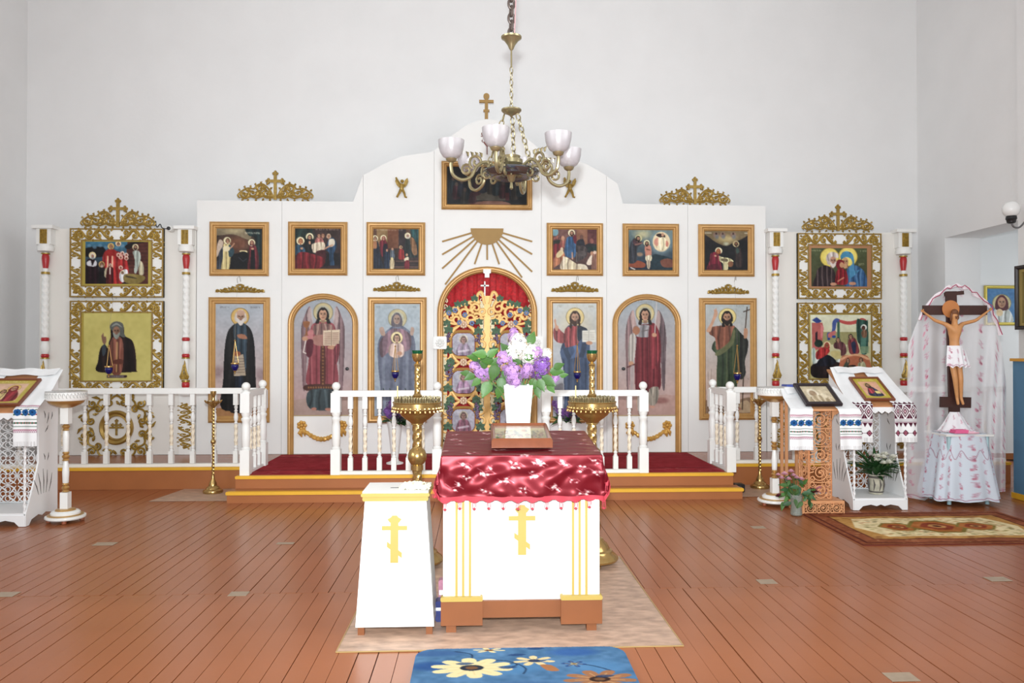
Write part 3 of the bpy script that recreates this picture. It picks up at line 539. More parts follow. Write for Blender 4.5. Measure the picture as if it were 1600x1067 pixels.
# top centre: dark supper scene
c = Cv(195, 205, 1430, 790, 120, ((42, 38, 40), (30, 28, 34)))
c.poly([(600, 230), (1050, 230), (1050, 480), (600, 480)], (66, 58, 54), .7); c.rect(640, 540, 1150, 720, (92, 84, 72)); c.rect(640, 530, 1150, 560, (170, 150, 104)); c.poly([(520, 800), (700, 735), (1050, 730), (1150, 790)], (130, 88, 72)); 
for k, (x, y) in enumerate([(300, 400), (350, 480), (430, 440), (480, 560), (560, 480), (660, 420), (760, 380), (880, 400), (960, 420), (1060, 460), (1160, 420), (1240, 480), (1320, 430)]):
    c.poly([(x-50, y+40), (x, y+10), (x+50, y+40), (x+60, y+200), (x-60, y+220)], [(44, 56, 62), (76, 34, 42), (34, 36, 52), (60, 52, 44)][k % 4], .9, folds=3); c.ell(x, y, 24, 30, (104, 80, 66), .8)
c.rect(1090, 600, 1150, 720, (92, 34, 40)); c.poly([(560, 600), (640, 640), (640, 760), (540, 760)], (88, 36, 44), .8); c.noise(8, 8)
frame_pic('framed_icon', 'wide dark gilt-framed supper icon behind the chandelier', (690, 252, 831.5, 328.6), 8.5, c)
# wing pictures ------------------------------------------------
def wing_canvas_l1():
    c = Cv(250, 230, 1050, 770, 98, ((70, 130, 160), (52, 34, 38)))
    c.poly([(250, 320), (480, 300), (480, 420), (250, 420)], (40, 36, 40)); 
    for k in range(7): c.ell(300+k*70, 285+(k % 2)*20, 34, 26, (110, 150, 176), .8, .5)
    c.poly([(780, 260), (860, 230), (1050, 240), (1050, 770), (800, 770)], (112, 58, 48), folds=0)
    for k in range(9): c.line([(800, 290+k*45), (1050, 285+k*45)], 8, (76, 36, 34), .7)
    c.poly([(750, 290), (860, 232), (1000, 240), (900, 262), (800, 330)], (40, 32, 36)); c.poly([(490, 370), (640, 350), (760, 430), (800, 640), (700, 770), (500, 770), (470, 560)], (196, 52, 52), folds=8); c.poly([(500, 360), (570, 320), (640, 350), (640, 410), (510, 410)], (190, 48, 46)); c.halo(575, 290, 42, (220, 190, 120)); c.face(577, 295, 20, hair=(150, 96, 60)); c.halo(668, 256, 36, (240, 210, 170)); c.face(668, 262, 16)
    c.line([(535, 420), (535, 560)], 18, (236, 190, 160)); c.line([(595, 420), (595, 560)], 18, (236, 190, 160))
    c.poly([(270, 490), (330, 450), (400, 490), (420, 600), (400, 770), (260, 770)], (56, 22, 36), folds=5); c.poly([(270, 500), (320, 470), (340, 540), (380, 470), (400, 510), (380, 545), (290, 540)], (206, 206, 210)); c.halo(343, 408, 46, (240, 220, 170)); c.face(345, 420, 24, hair=(220, 220, 220), beard=(150, 160, 164), old=True)
    c.poly([(430, 560), (490, 560), (530, 650), (530, 770), (430, 770)], (38, 32, 36), folds=3); c.halo(460, 520, 40, (210, 170, 110)); c.face(462, 525, 20, hair=(50, 40, 40), beard=(190, 180, 176)); c.poly([(500, 590), (540, 560), (550, 670), (500, 680)], (190, 180, 150)); c.poly([(530, 570), (600, 560), (610, 660), (600, 770), (520, 770)], (120, 40, 44), folds=3); c.line([(565, 560), (565, 640)], 14, (230, 220, 210)); c.face(570, 530, 15, hair=(200, 190, 180))
    for k, (x, y) in enumerate([(670, 400), (720, 380), (770, 400), (700, 430), (770, 440), (700, 560)]): c.ell(x, y, 26, 26, (236, 206, 190)); c.ell(x, y+3, 14, 17, (170, 96, 80))
    c.poly([(690, 620), (770, 580), (790, 640), (740, 740), (690, 720)], (222, 220, 222), folds=4); c.ell(722, 620, 26, 26, (236, 220, 190)); c.face(722, 625, 14)
    c.poly([(850, 360), (930, 350), (950, 450), (900, 620), (870, 610), (880, 470)], (176, 186, 176), folds=4); c.poly([(940, 480), (985, 520), (990, 640), (930, 640)], (196, 186, 156), folds=3); c.halo(885, 300, 40, (236, 216, 176)); c.face(885, 306, 21, hair=(48, 34, 30), beard=(50, 36, 34)); c.poly([(760, 640), (980, 660), (1000, 710), (900, 770), (750, 740)], (150, 130, 70)); c.poly([(780, 660), (900, 690), (880, 700), (770, 680)], (90, 76, 50))
    return c.noise(9)
def wing_canvas_l2():
    c = Cv(190, 195, 885, 895, 108, (204, 192, 112))
    c.poly([(470, 330), (535, 285), (600, 330), (615, 430), (690, 480), (725, 600), (735, 780), (715, 805), (345, 805), (342, 690), (365, 560), (410, 520), (440, 560), (450, 500), (470, 440)], (52, 34, 34), folds=8, fc=(34, 22, 26), fl=(82, 54, 50)); c.poly([(380, 545), (415, 520), (420, 600), (390, 640)], (76, 86, 96))
    c.poly([(470, 480), (590, 470), (585, 805), (480, 805)], (150, 92, 76), folds=4); c.line([(535, 500), (530, 800)], 16, (196, 150, 104)); c.poly([(490, 690), (580, 670), (590, 720), (500, 720)], (128, 72, 58)); c.poly([(380, 470), (375, 430), (392, 410), (402, 440), (420, 440), (425, 490), (410, 520), (390, 505)], (150, 110, 90)); c.line([(393, 440), (393, 405)], 8, (150, 110, 90))
    c.poly([(465, 360), (480, 300), (535, 282), (595, 310), (605, 400), (620, 440), (580, 440)], (110, 112, 106)); c.face(528, 385, 46, (166, 124, 100), hair=None, beard=(150, 156, 146)); c.poly([(478, 340), (530, 318), (585, 345), (570, 325), (530, 298), (490, 318)], (150, 154, 148)); c.rect(430, 838, 625, 865, (110, 92, 96)); c.ell(625, 850, 16, 14, (80, 40, 44)); c.text(450, 844, 600, 12, (190, 180, 180), .6); c.text(500, 208, 600, 8, (160, 146, 70), .4)
    return c.noise(5, 10)
def wing_canvas_r1():
    c = Cv(235, 290, 1005, 825, 96, ((98, 110, 72), (92, 92, 62)))
    c.halo(490, 420, 130, (236, 216, 110), (240, 222, 124), ring=(200, 170, 80)); c.halo(740, 410, 132, (236, 216, 110), (240, 222, 124), ring=(200, 170, 80)); c.text(245, 318, 375, 18, (190, 190, 150), .7); c.text(910, 322, 990, 18, (190, 190, 150), .7); c.text(890, 500, 950, 30, (190, 190, 150), .6)
    c.poly([(330, 580), (430, 530), (540, 590), (570, 700), (560, 825), (270, 825), (300, 680)], (72, 54, 58), folds=9, fc=(48, 36, 42), fl=(150, 130, 124)); c.poly([(740, 560), (850, 530), (950, 600), (1000, 720), (1000, 825), (700, 825), (720, 680)], (66, 110, 160), folds=7, fl=(116, 160, 196)); c.poly([(640, 420), (660, 360), (725, 335), (800, 370), (825, 470), (830, 600), (900, 590), (800, 690), (740, 700), (760, 560), (800, 500), (770, 430), (700, 420), (650, 450)], (84, 150, 190), folds=5)
    c.face(720, 480, 52, (206, 160, 118), hair=None, turn=-1); c.poly([(640, 430), (720, 410), (790, 440), (800, 400), (720, 345), (650, 380)], (84, 154, 190)); c.face(520, 470, 55, (200, 150, 124), hair=(196, 180, 172), beard=(222, 210, 200), turn=1, old=True); c.poly([(445, 470), (450, 390), (520, 345), (600, 370), (605, 430), (520, 410), (480, 470)], (206, 190, 184), folds=4)
    c.poly([(590, 600), (660, 570), (720, 620), (740, 760), (690, 800), (570, 780), (575, 660)], (168, 42, 52), folds=6); c.poly([(575, 520), (600, 455), (660, 455), (690, 500), (660, 580), (600, 580)], (158, 40, 50)); c.ell(655, 525, 30, 38, (210, 160, 120)); c.ell(700, 540, 26, 34, (206, 160, 120)); c.ell(540, 790, 46, 22, (206, 150, 120)); c.ell(800, 780, 50, 24, (206, 150, 120)); c.line([(600, 750), (680, 700)], 16, (220, 150, 120))
    return c.noise(6)
def wing_canvas_r2():
    c = Cv(185, 205, 905, 960, 106, ((222, 222, 196), (188, 176, 120)))
    c.rect(330, 410, 740, 560, (166, 160, 110)); c.text(400, 216, 640, 8, (170, 170, 150), .5)
    c.poly([(205, 300), (330, 300), (345, 370), (320, 600), (210, 640)], (198, 106, 100), smooth=False); c.poly([(205, 270), (262, 235), (322, 280), (300, 300), (262, 306)], (60, 84, 160), smooth=False); c.poly([(245, 420), (275, 400), (275, 560), (245, 580)], (70, 50, 60), smooth=False); c.poly([(310, 310), (345, 350), (330, 480), (310, 480)], (220, 130, 130), smooth=False)
    c.poly([(440, 400), (450, 290), (490, 250), (540, 265), (535, 300), (500, 300), (480, 390), (420, 440), (390, 480), (390, 420)], (80, 100, 170)); c.poly([(400, 430), (480, 395), (480, 440), (410, 480)], (206, 120, 116)); c.poly([(535, 265), (640, 285), (740, 265), (800, 245), (850, 275), (740, 310), (640, 325), (545, 300)], (206, 90, 84)); c.rect(505, 290, 535, 490, (80, 120, 96)); c.poly([(735, 270), (790, 265), (850, 275), (870, 300), (865, 640), (790, 660), (770, 560), (740, 500)], (62, 104, 92), folds=3); c.poly([(790, 480), (850, 470), (850, 500), (830, 660), (790, 660)], (92, 140, 124))
    c.halo(820, 355, 36, (236, 236, 226)); c.face(815, 362, 19, (130, 80, 60), hair=(70, 40, 40)); c.poly([(795, 400), (850, 390), (850, 470), (800, 470)], (150, 110, 86), folds=3); c.ell(285, 545, 50, 44, (46, 74, 60)); c.ell(465, 465, 24, 16, (50, 84, 170)); c.ell(405, 492, 18, 14, (50, 84, 170))
    c.poly([(205, 620), (240, 600), (280, 720), (470, 740), (545, 730), (520, 800), (260, 830), (210, 760)], (206, 214, 206), folds=8, fc=(120, 140, 130)); c.poly([(215, 790), (540, 770), (545, 930), (230, 945)], (52, 36, 36), folds=4); c.poly([(250, 800), (320, 700), (400, 680), (490, 750), (440, 800), (300, 815)], (38, 40, 56), folds=4); c.poly([(255, 650), (330, 590), (400, 600), (410, 650), (330, 710), (260, 730)], (196, 56, 56), folds=4); c.halo(385, 565, 46, (236, 216, 170)); c.face(382, 570, 24, (180, 110, 80), veil=(190, 60, 56))
    c.poly([(470, 540), (540, 520), (600, 560), (610, 660), (550, 690), (540, 620), (470, 600)], (120, 70, 74), folds=4); c.face(515, 505, 22, hair=(60, 50, 50)); c.poly([(640, 500), (710, 480), (750, 560), (760, 660), (650, 660)], (150, 70, 76), folds=4); c.poly([(670, 540), (720, 530), (720, 650), (690, 650)], (60, 66, 100)); c.face(665, 465, 22, hair=(60, 50, 50)); c.line([(640, 440), (620, 640)], 5, (110, 90, 70)); c.poly([(430, 640), (530, 640), (540, 720), (450, 700)], (206, 190, 130)); c.rect(780, 580, 880, 660, (150, 170, 130), .7)
    c.poly([(545, 720), (640, 680), (760, 670), (880, 720), (885, 960), (550, 960)], (196, 116, 84)); c.poly([(545, 720), (640, 680), (760, 670), (880, 720), (870, 740), (750, 695), (640, 700), (555, 745)], (226, 170, 130)); c.poly([(570, 830), (620, 740), (650, 770), (610, 840), (590, 860)], (84, 92, 76)); c.face(630, 745, 18); c.poly([(750, 780), (820, 760), (850, 860), (760, 860)], (180, 176, 140), folds=3); c.face(785, 740, 20, hair=(56, 46, 46)); c.poly([(620, 810), (720, 800), (700, 860), (640, 860)], (70, 46, 40)); c.rect(640, 820, 690, 840, (226, 210, 170))
    return c.noise(6)
# ------------------------------------------------------------------ gilt scrollwork prototypes (shared meshes, unit 1 wide)
def scroll_mesh():
    m = MB()           # runs along +x from 0..1, about .24 high, in XZ; relief towards -y
    def vine(pts, r0, r1): p = crom([Vector(q) for q in pts], 6, False); n = len(p); m.tube([(a.x, -.012, a.y) for a in p], [r0+(r1-r0)*i/(n-1) for i in range(n)], 5, flat=.7)
    vine([(0, -.05), (.08, -.1), (.2, -.02), (.3, .09), (.42, .07), (.5, -.03), (.6, -.1), (.72, -.03), (.82, .08), (.92, .06), (1, -.04)], .04, .028)
    for cx, cz, r, a, s in ((.13, .03, .085, -2, 1), (.36, -.03, .09, 1.5, -1), (.58, .03, .085, -1.6, 1), (.79, -.03, .08, 1.6, -1), (.94, .0, .05, 1, 1)):
        p = spiral(cx, cz, r, .015, a, 1.25*s, 16, -.014); m.tube(p, [.034-.018*i/15 for i in range(16)], 5, flat=.7); m.ball((cx, -.016, cz), .028, 6)
    for x, z, a in ((.05, .08, 2.2), (.22, .1, 1.2), (.3, -.1, -1.2), (.47, .1, 1.9), (.5, -.11, -1.6), (.68, .1, 1.3), (.7, -.11, -1.9), (.88, .1, 1.4), (.87, -.1, -1.4), (.03, -.1, -2.4), (.99, .05, .6)):
        m.tube([(x, -.01, z), (x+.035*math.cos(a), -.02, z+.035*math.sin(a)), (x+.06*math.cos(a+.5), -.008, z+.06*math.sin(a+.5))], [.018, .03, .004], 5, flat=.7)
    return m
_sc = scroll_mesh().build('scroll_ornament', GOLD, ico)          # first real user below
_scused = [False]
def put_scroll(parent, x, y, z, L, H, ang=0, mirror=False, name='scroll_ornament'):
    if not _scused[0]: o = _sc; o.parent = parent; _scused[0] = True
    else: o = inst(_sc, name, parent)
    b = wloc(parent); o.location = (x-b.x, y-b.y, z-b.z); o.rotation_euler = (0, -ang, 0); o.scale = ((-L if mirror else L), min(L, .5), H/.24); return o
def wing_frame(label, out, inn, pic, cv, borderm):
    l, t, r, b = out; x0, z1 = I(l, t); x1, z0 = I(r, b); il, it, ir, ib = inn; a0, b1 = I(il, it); a1, b0 = I(ir, ib)
    T = thing('wing_icon', label, 'icon', ((x0+x1)/2, YI, z0)); Y = YI+.01
    MB().box(x0, x1, Y-.035, Y, z0, z1).build('frame_board', WHITE, T, False, True)
    gl = MB(); gl.sweep(rect(x0, z0, x1, z1), [(0, Y), (0, Y-.045), (-.018, Y-.045), (-.018, Y-.03)]); gl.sweep(rect(a0-.012, b0-.012, a1+.012, b1+.012), [(0, Y-.03), (0, Y-.05), (-.016, Y-.05), (-.016, Y-.03)]); gl.build('gold_edging', mat('gold_edging_paint', (150, 122, 66), .5, .3, noise=.2, nscale=40), T, True, True)
    MB().box(a0, a1, Y-.04, Y-.03, b0, b1).build('inner_mount', borderm, T, False, True)
    p0, q1 = I(pic[0], pic[1]); p1, q0 = I(pic[2], pic[3]); L = T.location
    colgrid('painting', cv, lambda u, v: (p0+(p1-p0)*u-L.x, Y-.042-L.y, q1+(q0-q1)*v-L.z), PIC, T)
    ys = Y-.035; gw = ((x1-x0)/2)
    ht = z1-b1-.02; hb = b0-z0-.02; cx = (x0+x1)/2; hw = (x1-x0)/2-.06
    for sg in (1, -1):
        for zc, hh in (((z1+b1)/2, ht), ((z0+b0)/2, hb)): put_scroll(T, cx+sg*.05, ys, zc, hw-.04, hh*.95, 0, sg < 0)
        cz = (z0+z1)/2; vh = (z1-z0)/2-.07
        for xc in ((x0+a0)/2, (x1+a1)/2): put_scroll(T, xc, ys, cz+sg*.05, vh-.06, (a0-x0-.02)*.95, R(90), False) if sg > 0 else put_scroll(T, xc, ys, cz-.05, vh-.06, (a0-x0-.02)*.95, R(-90), False)
    return T
BORD1 = mat('gold_picture_mount', (176, 156, 72), .4, .4); BORD2 = mat('copper_picture_mount', (176, 128, 90), .4, .4)
wing_frame('white scroll-framed icon of red-robed saints on left wing, upper', (111, 357, 256.5, 465), (130, 376, 238, 447), (135.5, 378, 233, 444), wing_canvas_l1(), BORD1)
wing_frame('white scroll-framed icon of bearded elder on yellow ground, left wing', (111, 470, 256, 610), (129, 488, 238.5, 595), (133, 489.5, 237, 594), wing_canvas_l2(), BORD1)
wing_frame('white scroll-framed icon of couple embracing child on right wing, upper', (1245, 364.5, 1376, 467.5), (1262, 383, 1360, 451), (1266, 388, 1353, 448), wing_canvas_r1(), BORD2)
wing_frame('white scroll-framed icon of bed and buildings on right wing, lower', (1245, 473, 1376, 612), (1262, 490, 1360, 592), (1264.5, 492, 1359, 591), wing_canvas_r2(), BORD1)
# crests with crosses on top of the screen
def cross_shape(m, cx, z0, h, y0, y1, t):        # budded cross
    w = h*.24
    m.box(cx-t, cx+t, y0, y1, z0, z0+h*.9); zc = z0+h*.66; m.box(cx-w, cx+w, y0-.002, y1-.002, zc-t*.98, zc+t*.98)
    for x, z in ((cx-w, zc), (cx+w, zc), (cx, z0+h*.93)):
        for dx, dz in ((0, 0), (t*1.2, 0), (-t*1.2, 0), (0, t*1.2), (0, -t*1.2)): m.ball((x+dx, (y0+y1)/2, z+dz), t*1.05, 6)
CRG = mat('gilt_crest', (164, 134, 64), .38, .35, noise=.45, nscale=30)
def crest_mesh():
    m = MB()            # half crest from 0 (centre) to 1 (tip), height ~.62
    def T(p, r0, r1): n = len(p); m.tube(p, [r0+(r1-r0)*i/(n-1) for i in range(n)], 6, flat=.7)
    for cx, cz, r, a, s in ((.2, .2, .15, 3.4, 1.3), (.38, .36, .14, 2.8, -1.3), (.42, .15, .1, .5, 1.3), (.6, .2, .14, 3, 1.3), (.83, .14, .13, 2.6, 1.4), (.1, .1, .07, 0, 1.2), (.27, .42, .08, 4, 1.1), (.7, .33, .07, 4, 1.1)):
        T(spiral(cx, cz, r, .02, a, s, 20, -.02), .052, .022); m.ball((cx, -.03, cz), .035, 6)
    p = crom([Vector(q) for q in ((.03, .03), (.12, .3), (.3, .52), (.45, .5), (.56, .36), (.72, .38), (.88, .28), (1, .12), (.95, .02))], 6, False); T([(a.x, -.02, a.y) for a in p], .035, .03)
    p = crom([Vector(q) for q in ((.02, .04), (.2, .03), (.32, .08), (.5, .02), (.66, .07), (.8, .0), (.92, .05))], 6, False); T([(a.x, -.02, a.y) for a in p], .035, .03)
    for x, z, a in ((.1, .36, 2.0), (.2, .52, 1.8), (.36, .56, 1.5), (.5, .5, 1), (.64, .42, 1.2), (.8, .4, 1.1), (.93, .3, .6), (.12, -.02, -1.8), (.3, -.01, -1.4), (.5, -.04, -1.5), (.72, -.04, -1.4), (.86, -.03, -1.2)):
        m.tube([(x, -.02, z-.02*math.sin(a)), (x+.04*math.cos(a), -.035, z+.04*math.sin(a)), (x+.08*math.cos(a+.4), -.01, z+.08*math.sin(a+.4))], [.025, .035, .005], 5, flat=.7)
    return m
_cr = None
def crest(label, cxp, x0p, x1p, ytop, ybot):
    global _cr
    x, zb = I(cxp, ybot); zt = I(cxp, ytop)[1]; hw = (I(x1p, 300)[0]-I(x0p, 300)[0])/2; T = thing('crest_ornament', label, 'ornament', (x, YI+.02, zb), 0, 'gilt crests with crosses along the top of the screen')
    hh = (zt-zb)*.58
    for sg in (1, -1):
        if _cr is None: _cr = crest_mesh().build('scroll_half', CRG, T); o = _cr
        else: o = inst(_cr, 'scroll_half', T)
        o.location = (sg*.015, 0, .015); o.scale = (sg*(hw-.02), .5, hh/.6)
    m = MB(); cross_shape(m, 0, 0, zt-zb, -.03, -.005, .019); m.build('cross', CRG, T)
crest('gilt scroll crest with cross above the red-robed saints on left wing', 184, 126, 243, 311, 355)
crest('gilt scroll crest with cross above the leftmost square icons', 430, 371, 489, 268, 312)
crest('gilt scroll crest with cross above the baptism and nativity icons', 1086, 1031, 1141, 278, 319)
crest('gilt scroll crest with cross above the embracing couple on right wing', 1309.5, 1254, 1365, 321, 361)
# small crests above tall icons
_c2 = None
def small_crest(label, x0p, x1p, yt, yb):
    global _c2
    a, z1 = I(x0p, yt); b, z0 = I(x1p, yb); T = thing('small_crest', label, 'ornament', ((a+b)/2, YI, z0), 0, 'small gilt crests above tall icons')
    for sg in (1, -1):
        if _c2 is None:
            m = MB()
            for k in range(6):
                x = .05+.16*k; h = .30*(1-k*.15); p = spiral(x+.07, h*.5, .11*(1-k*.1), .02, PI*.9, 1.2*(-1 if k % 2 else 1), 14, -.03); m.tube(p, [.05-.03*i/13 for i in range(14)], 5, flat=.8)
                m.tube([(x, -.03, 0), (x+.02, -.05, h*.7), (x+.12, -.03, h*1.05)], [.03, .05, .01], 5)
            p = [(0, -.02, .02), (.3, -.03, .03), (.6, -.03, .0), (.85, -.02, .04), (1, -.02, .0)]; m.tube(p, [.05, .05, .04, .03, .015], 6); m.ball((.05, -.04, .16), .07, 8); m.tube(spiral(.01, .2, .14, .1, 0, .5, 10, -.03), .04, 5)
            _c2 = m.build('scroll_half', CRG, T); o = _c2
        else: o = inst(_c2, 'scroll_half', T)
        o.scale = (sg*(b-a)/2, .4, (z1-z0)/.34)
    return T
for lb, q in (('small gilt crest above the black-mantled monk icon', (337, 414, 444, 456.5)), ('small gilt crest above the pale blue veiled woman icon', (583, 657, 441, 454.5)), ('small gilt crest above the icon of man with book', (861, 935, 441, 455.5)), ('small gilt crest above the green-mantled man icon', (1105, 1170, 444.5, 458.5))): small_crest(lb, *q)
# gold angels on the centre, cross on top, red cross ornament, sunburst
def angel(label, px, py, h, sg):
    x, z = I(px, py); s = h*YI/FPX; T = thing('gilt_angel', label, 'ornament', (x, YI, z), 0, 'gilt cherubs either side of the top icon'); m = MB()
    m.tube([(0, -.03, s*.62), (0, -.035, s*.5), (.0, -.03, s*.35)], [s*.07, s*.11, s*.09], 8); m.ball((sg*s*.02, -.03, s*.74), s*.085, 8)
    m.tube([(-s*.03, -.03, s*.36), (-s*.12, -.03, s*.18), (-s*.22, -.03, 0)], [s*.08, s*.06, s*.05], 6); m.tube([(s*.03, -.03, s*.36), (s*.12, -.03, s*.2), (s*.16, -.03, s*.02), (s*.24, -.03, 0)], [s*.08, s*.06, s*.05, s*.04], 6)
    m.tube([(-s*.04, -.03, s*.58), (-s*.16, -.04, s*.72), (-s*.26, -.03, s*.9)], [s*.05, s*.045, s*.05], 6); m.tube([(s*.04, -.03, s*.58), (s*.15, -.04, s*.55)], [s*.05, s*.04], 6)
    m.build('body', CRG, T)
    for k in (-1, 1):
        wg = MB(); wg.prism([(k*s*.05, s*.5), (k*s*.14, s*.78), (k*s*.26, s*.9), (k*s*.3, s*.74), (k*s*.24, s*.58), (k*s*.14, s*.46)], -.03, -.005); wg.build('wing', CRG, T)
    return T
angel('gilt cherub left of the top centre icon', 628, 309, 34, 1); angel('gilt cherub right of the top centre icon, behind chandelier', 890, 309, 34, -1)
x, z0 = I(760, 186); z1 = I(760, 147)[1]; h = z1-z0
T = thing('top_cross', 'plain brown wooden cross standing on the peak of the screen', 'cross', (x, YI, z0)); m = MB(); m.box(-.022, .022, 0, .03, 0, h*.93); m.box(-.095, .095, -.004, .026, h*.66, h*.77); m.box(-.04, .04, -.004, .03, h*.3, h*.38, Matrix.Translation((0, 0, 0))); m.lathe([(.001, -.015), (.04, -.015), (.04, .015), (.001, .015)], 14, Matrix.Translation((0, .013, h*.92)) @ Matrix.Rotation(R(90), 4, 'X')); m.build('cross_body', OCHRE, T, False)
x, z0 = I(761, 238); T = thing('red_cross_ornament', 'small dark red wrought cross ornament high on the screen', 'ornament', (x, YI, z0)); m = MB(); s = 40*YI/FPX
m.tube([(0, -.01, -.03), (0, -.012, s)], .006, 6)
for sg in (1, -1):
    for zc, rr, a in ((.45, .1, PI*.5), (.72, .07, -PI*.5)): m.tube(spiral(sg*s*.16, s*zc, s*rr, s*.02, a, sg*1.0, 12, -.012), .005, 5)
    m.tube([(0, -.01, s*.62), (sg*s*.24, -.01, s*.62)], .006, 5)
m.prism([(0, s*.2), (s*.13, s*.36), (0, s*.55), (-s*.13, s*.36)], -.016, -.002); m.build('body', mat('dark_red_metal', (120, 60, 56), .5, .3), T)
x, z = I(761, 357); T = thing('sunburst', 'ochre half-disc sunburst with rays above the central doors', 'ornament', (x, YI, z)); rd = 25.7*YI/FPX
MB().prism([(rd*math.cos(-PI*k/24), rd*math.sin(-PI*k/24)) for k in range(25)], -.018, 0).build('half_disc', OCHRE, T, False)
for ex, ey in ((165, 200), (165, 308), (165, 425), (190, 558), (435, 388), (540, 352), (640, 388), (830, 500), (915, 452), (915, 305), (915, 200)):
    e = I(660+ex/5.335, 340+ey/5.335); d = Vector((e[0]-x, e[1]-z)); u = d.normalized(); n = Vector((-u.y, u.x))*.011; a = u*rd*.97
    MB().prism([tuple(a+n), tuple(a-n), tuple(d-n), tuple(d+n)], -.012, -.001).build('ray', OCHRE, T, False)
# wreath ornaments low on the wings
def wreath(label, px, py):
    x, z = I(px, py); T = thing('wreath_ornament', label, 'ornament', (x, YI+.012, z)); k = YI/FPX
    m = MB(); m.sweep([(23*k*math.cos(2*PI*i/28), 24*k*math.sin(2*PI*i/28)) for i in range(28)], [(.02, 0), (.02, -.03), (-.0, -.05), (-.03, -.03), (-.05, -.035), (-.06, 0)]); m.build('ring', mat('gold_ring_paint', (166, 134, 66), .35, .5, noise=.15), T)
    m = MB(); cross_shape(m, 0, -.1, .2, -.02, -.005, .012); m.box(-.09, .09, -.018, -.004, -.012, .012); m.build('cross', CRG, T)
    w = MB(); R0 = 46*k
    ring = [(R0*(1+.06*math.cos(12*a))*math.cos(a), -.012, R0*(1+.06*math.cos(12*a))*math.sin(a)) for a in np.linspace(0, 2*PI, 72, endpoint=False)]; w.tube(ring, .014, 5, True)
    for i in range(12):
        a = 2*PI*(i+.5)/12; sg = 1 if i % 2 else -1
        for rr, r, t in ((R0*.86, .05, 1.3), (R0*1.12, .055, -1.3)): w.tube(spiral(rr*math.cos(a), rr*math.sin(a), r, .01, a, sg*t, 16, -.014), [.016-.007*q/15 for q in range(16)], 5); w.ball((rr*math.cos(a), -.018, rr*math.sin(a)), .016, 6)
        b = a+PI/12
        for rr, l in ((R0*1.1, .075), (R0*.88, -.05)): w.tube([(rr*math.cos(b), -.012, rr*math.sin(b)), ((rr+l*.5)*math.cos(b+.06*sg), -.022, (rr+l*.5)*math.sin(b+.06*sg)), ((rr+l)*math.cos(b+.16*sg), -.01, (rr+l)*math.sin(b+.16*sg))], [.012, .02, .004], 5)
    w.build('scroll_wreath', GOLD, T)
    return T
wreath('round gilt wreath with cross behind the left balustrade', 182, 668); wreath('round gilt wreath with cross behind the right lecterns', 1310, 668)
for lb, px in (('upright gilt scroll plaque between the left balusters', 290), ('upright gilt scroll plaque behind the slim brass stand right', 1216), ('upright gilt scroll plaque behind the white lectern right', 1409)):
    x, zt = I(px, 629); zb = I(px, 702)[1]; T = thing('scroll_plaque', lb, 'ornament', (x, YI+.012, zb))
    put_scroll(T, x, YI-.0, (zt+zb)/2+.01, (zt-zb)/2-.02, .16, R(90)); put_scroll(T, x, YI-.0, (zt+zb)/2-.01, (zt-zb)/2-.02, .16, R(-90))
# ------------------------------------------------------------------ deacon doors
def deacon(label, pxo, spr, ytop, cv, knobx, wx0, wx1):
    l, r = pxo; out = arch(l, r, ytop, spr, 710, 26); T = thing('arched_door', label, 'door', ((out[0][0]+out[-1][0])/2, YI, PZ)); L = T.location; wd = 9*YI/FPX
    MB().sweep(out, sway(FPROF(wd, .05), YI), False).build('arch_frame', GOLDF, T, True, True, 30)
    inn = arch(l+8, r-8, ytop+8, spr, 710, 26)
    MB().prism(inn, YI+.004, YI+.035).build('door_leaf', WHITE, T, False, True)
    x0, x1 = inn[-1][0]+.004, inn[0][0]-.004; zt = max(p[1] for p in inn)-.004; zb = I((l+r)/2, 648.5)[1]; cx = (x0+x1)/2; zs = I((l+r)/2, spr)[1]
    keep = lambda u, v: (zt+(zb-zt)*v) < zs or (((x0+(x1-x0)*u-cx)/((x1-x0)/2))**2+(((zt+(zb-zt)*v)-zs)/(zt-zs))**2) <= 1.0
    colgrid('painting', cv, lambda u, v: (x0+(x1-x0)*u-L.x, .002, zt+(zb-zt)*v-L.z), PIC, T, keep)
    MB().box(x0, x1, YI-.004, YI+.004, zb-.012, zb).build('picture_ledge', mat('aged_gold_strip', (170, 150, 110), .5, .3), T, False, True)
    k = MB(); kx, kz = I(knobx, 576); k.lathe([(.02, 0), (.02, .01), (.008, .012), (.008, .03), (.02, .035), (.022, .045), (.015, .055), (.001, .057)], 14, Matrix.Translation((kx, YI+.002, kz)) @ Matrix.Rotation(R(90), 4, 'X')); k.build('door_knob', BLACK, T, True, True)
    sw = MB(); xa, za = I(wx0, 667); xb, _ = I(wx1, 667); s = YI/FPX; ys = YI-.012
    p = [(xa+(xb-xa)*t, ys, za-.02-15*s*math.sin(PI*t)*1.1) for t in np.linspace(0.03, .97, 30)]; n = len(p)
    sw.tube(p, [.02+.012*math.sin(PI*i/(n-1))+.006*math.sin(i*2.4) for i in range(n)], 8); g = sw.build('garland', mat('gilt_swag', (214, 166, 84), .38, .35, noise=.15), T, True, True)
    for xx in (xa, xb):
        ro = MB()
        for q in range(7): ro.ball((xx+.042*math.cos(q*2*PI/7), ys, za+.02+.042*math.sin(q*2*PI/7)), .026, 7)
        ro.ball((xx, ys-.02, za+.02), .024, 8); ro.tube([(xx, ys, za-.02), (xx-.02, ys-.008, za-.08), (xx-.0, ys, za-.13)], [.018, .036, .006], 7); ro.tube([(xx, ys, za-.02), (xx+.035, ys-.006, za-.07), (xx+.04, ys, za-.12)], [.015, .024, .005], 7)
        ro.build('rosette', _M['gilt_swag'], T, True, True)
    return T
c = Cv(60, 75, 418, 782, 92, ((166, 174, 182), (188, 152, 146)))
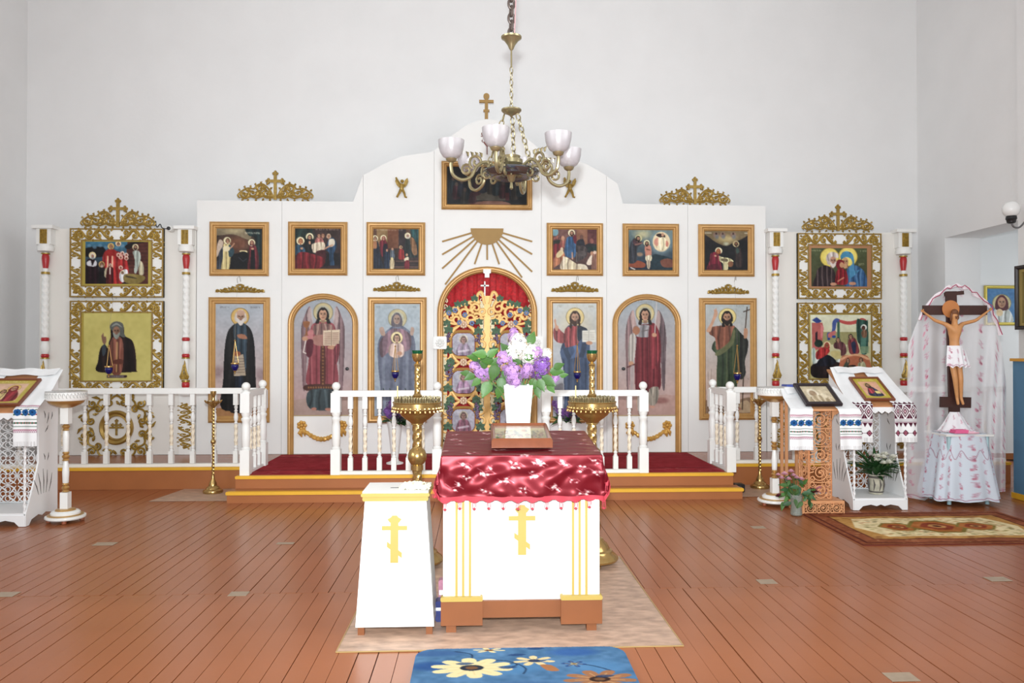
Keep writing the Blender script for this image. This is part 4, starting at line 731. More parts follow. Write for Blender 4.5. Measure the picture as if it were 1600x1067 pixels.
c.poly([(60, 690), (418, 680), (418, 782), (60, 782)], (176, 150, 140)); c.text(195, 82, 280, 9, (130, 130, 126), .6); c.halo(238, 158, 60, (196, 182, 140), (172, 172, 158))
for sg in (-1, 1):
    X = lambda v: 237+sg*v
    c.poly([(X(70), 190), (X(80), 120), (X(110), 180), (X(130), 260), (X(128), 420), (X(118), 620), (X(100), 600), (X(95), 400), (X(60), 260)], (138, 108, 112), folds=5, fl=(176, 150, 150)); c.poly([(X(72), 130), (X(95), 170), (X(80), 260), (X(60), 230)], (196, 176, 170), .7)
c.poly([(165, 250), (200, 218), (280, 218), (310, 250), (315, 330), (320, 460), (318, 600), (148, 600), (150, 470), (165, 340)], (164, 80, 88), folds=9, fc=(120, 52, 60), fl=(196, 116, 120)); c.poly([(225, 350), (250, 350), (252, 600), (222, 600)], (110, 60, 50)); c.poly([(142, 596), (322, 596), (324, 632), (140, 632)], (104, 60, 50)); 
for k in range(12): c.ell(152+k*15, 613, 5, 6, (170, 120, 70), .8); c.ell(237, 370+k*20, 6, 6, (170, 120, 70), .7)
c.poly([(180, 240), (237, 225), (295, 240), (290, 290), (237, 300), (185, 290)], (150, 110, 104), folds=6, fl=(206, 180, 160)); c.poly([(185, 300), (285, 300), (285, 355), (190, 355)], (176, 130, 116), .9); c.poly([(155, 632), (312, 632), (318, 740), (160, 740)], (76, 90, 94), folds=6); c.ell(185, 742, 16, 8, (190, 130, 110)); c.ell(270, 745, 20, 8, (190, 130, 110))
c.poly([(150, 270), (180, 270), (170, 340), (150, 330), (130, 320)], (200, 130, 130)); c.ell(130, 318, 18, 14, SK); c.poly([(120, 215), (158, 215), (152, 245), (143, 255), (147, 295), (155, 300), (122, 300), (132, 290), (135, 255), (124, 245)], (166, 108, 70)); c.line([(135, 330), (120, 400), (145, 410), (150, 330)], 5, (230, 220, 210)); c.poly([(140, 330), (180, 330), (170, 420), (140, 420)], (120, 50, 64))
c.poly([(238, 268), (338, 262), (334, 362), (240, 358)], (216, 196, 170), smooth=False); c.line([(288, 268), (288, 360)], 3, (120, 90, 70))
for k in range(7):
    for xx in (246, 294): c.line([(xx, 284+k*11), (xx+36, 282+k*11)], 4, (120, 60, 56), .7)
c.ell(290, 370, 26, 12, SK); c.poly([(300, 380), (335, 350), (330, 440), (310, 470)], (150, 70, 80), folds=3); c.face(237, 172, 30, (206, 160, 130), hair=(52, 38, 34)); 
for sg in (-1, 1): c.poly([(237+sg*24, 170), (237+sg*36, 200), (237+sg*46, 222), (237+sg*26, 226), (237+sg*20, 200)], (52, 38, 34))
c.noise(5); deacon('arched gilt-framed door with red-robed winged angel holding cup and book', (449.6, 559.4), 506, 458.6, c, 543, 472, 535)
c = Cv(45, 75, 400, 780, 92, ((166, 176, 182), (196, 160, 150)))
c.poly([(45, 690), (400, 660), (400, 780), (45, 780)], (186, 152, 142)); c.ell(310, 690, 60, 24, (150, 96, 90), .7, .5); c.text(175, 90, 255, 8, (130, 130, 126), .5); c.halo(214, 160, 58, (206, 190, 140), (180, 180, 160))
for sg in (-1, 1):
    X = lambda v: 218+sg*v
    c.poly([(X(66), 190), (X(78), 140), (X(110), 200), (X(125), 300), (X(122), 420), (X(115), 620), (X(98), 590), (X(90), 400), (X(56), 260)], (150, 120, 120) if sg < 0 else (120, 100, 104), folds=5); c.poly([(X(74), 145), (X(92), 180), (X(78), 270), (X(58), 240)], (206, 180, 172), .7)
c.poly([(165, 245), (240, 225), (290, 250), (310, 340), (308, 480), (310, 600), (270, 650), (210, 640), (160, 650), (150, 480), (160, 340)], (142, 48, 58), folds=9, fc=(104, 32, 42), fl=(170, 76, 80)); c.poly([(140, 250), (170, 235), (240, 235), (245, 300), (160, 300)], (150, 146, 148), folds=4); c.ell(160, 265, 22, 26, (176, 120, 90)); c.line([(195, 270), (230, 262)], 6, (120, 110, 110))
c.poly([(120, 300), (150, 285), (155, 350), (145, 440), (120, 470), (110, 400)], (176, 168, 160), folds=4); c.ell(128, 465, 15, 14, SK); c.line([(105, 488), (160, 466)], 8, (120, 60, 56)); c.line([(135, 480), (132, 640)], 14, (170, 160, 160), .6); c.poly([(240, 620), (295, 610), (290, 690), (260, 725), (235, 700)], (160, 150, 136), folds=3); c.ell(255, 728, 18, 8, (200, 150, 130)); c.ell(175, 740, 14, 10, (200, 150, 130)); c.poly([(160, 640), (200, 650), (190, 740), (165, 740)], (190, 160, 140))
c.poly([(240, 240), (285, 240), (300, 420), (260, 500), (235, 400)], (156, 58, 66), folds=4); c.line([(285, 88), (272, 300)], 5, (206, 200, 196)); c.ell(270, 292, 15, 13, SK); c.face(214, 172, 29, (206, 160, 132), hair=(64, 44, 36))
for sg in (-1, 1): c.poly([(214+sg*22, 170), (214+sg*34, 200), (214+sg*42, 226), (214+sg*24, 230), (214+sg*18, 200)], (64, 44, 36))
c.noise(5); deacon('arched gilt-framed door with winged angel in dark red mantle holding spear', (957, 1064), 506, 459.5, c, 973.6, 984, 1042)
# ------------------------------------------------------------------ royal doors and the curtain behind
CUR = mat('red_curtain', (196, 30, 38), .7, noise=.5, nscale=30, sheen=.3)
T = thing('red_curtain', 'red patterned curtain hanging behind the central carved doors', 'curtain', (at(761, 700, YI).x, YI+.1, PZ)); m = MB(); x0 = I(690, 500)[0]-T.location.x-.03; x1 = I(833, 500)[0]-T.location.x+.03; vs = []; fs = []; n = 60
for j, z in enumerate((0, I(760, 410)[1]-PZ+.1)):
    for i in range(n+1): vs.append((x0+(x1-x0)*i/n, .014*math.sin(i*.9)+.007*math.sin(i*2.3), z))
for i in range(n): fs.append((i, i+1, n+2+i, n+1+i))
m.add(vs, fs); m.build('cloth', CUR, T)
GT = mat('gilt_tan_carving', (214, 168, 98), .42, .25, noise=.12, nscale=20); LEAFG = mat('carved_leaf_green', (84, 112, 88), .55, noise=.2, nscale=30); GRAPE = mat('carved_grape_purple', (106, 84, 112), .5, noise=.2, nscale=30); LATT = mat('white_gold_lattice', (226, 214, 176), .5, .1, noise=.25, nscale=60)
def royal(label, sg, meds):
    s = YI/FPX; xi = I(761, 600)[0]; xo = I(691.4 if sg < 0 else 832.7, 600)[0]; W = abs(xo-xi); T = thing('carved_door_leaf', label, 'door', ((xi+xo)/2, YI, PZ), 0, 'central carved double doors'); Z = lambda y: I(761, y)[1]; Xp = lambda t: xi+sg*W*t; Y = YI+.03
    tp = lambda t: Z(461)+(Z(494)-Z(461))*t+.04*math.sin(t*9)*.4
    fr = MB(); fr.box(min(Xp(.0), Xp(.07)), max(Xp(.0), Xp(.07)), Y-.01, Y+.02, PZ+.02, Z(462)); fr.build('meeting_stile', GT, T, False, True)
    lt = MB(); a, b = sorted((Xp(.08), Xp(.16))); lt.box(a, b, Y, Y+.012, PZ+.02, Z(470)); a, b = sorted((Xp(.9), Xp(.995))); lt.box(a, b, Y, Y+.012, PZ+.02, Z(497)); a, b = sorted((Xp(.05), Xp(.995))); lt.box(a, b, Y, Y+.012, PZ+.02, PZ+.2)
    for q in range(26):
        for t in (.12, .94): lt.tube(spiral(Xp(t), PZ+.12+q*.078, .034, .01, q, 1.2, 10, Y-.006), .008, 4)
    lt.build('white_lattice', LATT, T, True, True)
    sc = MB()                                # crowning openwork scrolls
    def vine(pts, r0, r1=None):
        p = crom([Vector((Xp(t), z)) for t, z in pts], 6, False); n = len(p); r1 = r1 or r0; sc.tube([(q.x, Y-.008, q.y) for q in p], [r0+(r1-r0)*i/(n-1) for i in range(n)], 6, flat=.6)
    vine([(.06, Z(475)), (.12, Z(457)), (.2, Z(459)), (.22, Z(468)), (.17, Z(474)), (.28, Z(470)), (.45, Z(473)), (.6, Z(478)), (.75, Z(481)), (.9, Z(489)), (.99, Z(494))], .022); vine([(.08, Z(497)), (.3, Z(499)), (.5, Z(504)), (.75, Z(506)), (.97, Z(500))], .02)
    for t, y, r, a in ((.25, 481, .075, 2), (.4, 478, .07, 0), (.5, 489, .085, 1), (.7, 487, .06, 3), (.82, 494, .06, 1), (.22, 497, .07, 4), (.36, 498, .07, 2), (.68, 499, .07, 0), (.1, 487, .05, 1)):
        sc.tube(spiral(Xp(t), Z(y), r, .02, a*sg, 1.15*sg, 16, Y-.008), [.024-.008*i/15 for i in range(16)], 6, flat=.6)
    sc.build('crown_scrollwork', GT, T, True, True)
    yc = 1
    for k, ym in enumerate((538, 597, 657)):
        zc = Z(ym); cx = Xp(.53); md = MB(); rx, rz = 18.5*s, 18.5*s
        rr = [(cx+rx*math.copysign(abs(math.cos(a))**.6, math.cos(a)), zc+rz*math.copysign(abs(math.sin(a))**.6, math.sin(a))) for a in np.linspace(0, 2*PI, 32, endpoint=False)]
        md.sweep(rr, [(.0, Y+.005), (.035, Y-.02), (.03, Y+.01)]); 
        for sx in (-1, 1):                   # acanthus curls either side
            for dz, r, tu in ((.13, .08, .8), (-.13, .08, -.8), (.0, .06, .7)):
                md.tube(spiral(cx+sx*(rx+.075), zc+dz, r, .022, PI/2 if dz > 0 else -PI/2, sx*tu*1.4, 14, Y-.006), [.026-.012*i/13 for i in range(14)], 6, flat=.6)
            md.tube([(cx+sx*.03, Y-.01, zc+rz+.11), (cx+sx*.12, Y-.01, zc+rz+.05), (cx+sx*(rx+.03), Y-.01, zc+rz-.06)], [.012, .03, .012], 6, flat=.6); md.tube([(cx+sx*.03, Y-.01, zc-rz-.1), (cx+sx*.1, Y-.01, zc-rz-.06), (cx+sx*(rx+.02), Y-.01, zc-rz+.06)], [.012, .028, .012], 6, flat=.6)
        M = md.build('medallion_frame', GT, T, True, True)
        c = Cv(0, 0, 100, 100, 34, ((178, 176, 186), (166, 160, 174))); c.ell(50, 30, 18, 18, (206, 190, 150), .7); c.poly([(20, 100), (28, 55), (50, 44), (72, 55), (80, 100)], meds[k], .9, folds=5); c.face(50, 32, 11, (176, 130, 116), hair=(90, 60, 60)); c.line([(30, 80), (70, 74)], 8, (214, 206, 214), .7); c.noise(16, 3)
        L = wloc(M); colgrid('icon_panel', c, lambda u, v: (cx-rx*1.0+2*rx*u-L.x, Y-L.y-.004, zc+rz-2*rz*v-L.z), PIC, M, lambda u, v: abs(2*u-1)**3.3+abs(2*v-1)**3.3 <= 1.0)
        rs = MB(); zr = Z(ym-31)
        for q in range(8): rs.ball((cx+.035*math.cos(q*PI/4), Y-.015, zr+.035*math.sin(q*PI/4)), .02, 6)
        rs.ball((cx, Y-.03, zr), .02, 6); rs.build('rosette', mat('rosette_pink', (222, 190, 160), .5), T, True, True)
        lf = MB(); gp = MB()
        for tx, dy in ((.15, 10), (.88, 10), (.2, -20), (.86, -22), (.24, 28), (.82, 28)):
            px, pz = Xp(tx), Z(ym+dy)
            for q in range(5):
                a = PI/2+(q-2)*1.05; lf.tube([(px, Y-.012, pz), (px+.035*math.cos(a), Y-.02, pz+.035*math.sin(a)), (px+.075*math.cos(a), Y-.01, pz+.075*math.sin(a))], [.014, .032, .004], 6, flat=.5)
            if abs(dy) > 12:
                for q in range(9): gp.ball((px+random.uniform(-.03, .03), Y-.03, pz-.05-.012*q+random.uniform(-.01, .01)), .018, 6)
        lf.build('vine_leaves', LEAFG, T, True, True); gp.build('grape_cluster', GRAPE, T, True, True)
    g2 = MB(); l2 = MB(); bl = MB()
    for t, y in ((.28, 467), (.5, 474), (.66, 476), (.85, 484), (.9, 505), (.18, 503)):
        for q in range(5):
            a = PI/2+(q-2)*1.05; l2.tube([(Xp(t), Y-.012, Z(y)), (Xp(t)+.03*math.cos(a), Y-.018, Z(y)+.03*math.sin(a)), (Xp(t)+.06*math.cos(a), Y-.01, Z(y)+.06*math.sin(a))], [.01, .026, .004], 6, flat=.5)
    for t, y in ((.5, 492), (.72, 485), (.86, 489), (.34, 505), (.62, 504)):
        for q in range(6): bl.ball((Xp(t)+.022*math.cos(q), Y-.02, Z(y)+.022*math.sin(q)), .016, 6)
    l2.build('vine_leaves', LEAFG, T, True, True); bl.build('blue_flowers', mat('carved_blue', (110, 130, 170), .5), T, True, True)
    return T
royal('left leaf of carved gilt double doors with vine leaves and oval icons', -1, ((150, 130, 150), (170, 130, 160), (150, 90, 110)))
royal('right leaf of carved gilt double doors, partly behind the lilac bouquet', 1, ((160, 140, 176), (140, 120, 150), (120, 100, 130)))
x, zb = I(757.5, 462); T = thing('door_cross', 'thin white metal cross standing on top of the carved doors', 'cross', (x, YI+.03, zb)); m = MB(); m.box(-.009, .009, 0, .015, -.02, 24*YI/FPX*.95); m.box(-.055, .055, 0, .015, .125, .145); m.build('cross_body', WHITE, T, False)
x, z = I(761, 427); T = thing('keystone_block', 'small white notched block at the top of the central arch', 'ornament', (x, YI-.03, z)); m = MB(); m.prism([(-.05, .05), (.05, .05), (.05, -.0), (.03, -.01), (.03, -.06), (-.03, -.06), (-.03, -.01), (-.05, 0)], -.03, .01); m.build('block', WHITE, T, False)
for lb, px in (('white square rosette block left of the carved doors', 688), ('white square rosette block right of the carved doors', 838)):
    x, z = I(px, 537); T = thing('rosette_block', lb, 'ornament', (x, YI-.05, z-.07)); MB().box(-.085, .085, -.02, .05, 0, .165, ch=.012).build('block', WHITE, T, False); m = MB()
    for q in range(8): m.ball((.04*math.cos(q*PI/4), -.022, .08+.04*math.sin(q*PI/4)), .018, 6)
    m.ball((0, -.03, .08), .02, 6); m.build('rosette', WHITE, T)
# ------------------------------------------------------------------ balustrades
CREAMT = mat('cream_twist_paint', (238, 224, 200), .5)
BH = .80
def twist(m, r, z0, z1, turns, amp=.2, lobes=3, seg=10, n=24, c=(0, 0)):
    vs = []; fs = []
    for i in range(n+1):
        z = z0+(z1-z0)*i/n
        for q in range(seg):
            a = 2*PI*q/seg; rr = r*(1+amp*math.cos(lobes*a-2*PI*turns*i/n)); vs.append((c[0]+rr*math.cos(a), c[1]+rr*math.sin(a), z))
    for i in range(n):
        for q in range(seg): fs.append((i*seg+q, i*seg+(q+1) % seg, (i+1)*seg+(q+1) % seg, (i+1)*seg+q))
    fs.append(tuple(range(seg-1, -1, -1))); fs.append(tuple(n*seg+q for q in range(seg))); m.add(vs, fs)
def bal_mesh():
    m = MB(); w = .026
    m.box(-w, w, -w, w, 0, .14); m.box(-w, w, -w, w, BH-.13, BH)
    m.lathe([(.02, .14), (.024, .15), (.014, .165), (.022, .18), (.022, .19), (.013, .2), (.012, .21), (.012, .44), (.013, .45), (.023, .46), (.014, .475), (.024, .5), (.027, .53), (.02, .57), (.013, .59), (.023, .6), (.013, .615), (.018, .63), (.022, .65), (.014, .66), (.022, .67)], 10)
    return m
def newel_mesh(H):
    m = MB(); w = .05
    m.box(-w, w, -w, w, 0, .27); m.box(-w, w, -w, w, H-.33, H-.12)
    m.lathe([(.045, .27), (.05, .285), (.035, .3), (.042, .32), (.045, .4), (.045, H-.48), (.038, H-.43), (.05, H-.41), (.05, H-.395), (.036, H-.38), (.048, H-.345), (.048, H-.33)], 16)
    m.lathe([(.05, H-.12), (.045, H-.105), (.026, H-.095), (.03, H-.088)]+[(.046*math.sin(PI*k/8), H-.048-.046*math.cos(PI*k/8)) for k in range(1, 9)], 16)
    return m
_B = {}
def balustrade(label, A, B, n, posts, lab_rail=.06, skip=()):
    A = Vector(A); B = Vector(B); d = B-A; L = d.length; T = thing('balustrade', label, 'railing', (A.x, A.y, PZ), math.atan2(d.y, d.x))
    MB().box(0, L, -.035, .035, .84, .905, ch=.01).build('top_rail', WHITE, T); MB().box(0, L, -.03, .03, 0, .035).build('bottom_rail', WHITE, T)
    for k in range(n):
        if 'b' not in _B: _B['b'] = bal_mesh().build('baluster', WHITE, T); o = _B['b']; tw = MB(); twist(tw, .018, .205, .445, 3); t = tw.build('twisted_middle', CREAMT, o); _B['t'] = t
        else: o = inst(_B['b'], 'baluster', T); t = inst(_B['t'], 'twisted_middle', o)
        o.location = (L*(k+1)/(n+1), 0, .038)
    for p in posts:
        if 'p' not in _B: _B['p'] = newel_mesh(1.0).build('newel_post', WHITE, T); o = _B['p']
        else: o = inst(_B['p'], 'newel_post', T)
        o.location = (L*p, 0, 0)
YB = YF+.075; pX = lambda px, Y, y=735: at(px, y, Y).x
ls, rs = pX(384, YB), pX(1141, YB); YR = YS+.07
balustrade('white turned balustrade before the left wing and its wreath', (XL+.03, YR, 0), (ls-.06, YR, 0), 14, ())
balustrade('short white balustrade running back beside the left newel post', (ls, YB, 0), (ls, YR, 0), 3, (0, 1))
balustrade('white balustrade behind the left brass candle stand', (pX(525, YB), YB, 0), (pX(683, YB), YB, 0), 6, (0, 1))
balustrade('white balustrade behind the right brass candle stand', (pX(853, YB), YB, 0), (pX(1005, YB), YB, 0), 6, (0, 1))
balustrade('short white balustrade running back beside the right newel post', (rs, YB, 0), (rs, YR, 0), 3, (0, 1))
balustrade('white turned balustrade before the right wing and lecterns', (rs+.06, YR, 0), (XR-.03, YR, 0), 14, ())
# ------------------------------------------------------------------ brass candle stands
GREEN = mat('green_glass', (16, 96, 60), .08, 0, trans=.5); BLUEG = mat('blue_glass', (30, 30, 120), .08, 0, trans=.4); REDG = mat('red_glass', (120, 16, 24), .1, 0, trans=.4); WAX = mat('candle_wax', (226, 196, 130), .5)
def big_stand(label, px):
    p = at(px, 640, 5.72); T = thing('candle_stand', label, 'candle stand', (p.x, 5.72, .004), 0, 'large brass candle stands'); 
    m = MB(); m.lathe([(.19, .035), (.195, .05), (.18, .07), (.155, .09), (.15, .105), (.13, .115), (.115, .15), (.085, .175), (.08, .19), (.06, .2), (.05, .235)], 28)
    for k in range(3): a = k*2*PI/3+.6; m.ball((.165*math.cos(a), .165*math.sin(a), .02), .03, 10, sz=.66)
    m.build('base', BRASS, T)
    m = MB(); m.lathe([(.035, .235), (.06, .25), (.068, .285), (.06, .32), (.035, .335), (.045, .35), (.06, .37), (.045, .39), (.033, .4)], 24); twist(m, .033, .4, .7, 4, .12, 4, 16, 40); m.lathe([(.03, .7), (.045, .705), (.045, .74), (.04, .745), (.052, .755), (.068, .785), (.07, .815), (.058, .85), (.04, .865), (.036, .875)], 24); twist(m, .034, .875, 1.04, 2.5, .1, 4, 16, 30); m.lathe([(.034, 1.035), (.045, 1.04), (.045, 1.055)], 20); m.build('stem', BRASS, T)
    m = MB(); m.lathe([(.045, 1.05), (.055, 1.06), (.09, 1.085), (.12, 1.11), (.125, 1.12), (.14, 1.13), (.165, 1.145), (.17, 1.15), (.178, 1.155), (.178, 1.2), (.184, 1.205), (.18, 1.21), (.17, 1.195), (.06, 1.2), (.05, 1.22), (.03, 1.245)], 40)
    for k in range(32): a = 2*PI*k/32; m.ball((.178*math.cos(a), .178*math.sin(a), 1.165), .012, 6); m.tube([(.185*math.cos(a), .185*math.sin(a), 1.15), (.188*math.cos(a), .188*math.sin(a), 1.14), (.18*math.cos(a), .18*math.sin(a), 1.138)], .006, 4)
    bw = m.build('bowl', BRASS, T)
    h = MB()
    for rr, nn in ((.165, 26), (.13, 20), (.095, 14)):
        for k in range(nn): a = 2*PI*(k+.3)/nn; h.lathe([(.006, 1.19), (.006, 1.225), (.0075, 1.228), (.0075, 1.245), (.005, 1.246)], 6, c=(rr*math.cos(a), rr*math.sin(a), 0))
    h.build('candle_holders', BRASSD, bw)
    m = MB(); m.lathe([(.03, 1.24), (.035, 1.255), (.022, 1.27)], 16); twist(m, .021, 1.27, 1.475, 4, .1, 4, 14, 36); m.lathe([(.02, 1.475), (.028, 1.48), (.02, 1.49), (.012, 1.5), (.03, 1.515), (.04, 1.54), (.042, 1.565), (.036, 1.565), (.034, 1.54)], 20); m.build('upper_stem', BRASS, T)
    MB().lathe([(.02, 1.54), (.034, 1.555), (.038, 1.57), (.043, 1.59), (.04, 1.59), (.034, 1.57), (.02, 1.555)], 18).build('green_cup', GREEN, T)
    MB().lathe([(.004, 1.24), (.004, 1.33), (.001, 1.332)], 6, c=(-.135, -.1, 0)).build('candle', WAX, T)
big_stand('large polished brass candle stand left of the red-draped lectern', 652); big_stand('large polished brass candle stand right of the red-draped lectern', 925)
def slim_stand(label, px, Y, glass):
    p = at(px, 700, Y); T = thing('slim_candle_stand', label, 'candle stand', (p.x, Y, .004), 0, 'slim brass candle stands'); m = MB()
    m.lathe([(.105, .0), (.11, .015), (.105, .03), (.075, .045), (.07, .06), (.045, .08), (.04, .11), (.02, .15), (.016, .2)], 24); m.build('base', BRASS, T)
    m = MB(); twist(m, .014, .19, .55, 9, .2, 3, 10, 70); m.lathe([(.014, .54), (.028, .56), (.028, .575), (.014, .6)], 14); twist(m, .014, .6, .95, 9, .2, 3, 10, 70); m.build('twisted_stem', BRASS, T)
    m = MB(); m.lathe([(.014, .94), (.03, .96), (.055, .985), (.08, 1.0), (.085, 1.02), (.06, 1.025), (.02, 1.03), (.018, 1.06)], 24)
    for k in range(10): a = k*PI/5; m.tube([(.075*math.cos(a), .075*math.sin(a), 1.01), (.098*math.cos(a), .098*math.sin(a), 1.03)], [.014, .004], 5)
    m.build('drip_tray', BRASS, T); MB().lathe([(.016, 1.05), (.022, 1.08), (.03, 1.1), (.032, 1.13), (.027, 1.13), (.02, 1.09)], 16).build('candle_cup', glass, T)
slim_stand('slim twisted brass candle stand on the left, by the platform', 333, 8.72, BRASS); slim_stand('slim twisted brass candle stand with red cup on the right', 1187, 8.76, REDG)
SILV = mat('silver_ornament', (206, 206, 204), .3, .5, noise=.3, nscale=60); WG = mat('white_gloss', (238, 238, 234), .3); GB = mat('gold_band', (190, 150, 90), .3, .6)
def white_stand(label, px, py, Y):
    p = at(px, py, Y); T = thing('round_candle_stand', label, 'candle stand', (p.x, Y, .004), 0, 'white round candle stands'); 
    m = MB(); m.lathe([(.165, .03), (.172, .04), (.17, .055), (.15, .06), (.125, .062), (.125, .085), (.11, .1), (.07, .105)], 32); m.build('base', WG, T)
    m = MB(); m.lathe([(.15, .058), (.152, .066), (.135, .07), (.12, .07)], 32); m.lathe([(.09, .1), (.08, .115), (.045, .12)], 28); m.build('base_gold_rings', GB, T)
    for k in range(4): a = k*PI/2+.4; MB().lathe([(.02, 0), (.022, .02), (.015, .032)], 10, c=(.135*math.cos(a), .135*math.sin(a), 0)).build('foot', mat('wood_foot', (150, 80, 50), .5), T)
    m = MB(); m.box(-.035, .035, -.035, .035, .115, .27); m.lathe([(.02, .35), (.026, .36), (.03, .46), (.022, .54), (.018, .56)], 16); m.lathe([(.018, .64), (.026, .66), (.028, .8), (.022, .84)], 16); m.box(-.036, .036, -.036, .036, .905, 1.06); m.build('stem', WG, T)
    for z in (.27, .56, .84): MB().lathe([(.02, z), (.032, z+.005), (.022, z+.02), (.033, z+.035), (.033, z+.045), (.02, z+.06), (.03, z+.072), (.024, z+.085)], 16).build('gold_knop', GB, T)
    m = MB(); m.lathe([(.05, 1.055), (.07, 1.062), (.12, 1.085), (.145, 1.1), (.155, 1.12), (.15, 1.13)], 32); m.build('gold_dish', GB, T)
    m = MB(); m.lathe([(.1, 1.105), (.165, 1.125), (.172, 1.14), (.172, 1.205), (.166, 1.21), (.162, 1.2), (.162, 1.14), (.001, 1.135)], 40); rim = m.build('tray', WG, T)
    o = MB()
    for k in range(36):
        a = 2*PI*k/36; o.tube([(.173*math.cos(a+.05*math.cos(q)), .173*math.sin(a+.05*math.cos(q)), 1.172+.022*math.sin(q)) for q in np.linspace(0, 5, 9)], .0028, 4)
    o.lathe([(.171, 1.2), (.176, 1.205), (.171, 1.21)], 36); o.build('silver_pattern', SILV, rim)
white_stand('white and gold round candle stand beside the left white lectern', 103, 700, 7.33); white_stand('white and gold round candle stand beside the tan lectern', 1210, 700, 7.82)
# ------------------------------------------------------------------ hanging oil lamps before the icons
def lampada(label, px, py, yap, yhook, hx=None):
    Y = YI-.13; p = at(px, py, Y); za = at(px, yap, Y).z-p.z; zh = at(px, yhook, YI-.03).z-p.z; T = thing('hanging_lamp', label, 'oil lamp', p, 0, 'oil lamps hanging before the icons')
    m = MB(); m.tube([(0, 0, za), (0, .02, (za+zh)/2), (0, .1, zh)], .0012, 4); m.tube([(0, .1, zh), (0, .07, zh+.05), (0.02, .1, zh+.09), (.03, .128, zh+.02)], .003, 5); m.build('wire', mat('thin_wire', (150, 142, 130), .4, .6), T)
    m = MB()
    for k in range(3): a = k*2*PI/3+.5; m.tube([(0, 0, za), (.045*math.cos(a), .045*math.sin(a), .045)], .0035, 5)
    m.ball((0, 0, za), .012, 8); m.lathe([(.04, .03), (.05, .035), (.05, .05), (.04, .052)], 18); m.build('chains_and_rim', GB, T)
    MB().lathe([(.005, -.06), (.025, -.045), (.045, -.01), (.046, .02), (.038, .035), (.034, .03), (.04, 0), (.02, -.04)], 18).build('glass_cup', BLUEG, T); MB().lathe([(.001, -.095), (.01, -.085), (.006, -.07), (.016, -.06), (.02, -.045)], 12).build('finial', GB, T)
for lb, a in (('oil lamp hanging before the yellow elder icon', (170, 578, 540, 469)), ('oil lamp hanging before the black-mantled monk icon', (367, 573, 532, 442)), ('blue oil lamp hanging before the pale veiled woman icon', (617.5, 585, 541, 440)), ('blue oil lamp hanging before the icon of man with book', (902, 586, 538, 440)), ('oil lamp hanging before the green-mantled man icon', (1152, 588, 540, 440))): lampada(lb, *a)
# ------------------------------------------------------------------ chandelier
cp = at(799, 268, 5.0); T = thing('chandelier', 'brass chandelier with six frosted glass bowl shades hanging on a chain', 'chandelier', cp); ANT = BRASSD
zpx = lambda y: at(799, y, 5.0).z-cp.z
m = MB(); m.lathe([(.001, .03), (.05, .035), (.075, .05), (.075, .075), (.055, .085), (.06, .1), (.02, .11)], 28); m.lathe([(.001, -.12), (.012, -.11), (.008, -.07), (.02, -.06), (.03, -.03), (.055, -.01), (.06, .03)], 20); m.build('hub', ANT, T)
m = MB(); m.lathe([(.06, -.025), (.12, -.045), (.165, -.03), (.185, -.005), (.18, .005), (.12, -.01), (.06, .01)], 40); m.build('ring_plate', mat('dark_mirror_plate', (120, 124, 130), .12, .9), T)
shade = MB(); shade.lathe([(.022, 0), (.034, .003), (.056, .016), (.071, .04), (.08, .075), (.084, .118), (.081, .118), (.077, .076), (.068, .043), (.053, .02), (.02, .006)], 28)
GLS = mat('frosted_glass', (226, 220, 222), .3, 0, trans=.75, noise=.06, nscale=25, bump=.1, bscale=120)
arm = MB()
arm.tube([tuple(v) for v in crom([Vector(q) for q in ((.1, 0, .02), (.17, 0, .05), (.23, 0, .02), (.27, 0, -.05), (.33, 0, -.075), (.385, 0, -.05), (.4, 0, .0), (.4, 0, .04))], 5, False)], .011, 8); arm.tube(spiral(.235, .045, .05, .012, -1, 1.3, 18, 0), .009, 6); arm.tube(spiral(.3, -.01, .04, .01, 2.5, -1.3, 16, 0), .008, 6); arm.tube(spiral(.17, -.03, .035, .01, 1, 1.2, 14, 0), .008, 6)
for q in range(4): arm.tube([(.2+q*.03, 0, .08), (.2+q*.03, .0, .1), (.215+q*.03, 0, .11)], [.006, .01, .002], 5)
arm.lathe([(.012, .03), (.03, .04), (.036, .055), (.022, .06)], 16, c=(.4, 0, 0))
am = sm = None
for k in range(6):
    th = R(-16+60*k); d = Matrix.Rotation(th-PI/2, 4, 'Z')
    if am is None: am = arm.build('arm', ANT, T); o = am; sm = shade.build('glass_shade', GLS, o); s_ = sm; bb = MB(); bb.lathe([(.012, .0), (.014, .03), (.022, .06), (.02, .08), (.001, .095)], 12); bu = bb.build('bulb', mat('opal_bulb', (240, 238, 230), .3), o); b_ = bu
    else: o = inst(am, 'arm', T); s_ = inst(sm, 'glass_shade', o); b_ = inst(bu, 'bulb', o)
    o.rotation_euler = (0, 0, th-PI/2); s_.location = (.4, 0, .055); b_.location = (.4, 0, .055)
link = MB(); link.tube([(.012*math.cos(a), 0, .021*math.sin(a)) for a in np.linspace(0, 2*PI, 14, endpoint=False)], .0032, 6, True); lk = None
def chain(a, b, n, sc=1.0, m=None, name='chain_link'):
    global lk
    a, b = Vector(a), Vector(b); q = (b-a).to_track_quat('Z', 'Y')
    for i in range(n):
        if lk is None: lk = link.build('chain_link', ANT, T); o = lk
        else: o = inst(lk, name, T)
        if m is not None and o is not lk:
            pass
        o.location = a+(b-a)*((i+.5)/n); o.rotation_mode = 'QUATERNION'; o.rotation_quaternion = q @ Matrix.Rotation(R(90)*(i % 2)+.5, 3, 'Z').to_quaternion(); L = (b-a).length/n/.042*1.2; o.scale = (L*sc, L*sc, L)
zc0, zc1, zp = zpx(66), zpx(105), zpx(176)
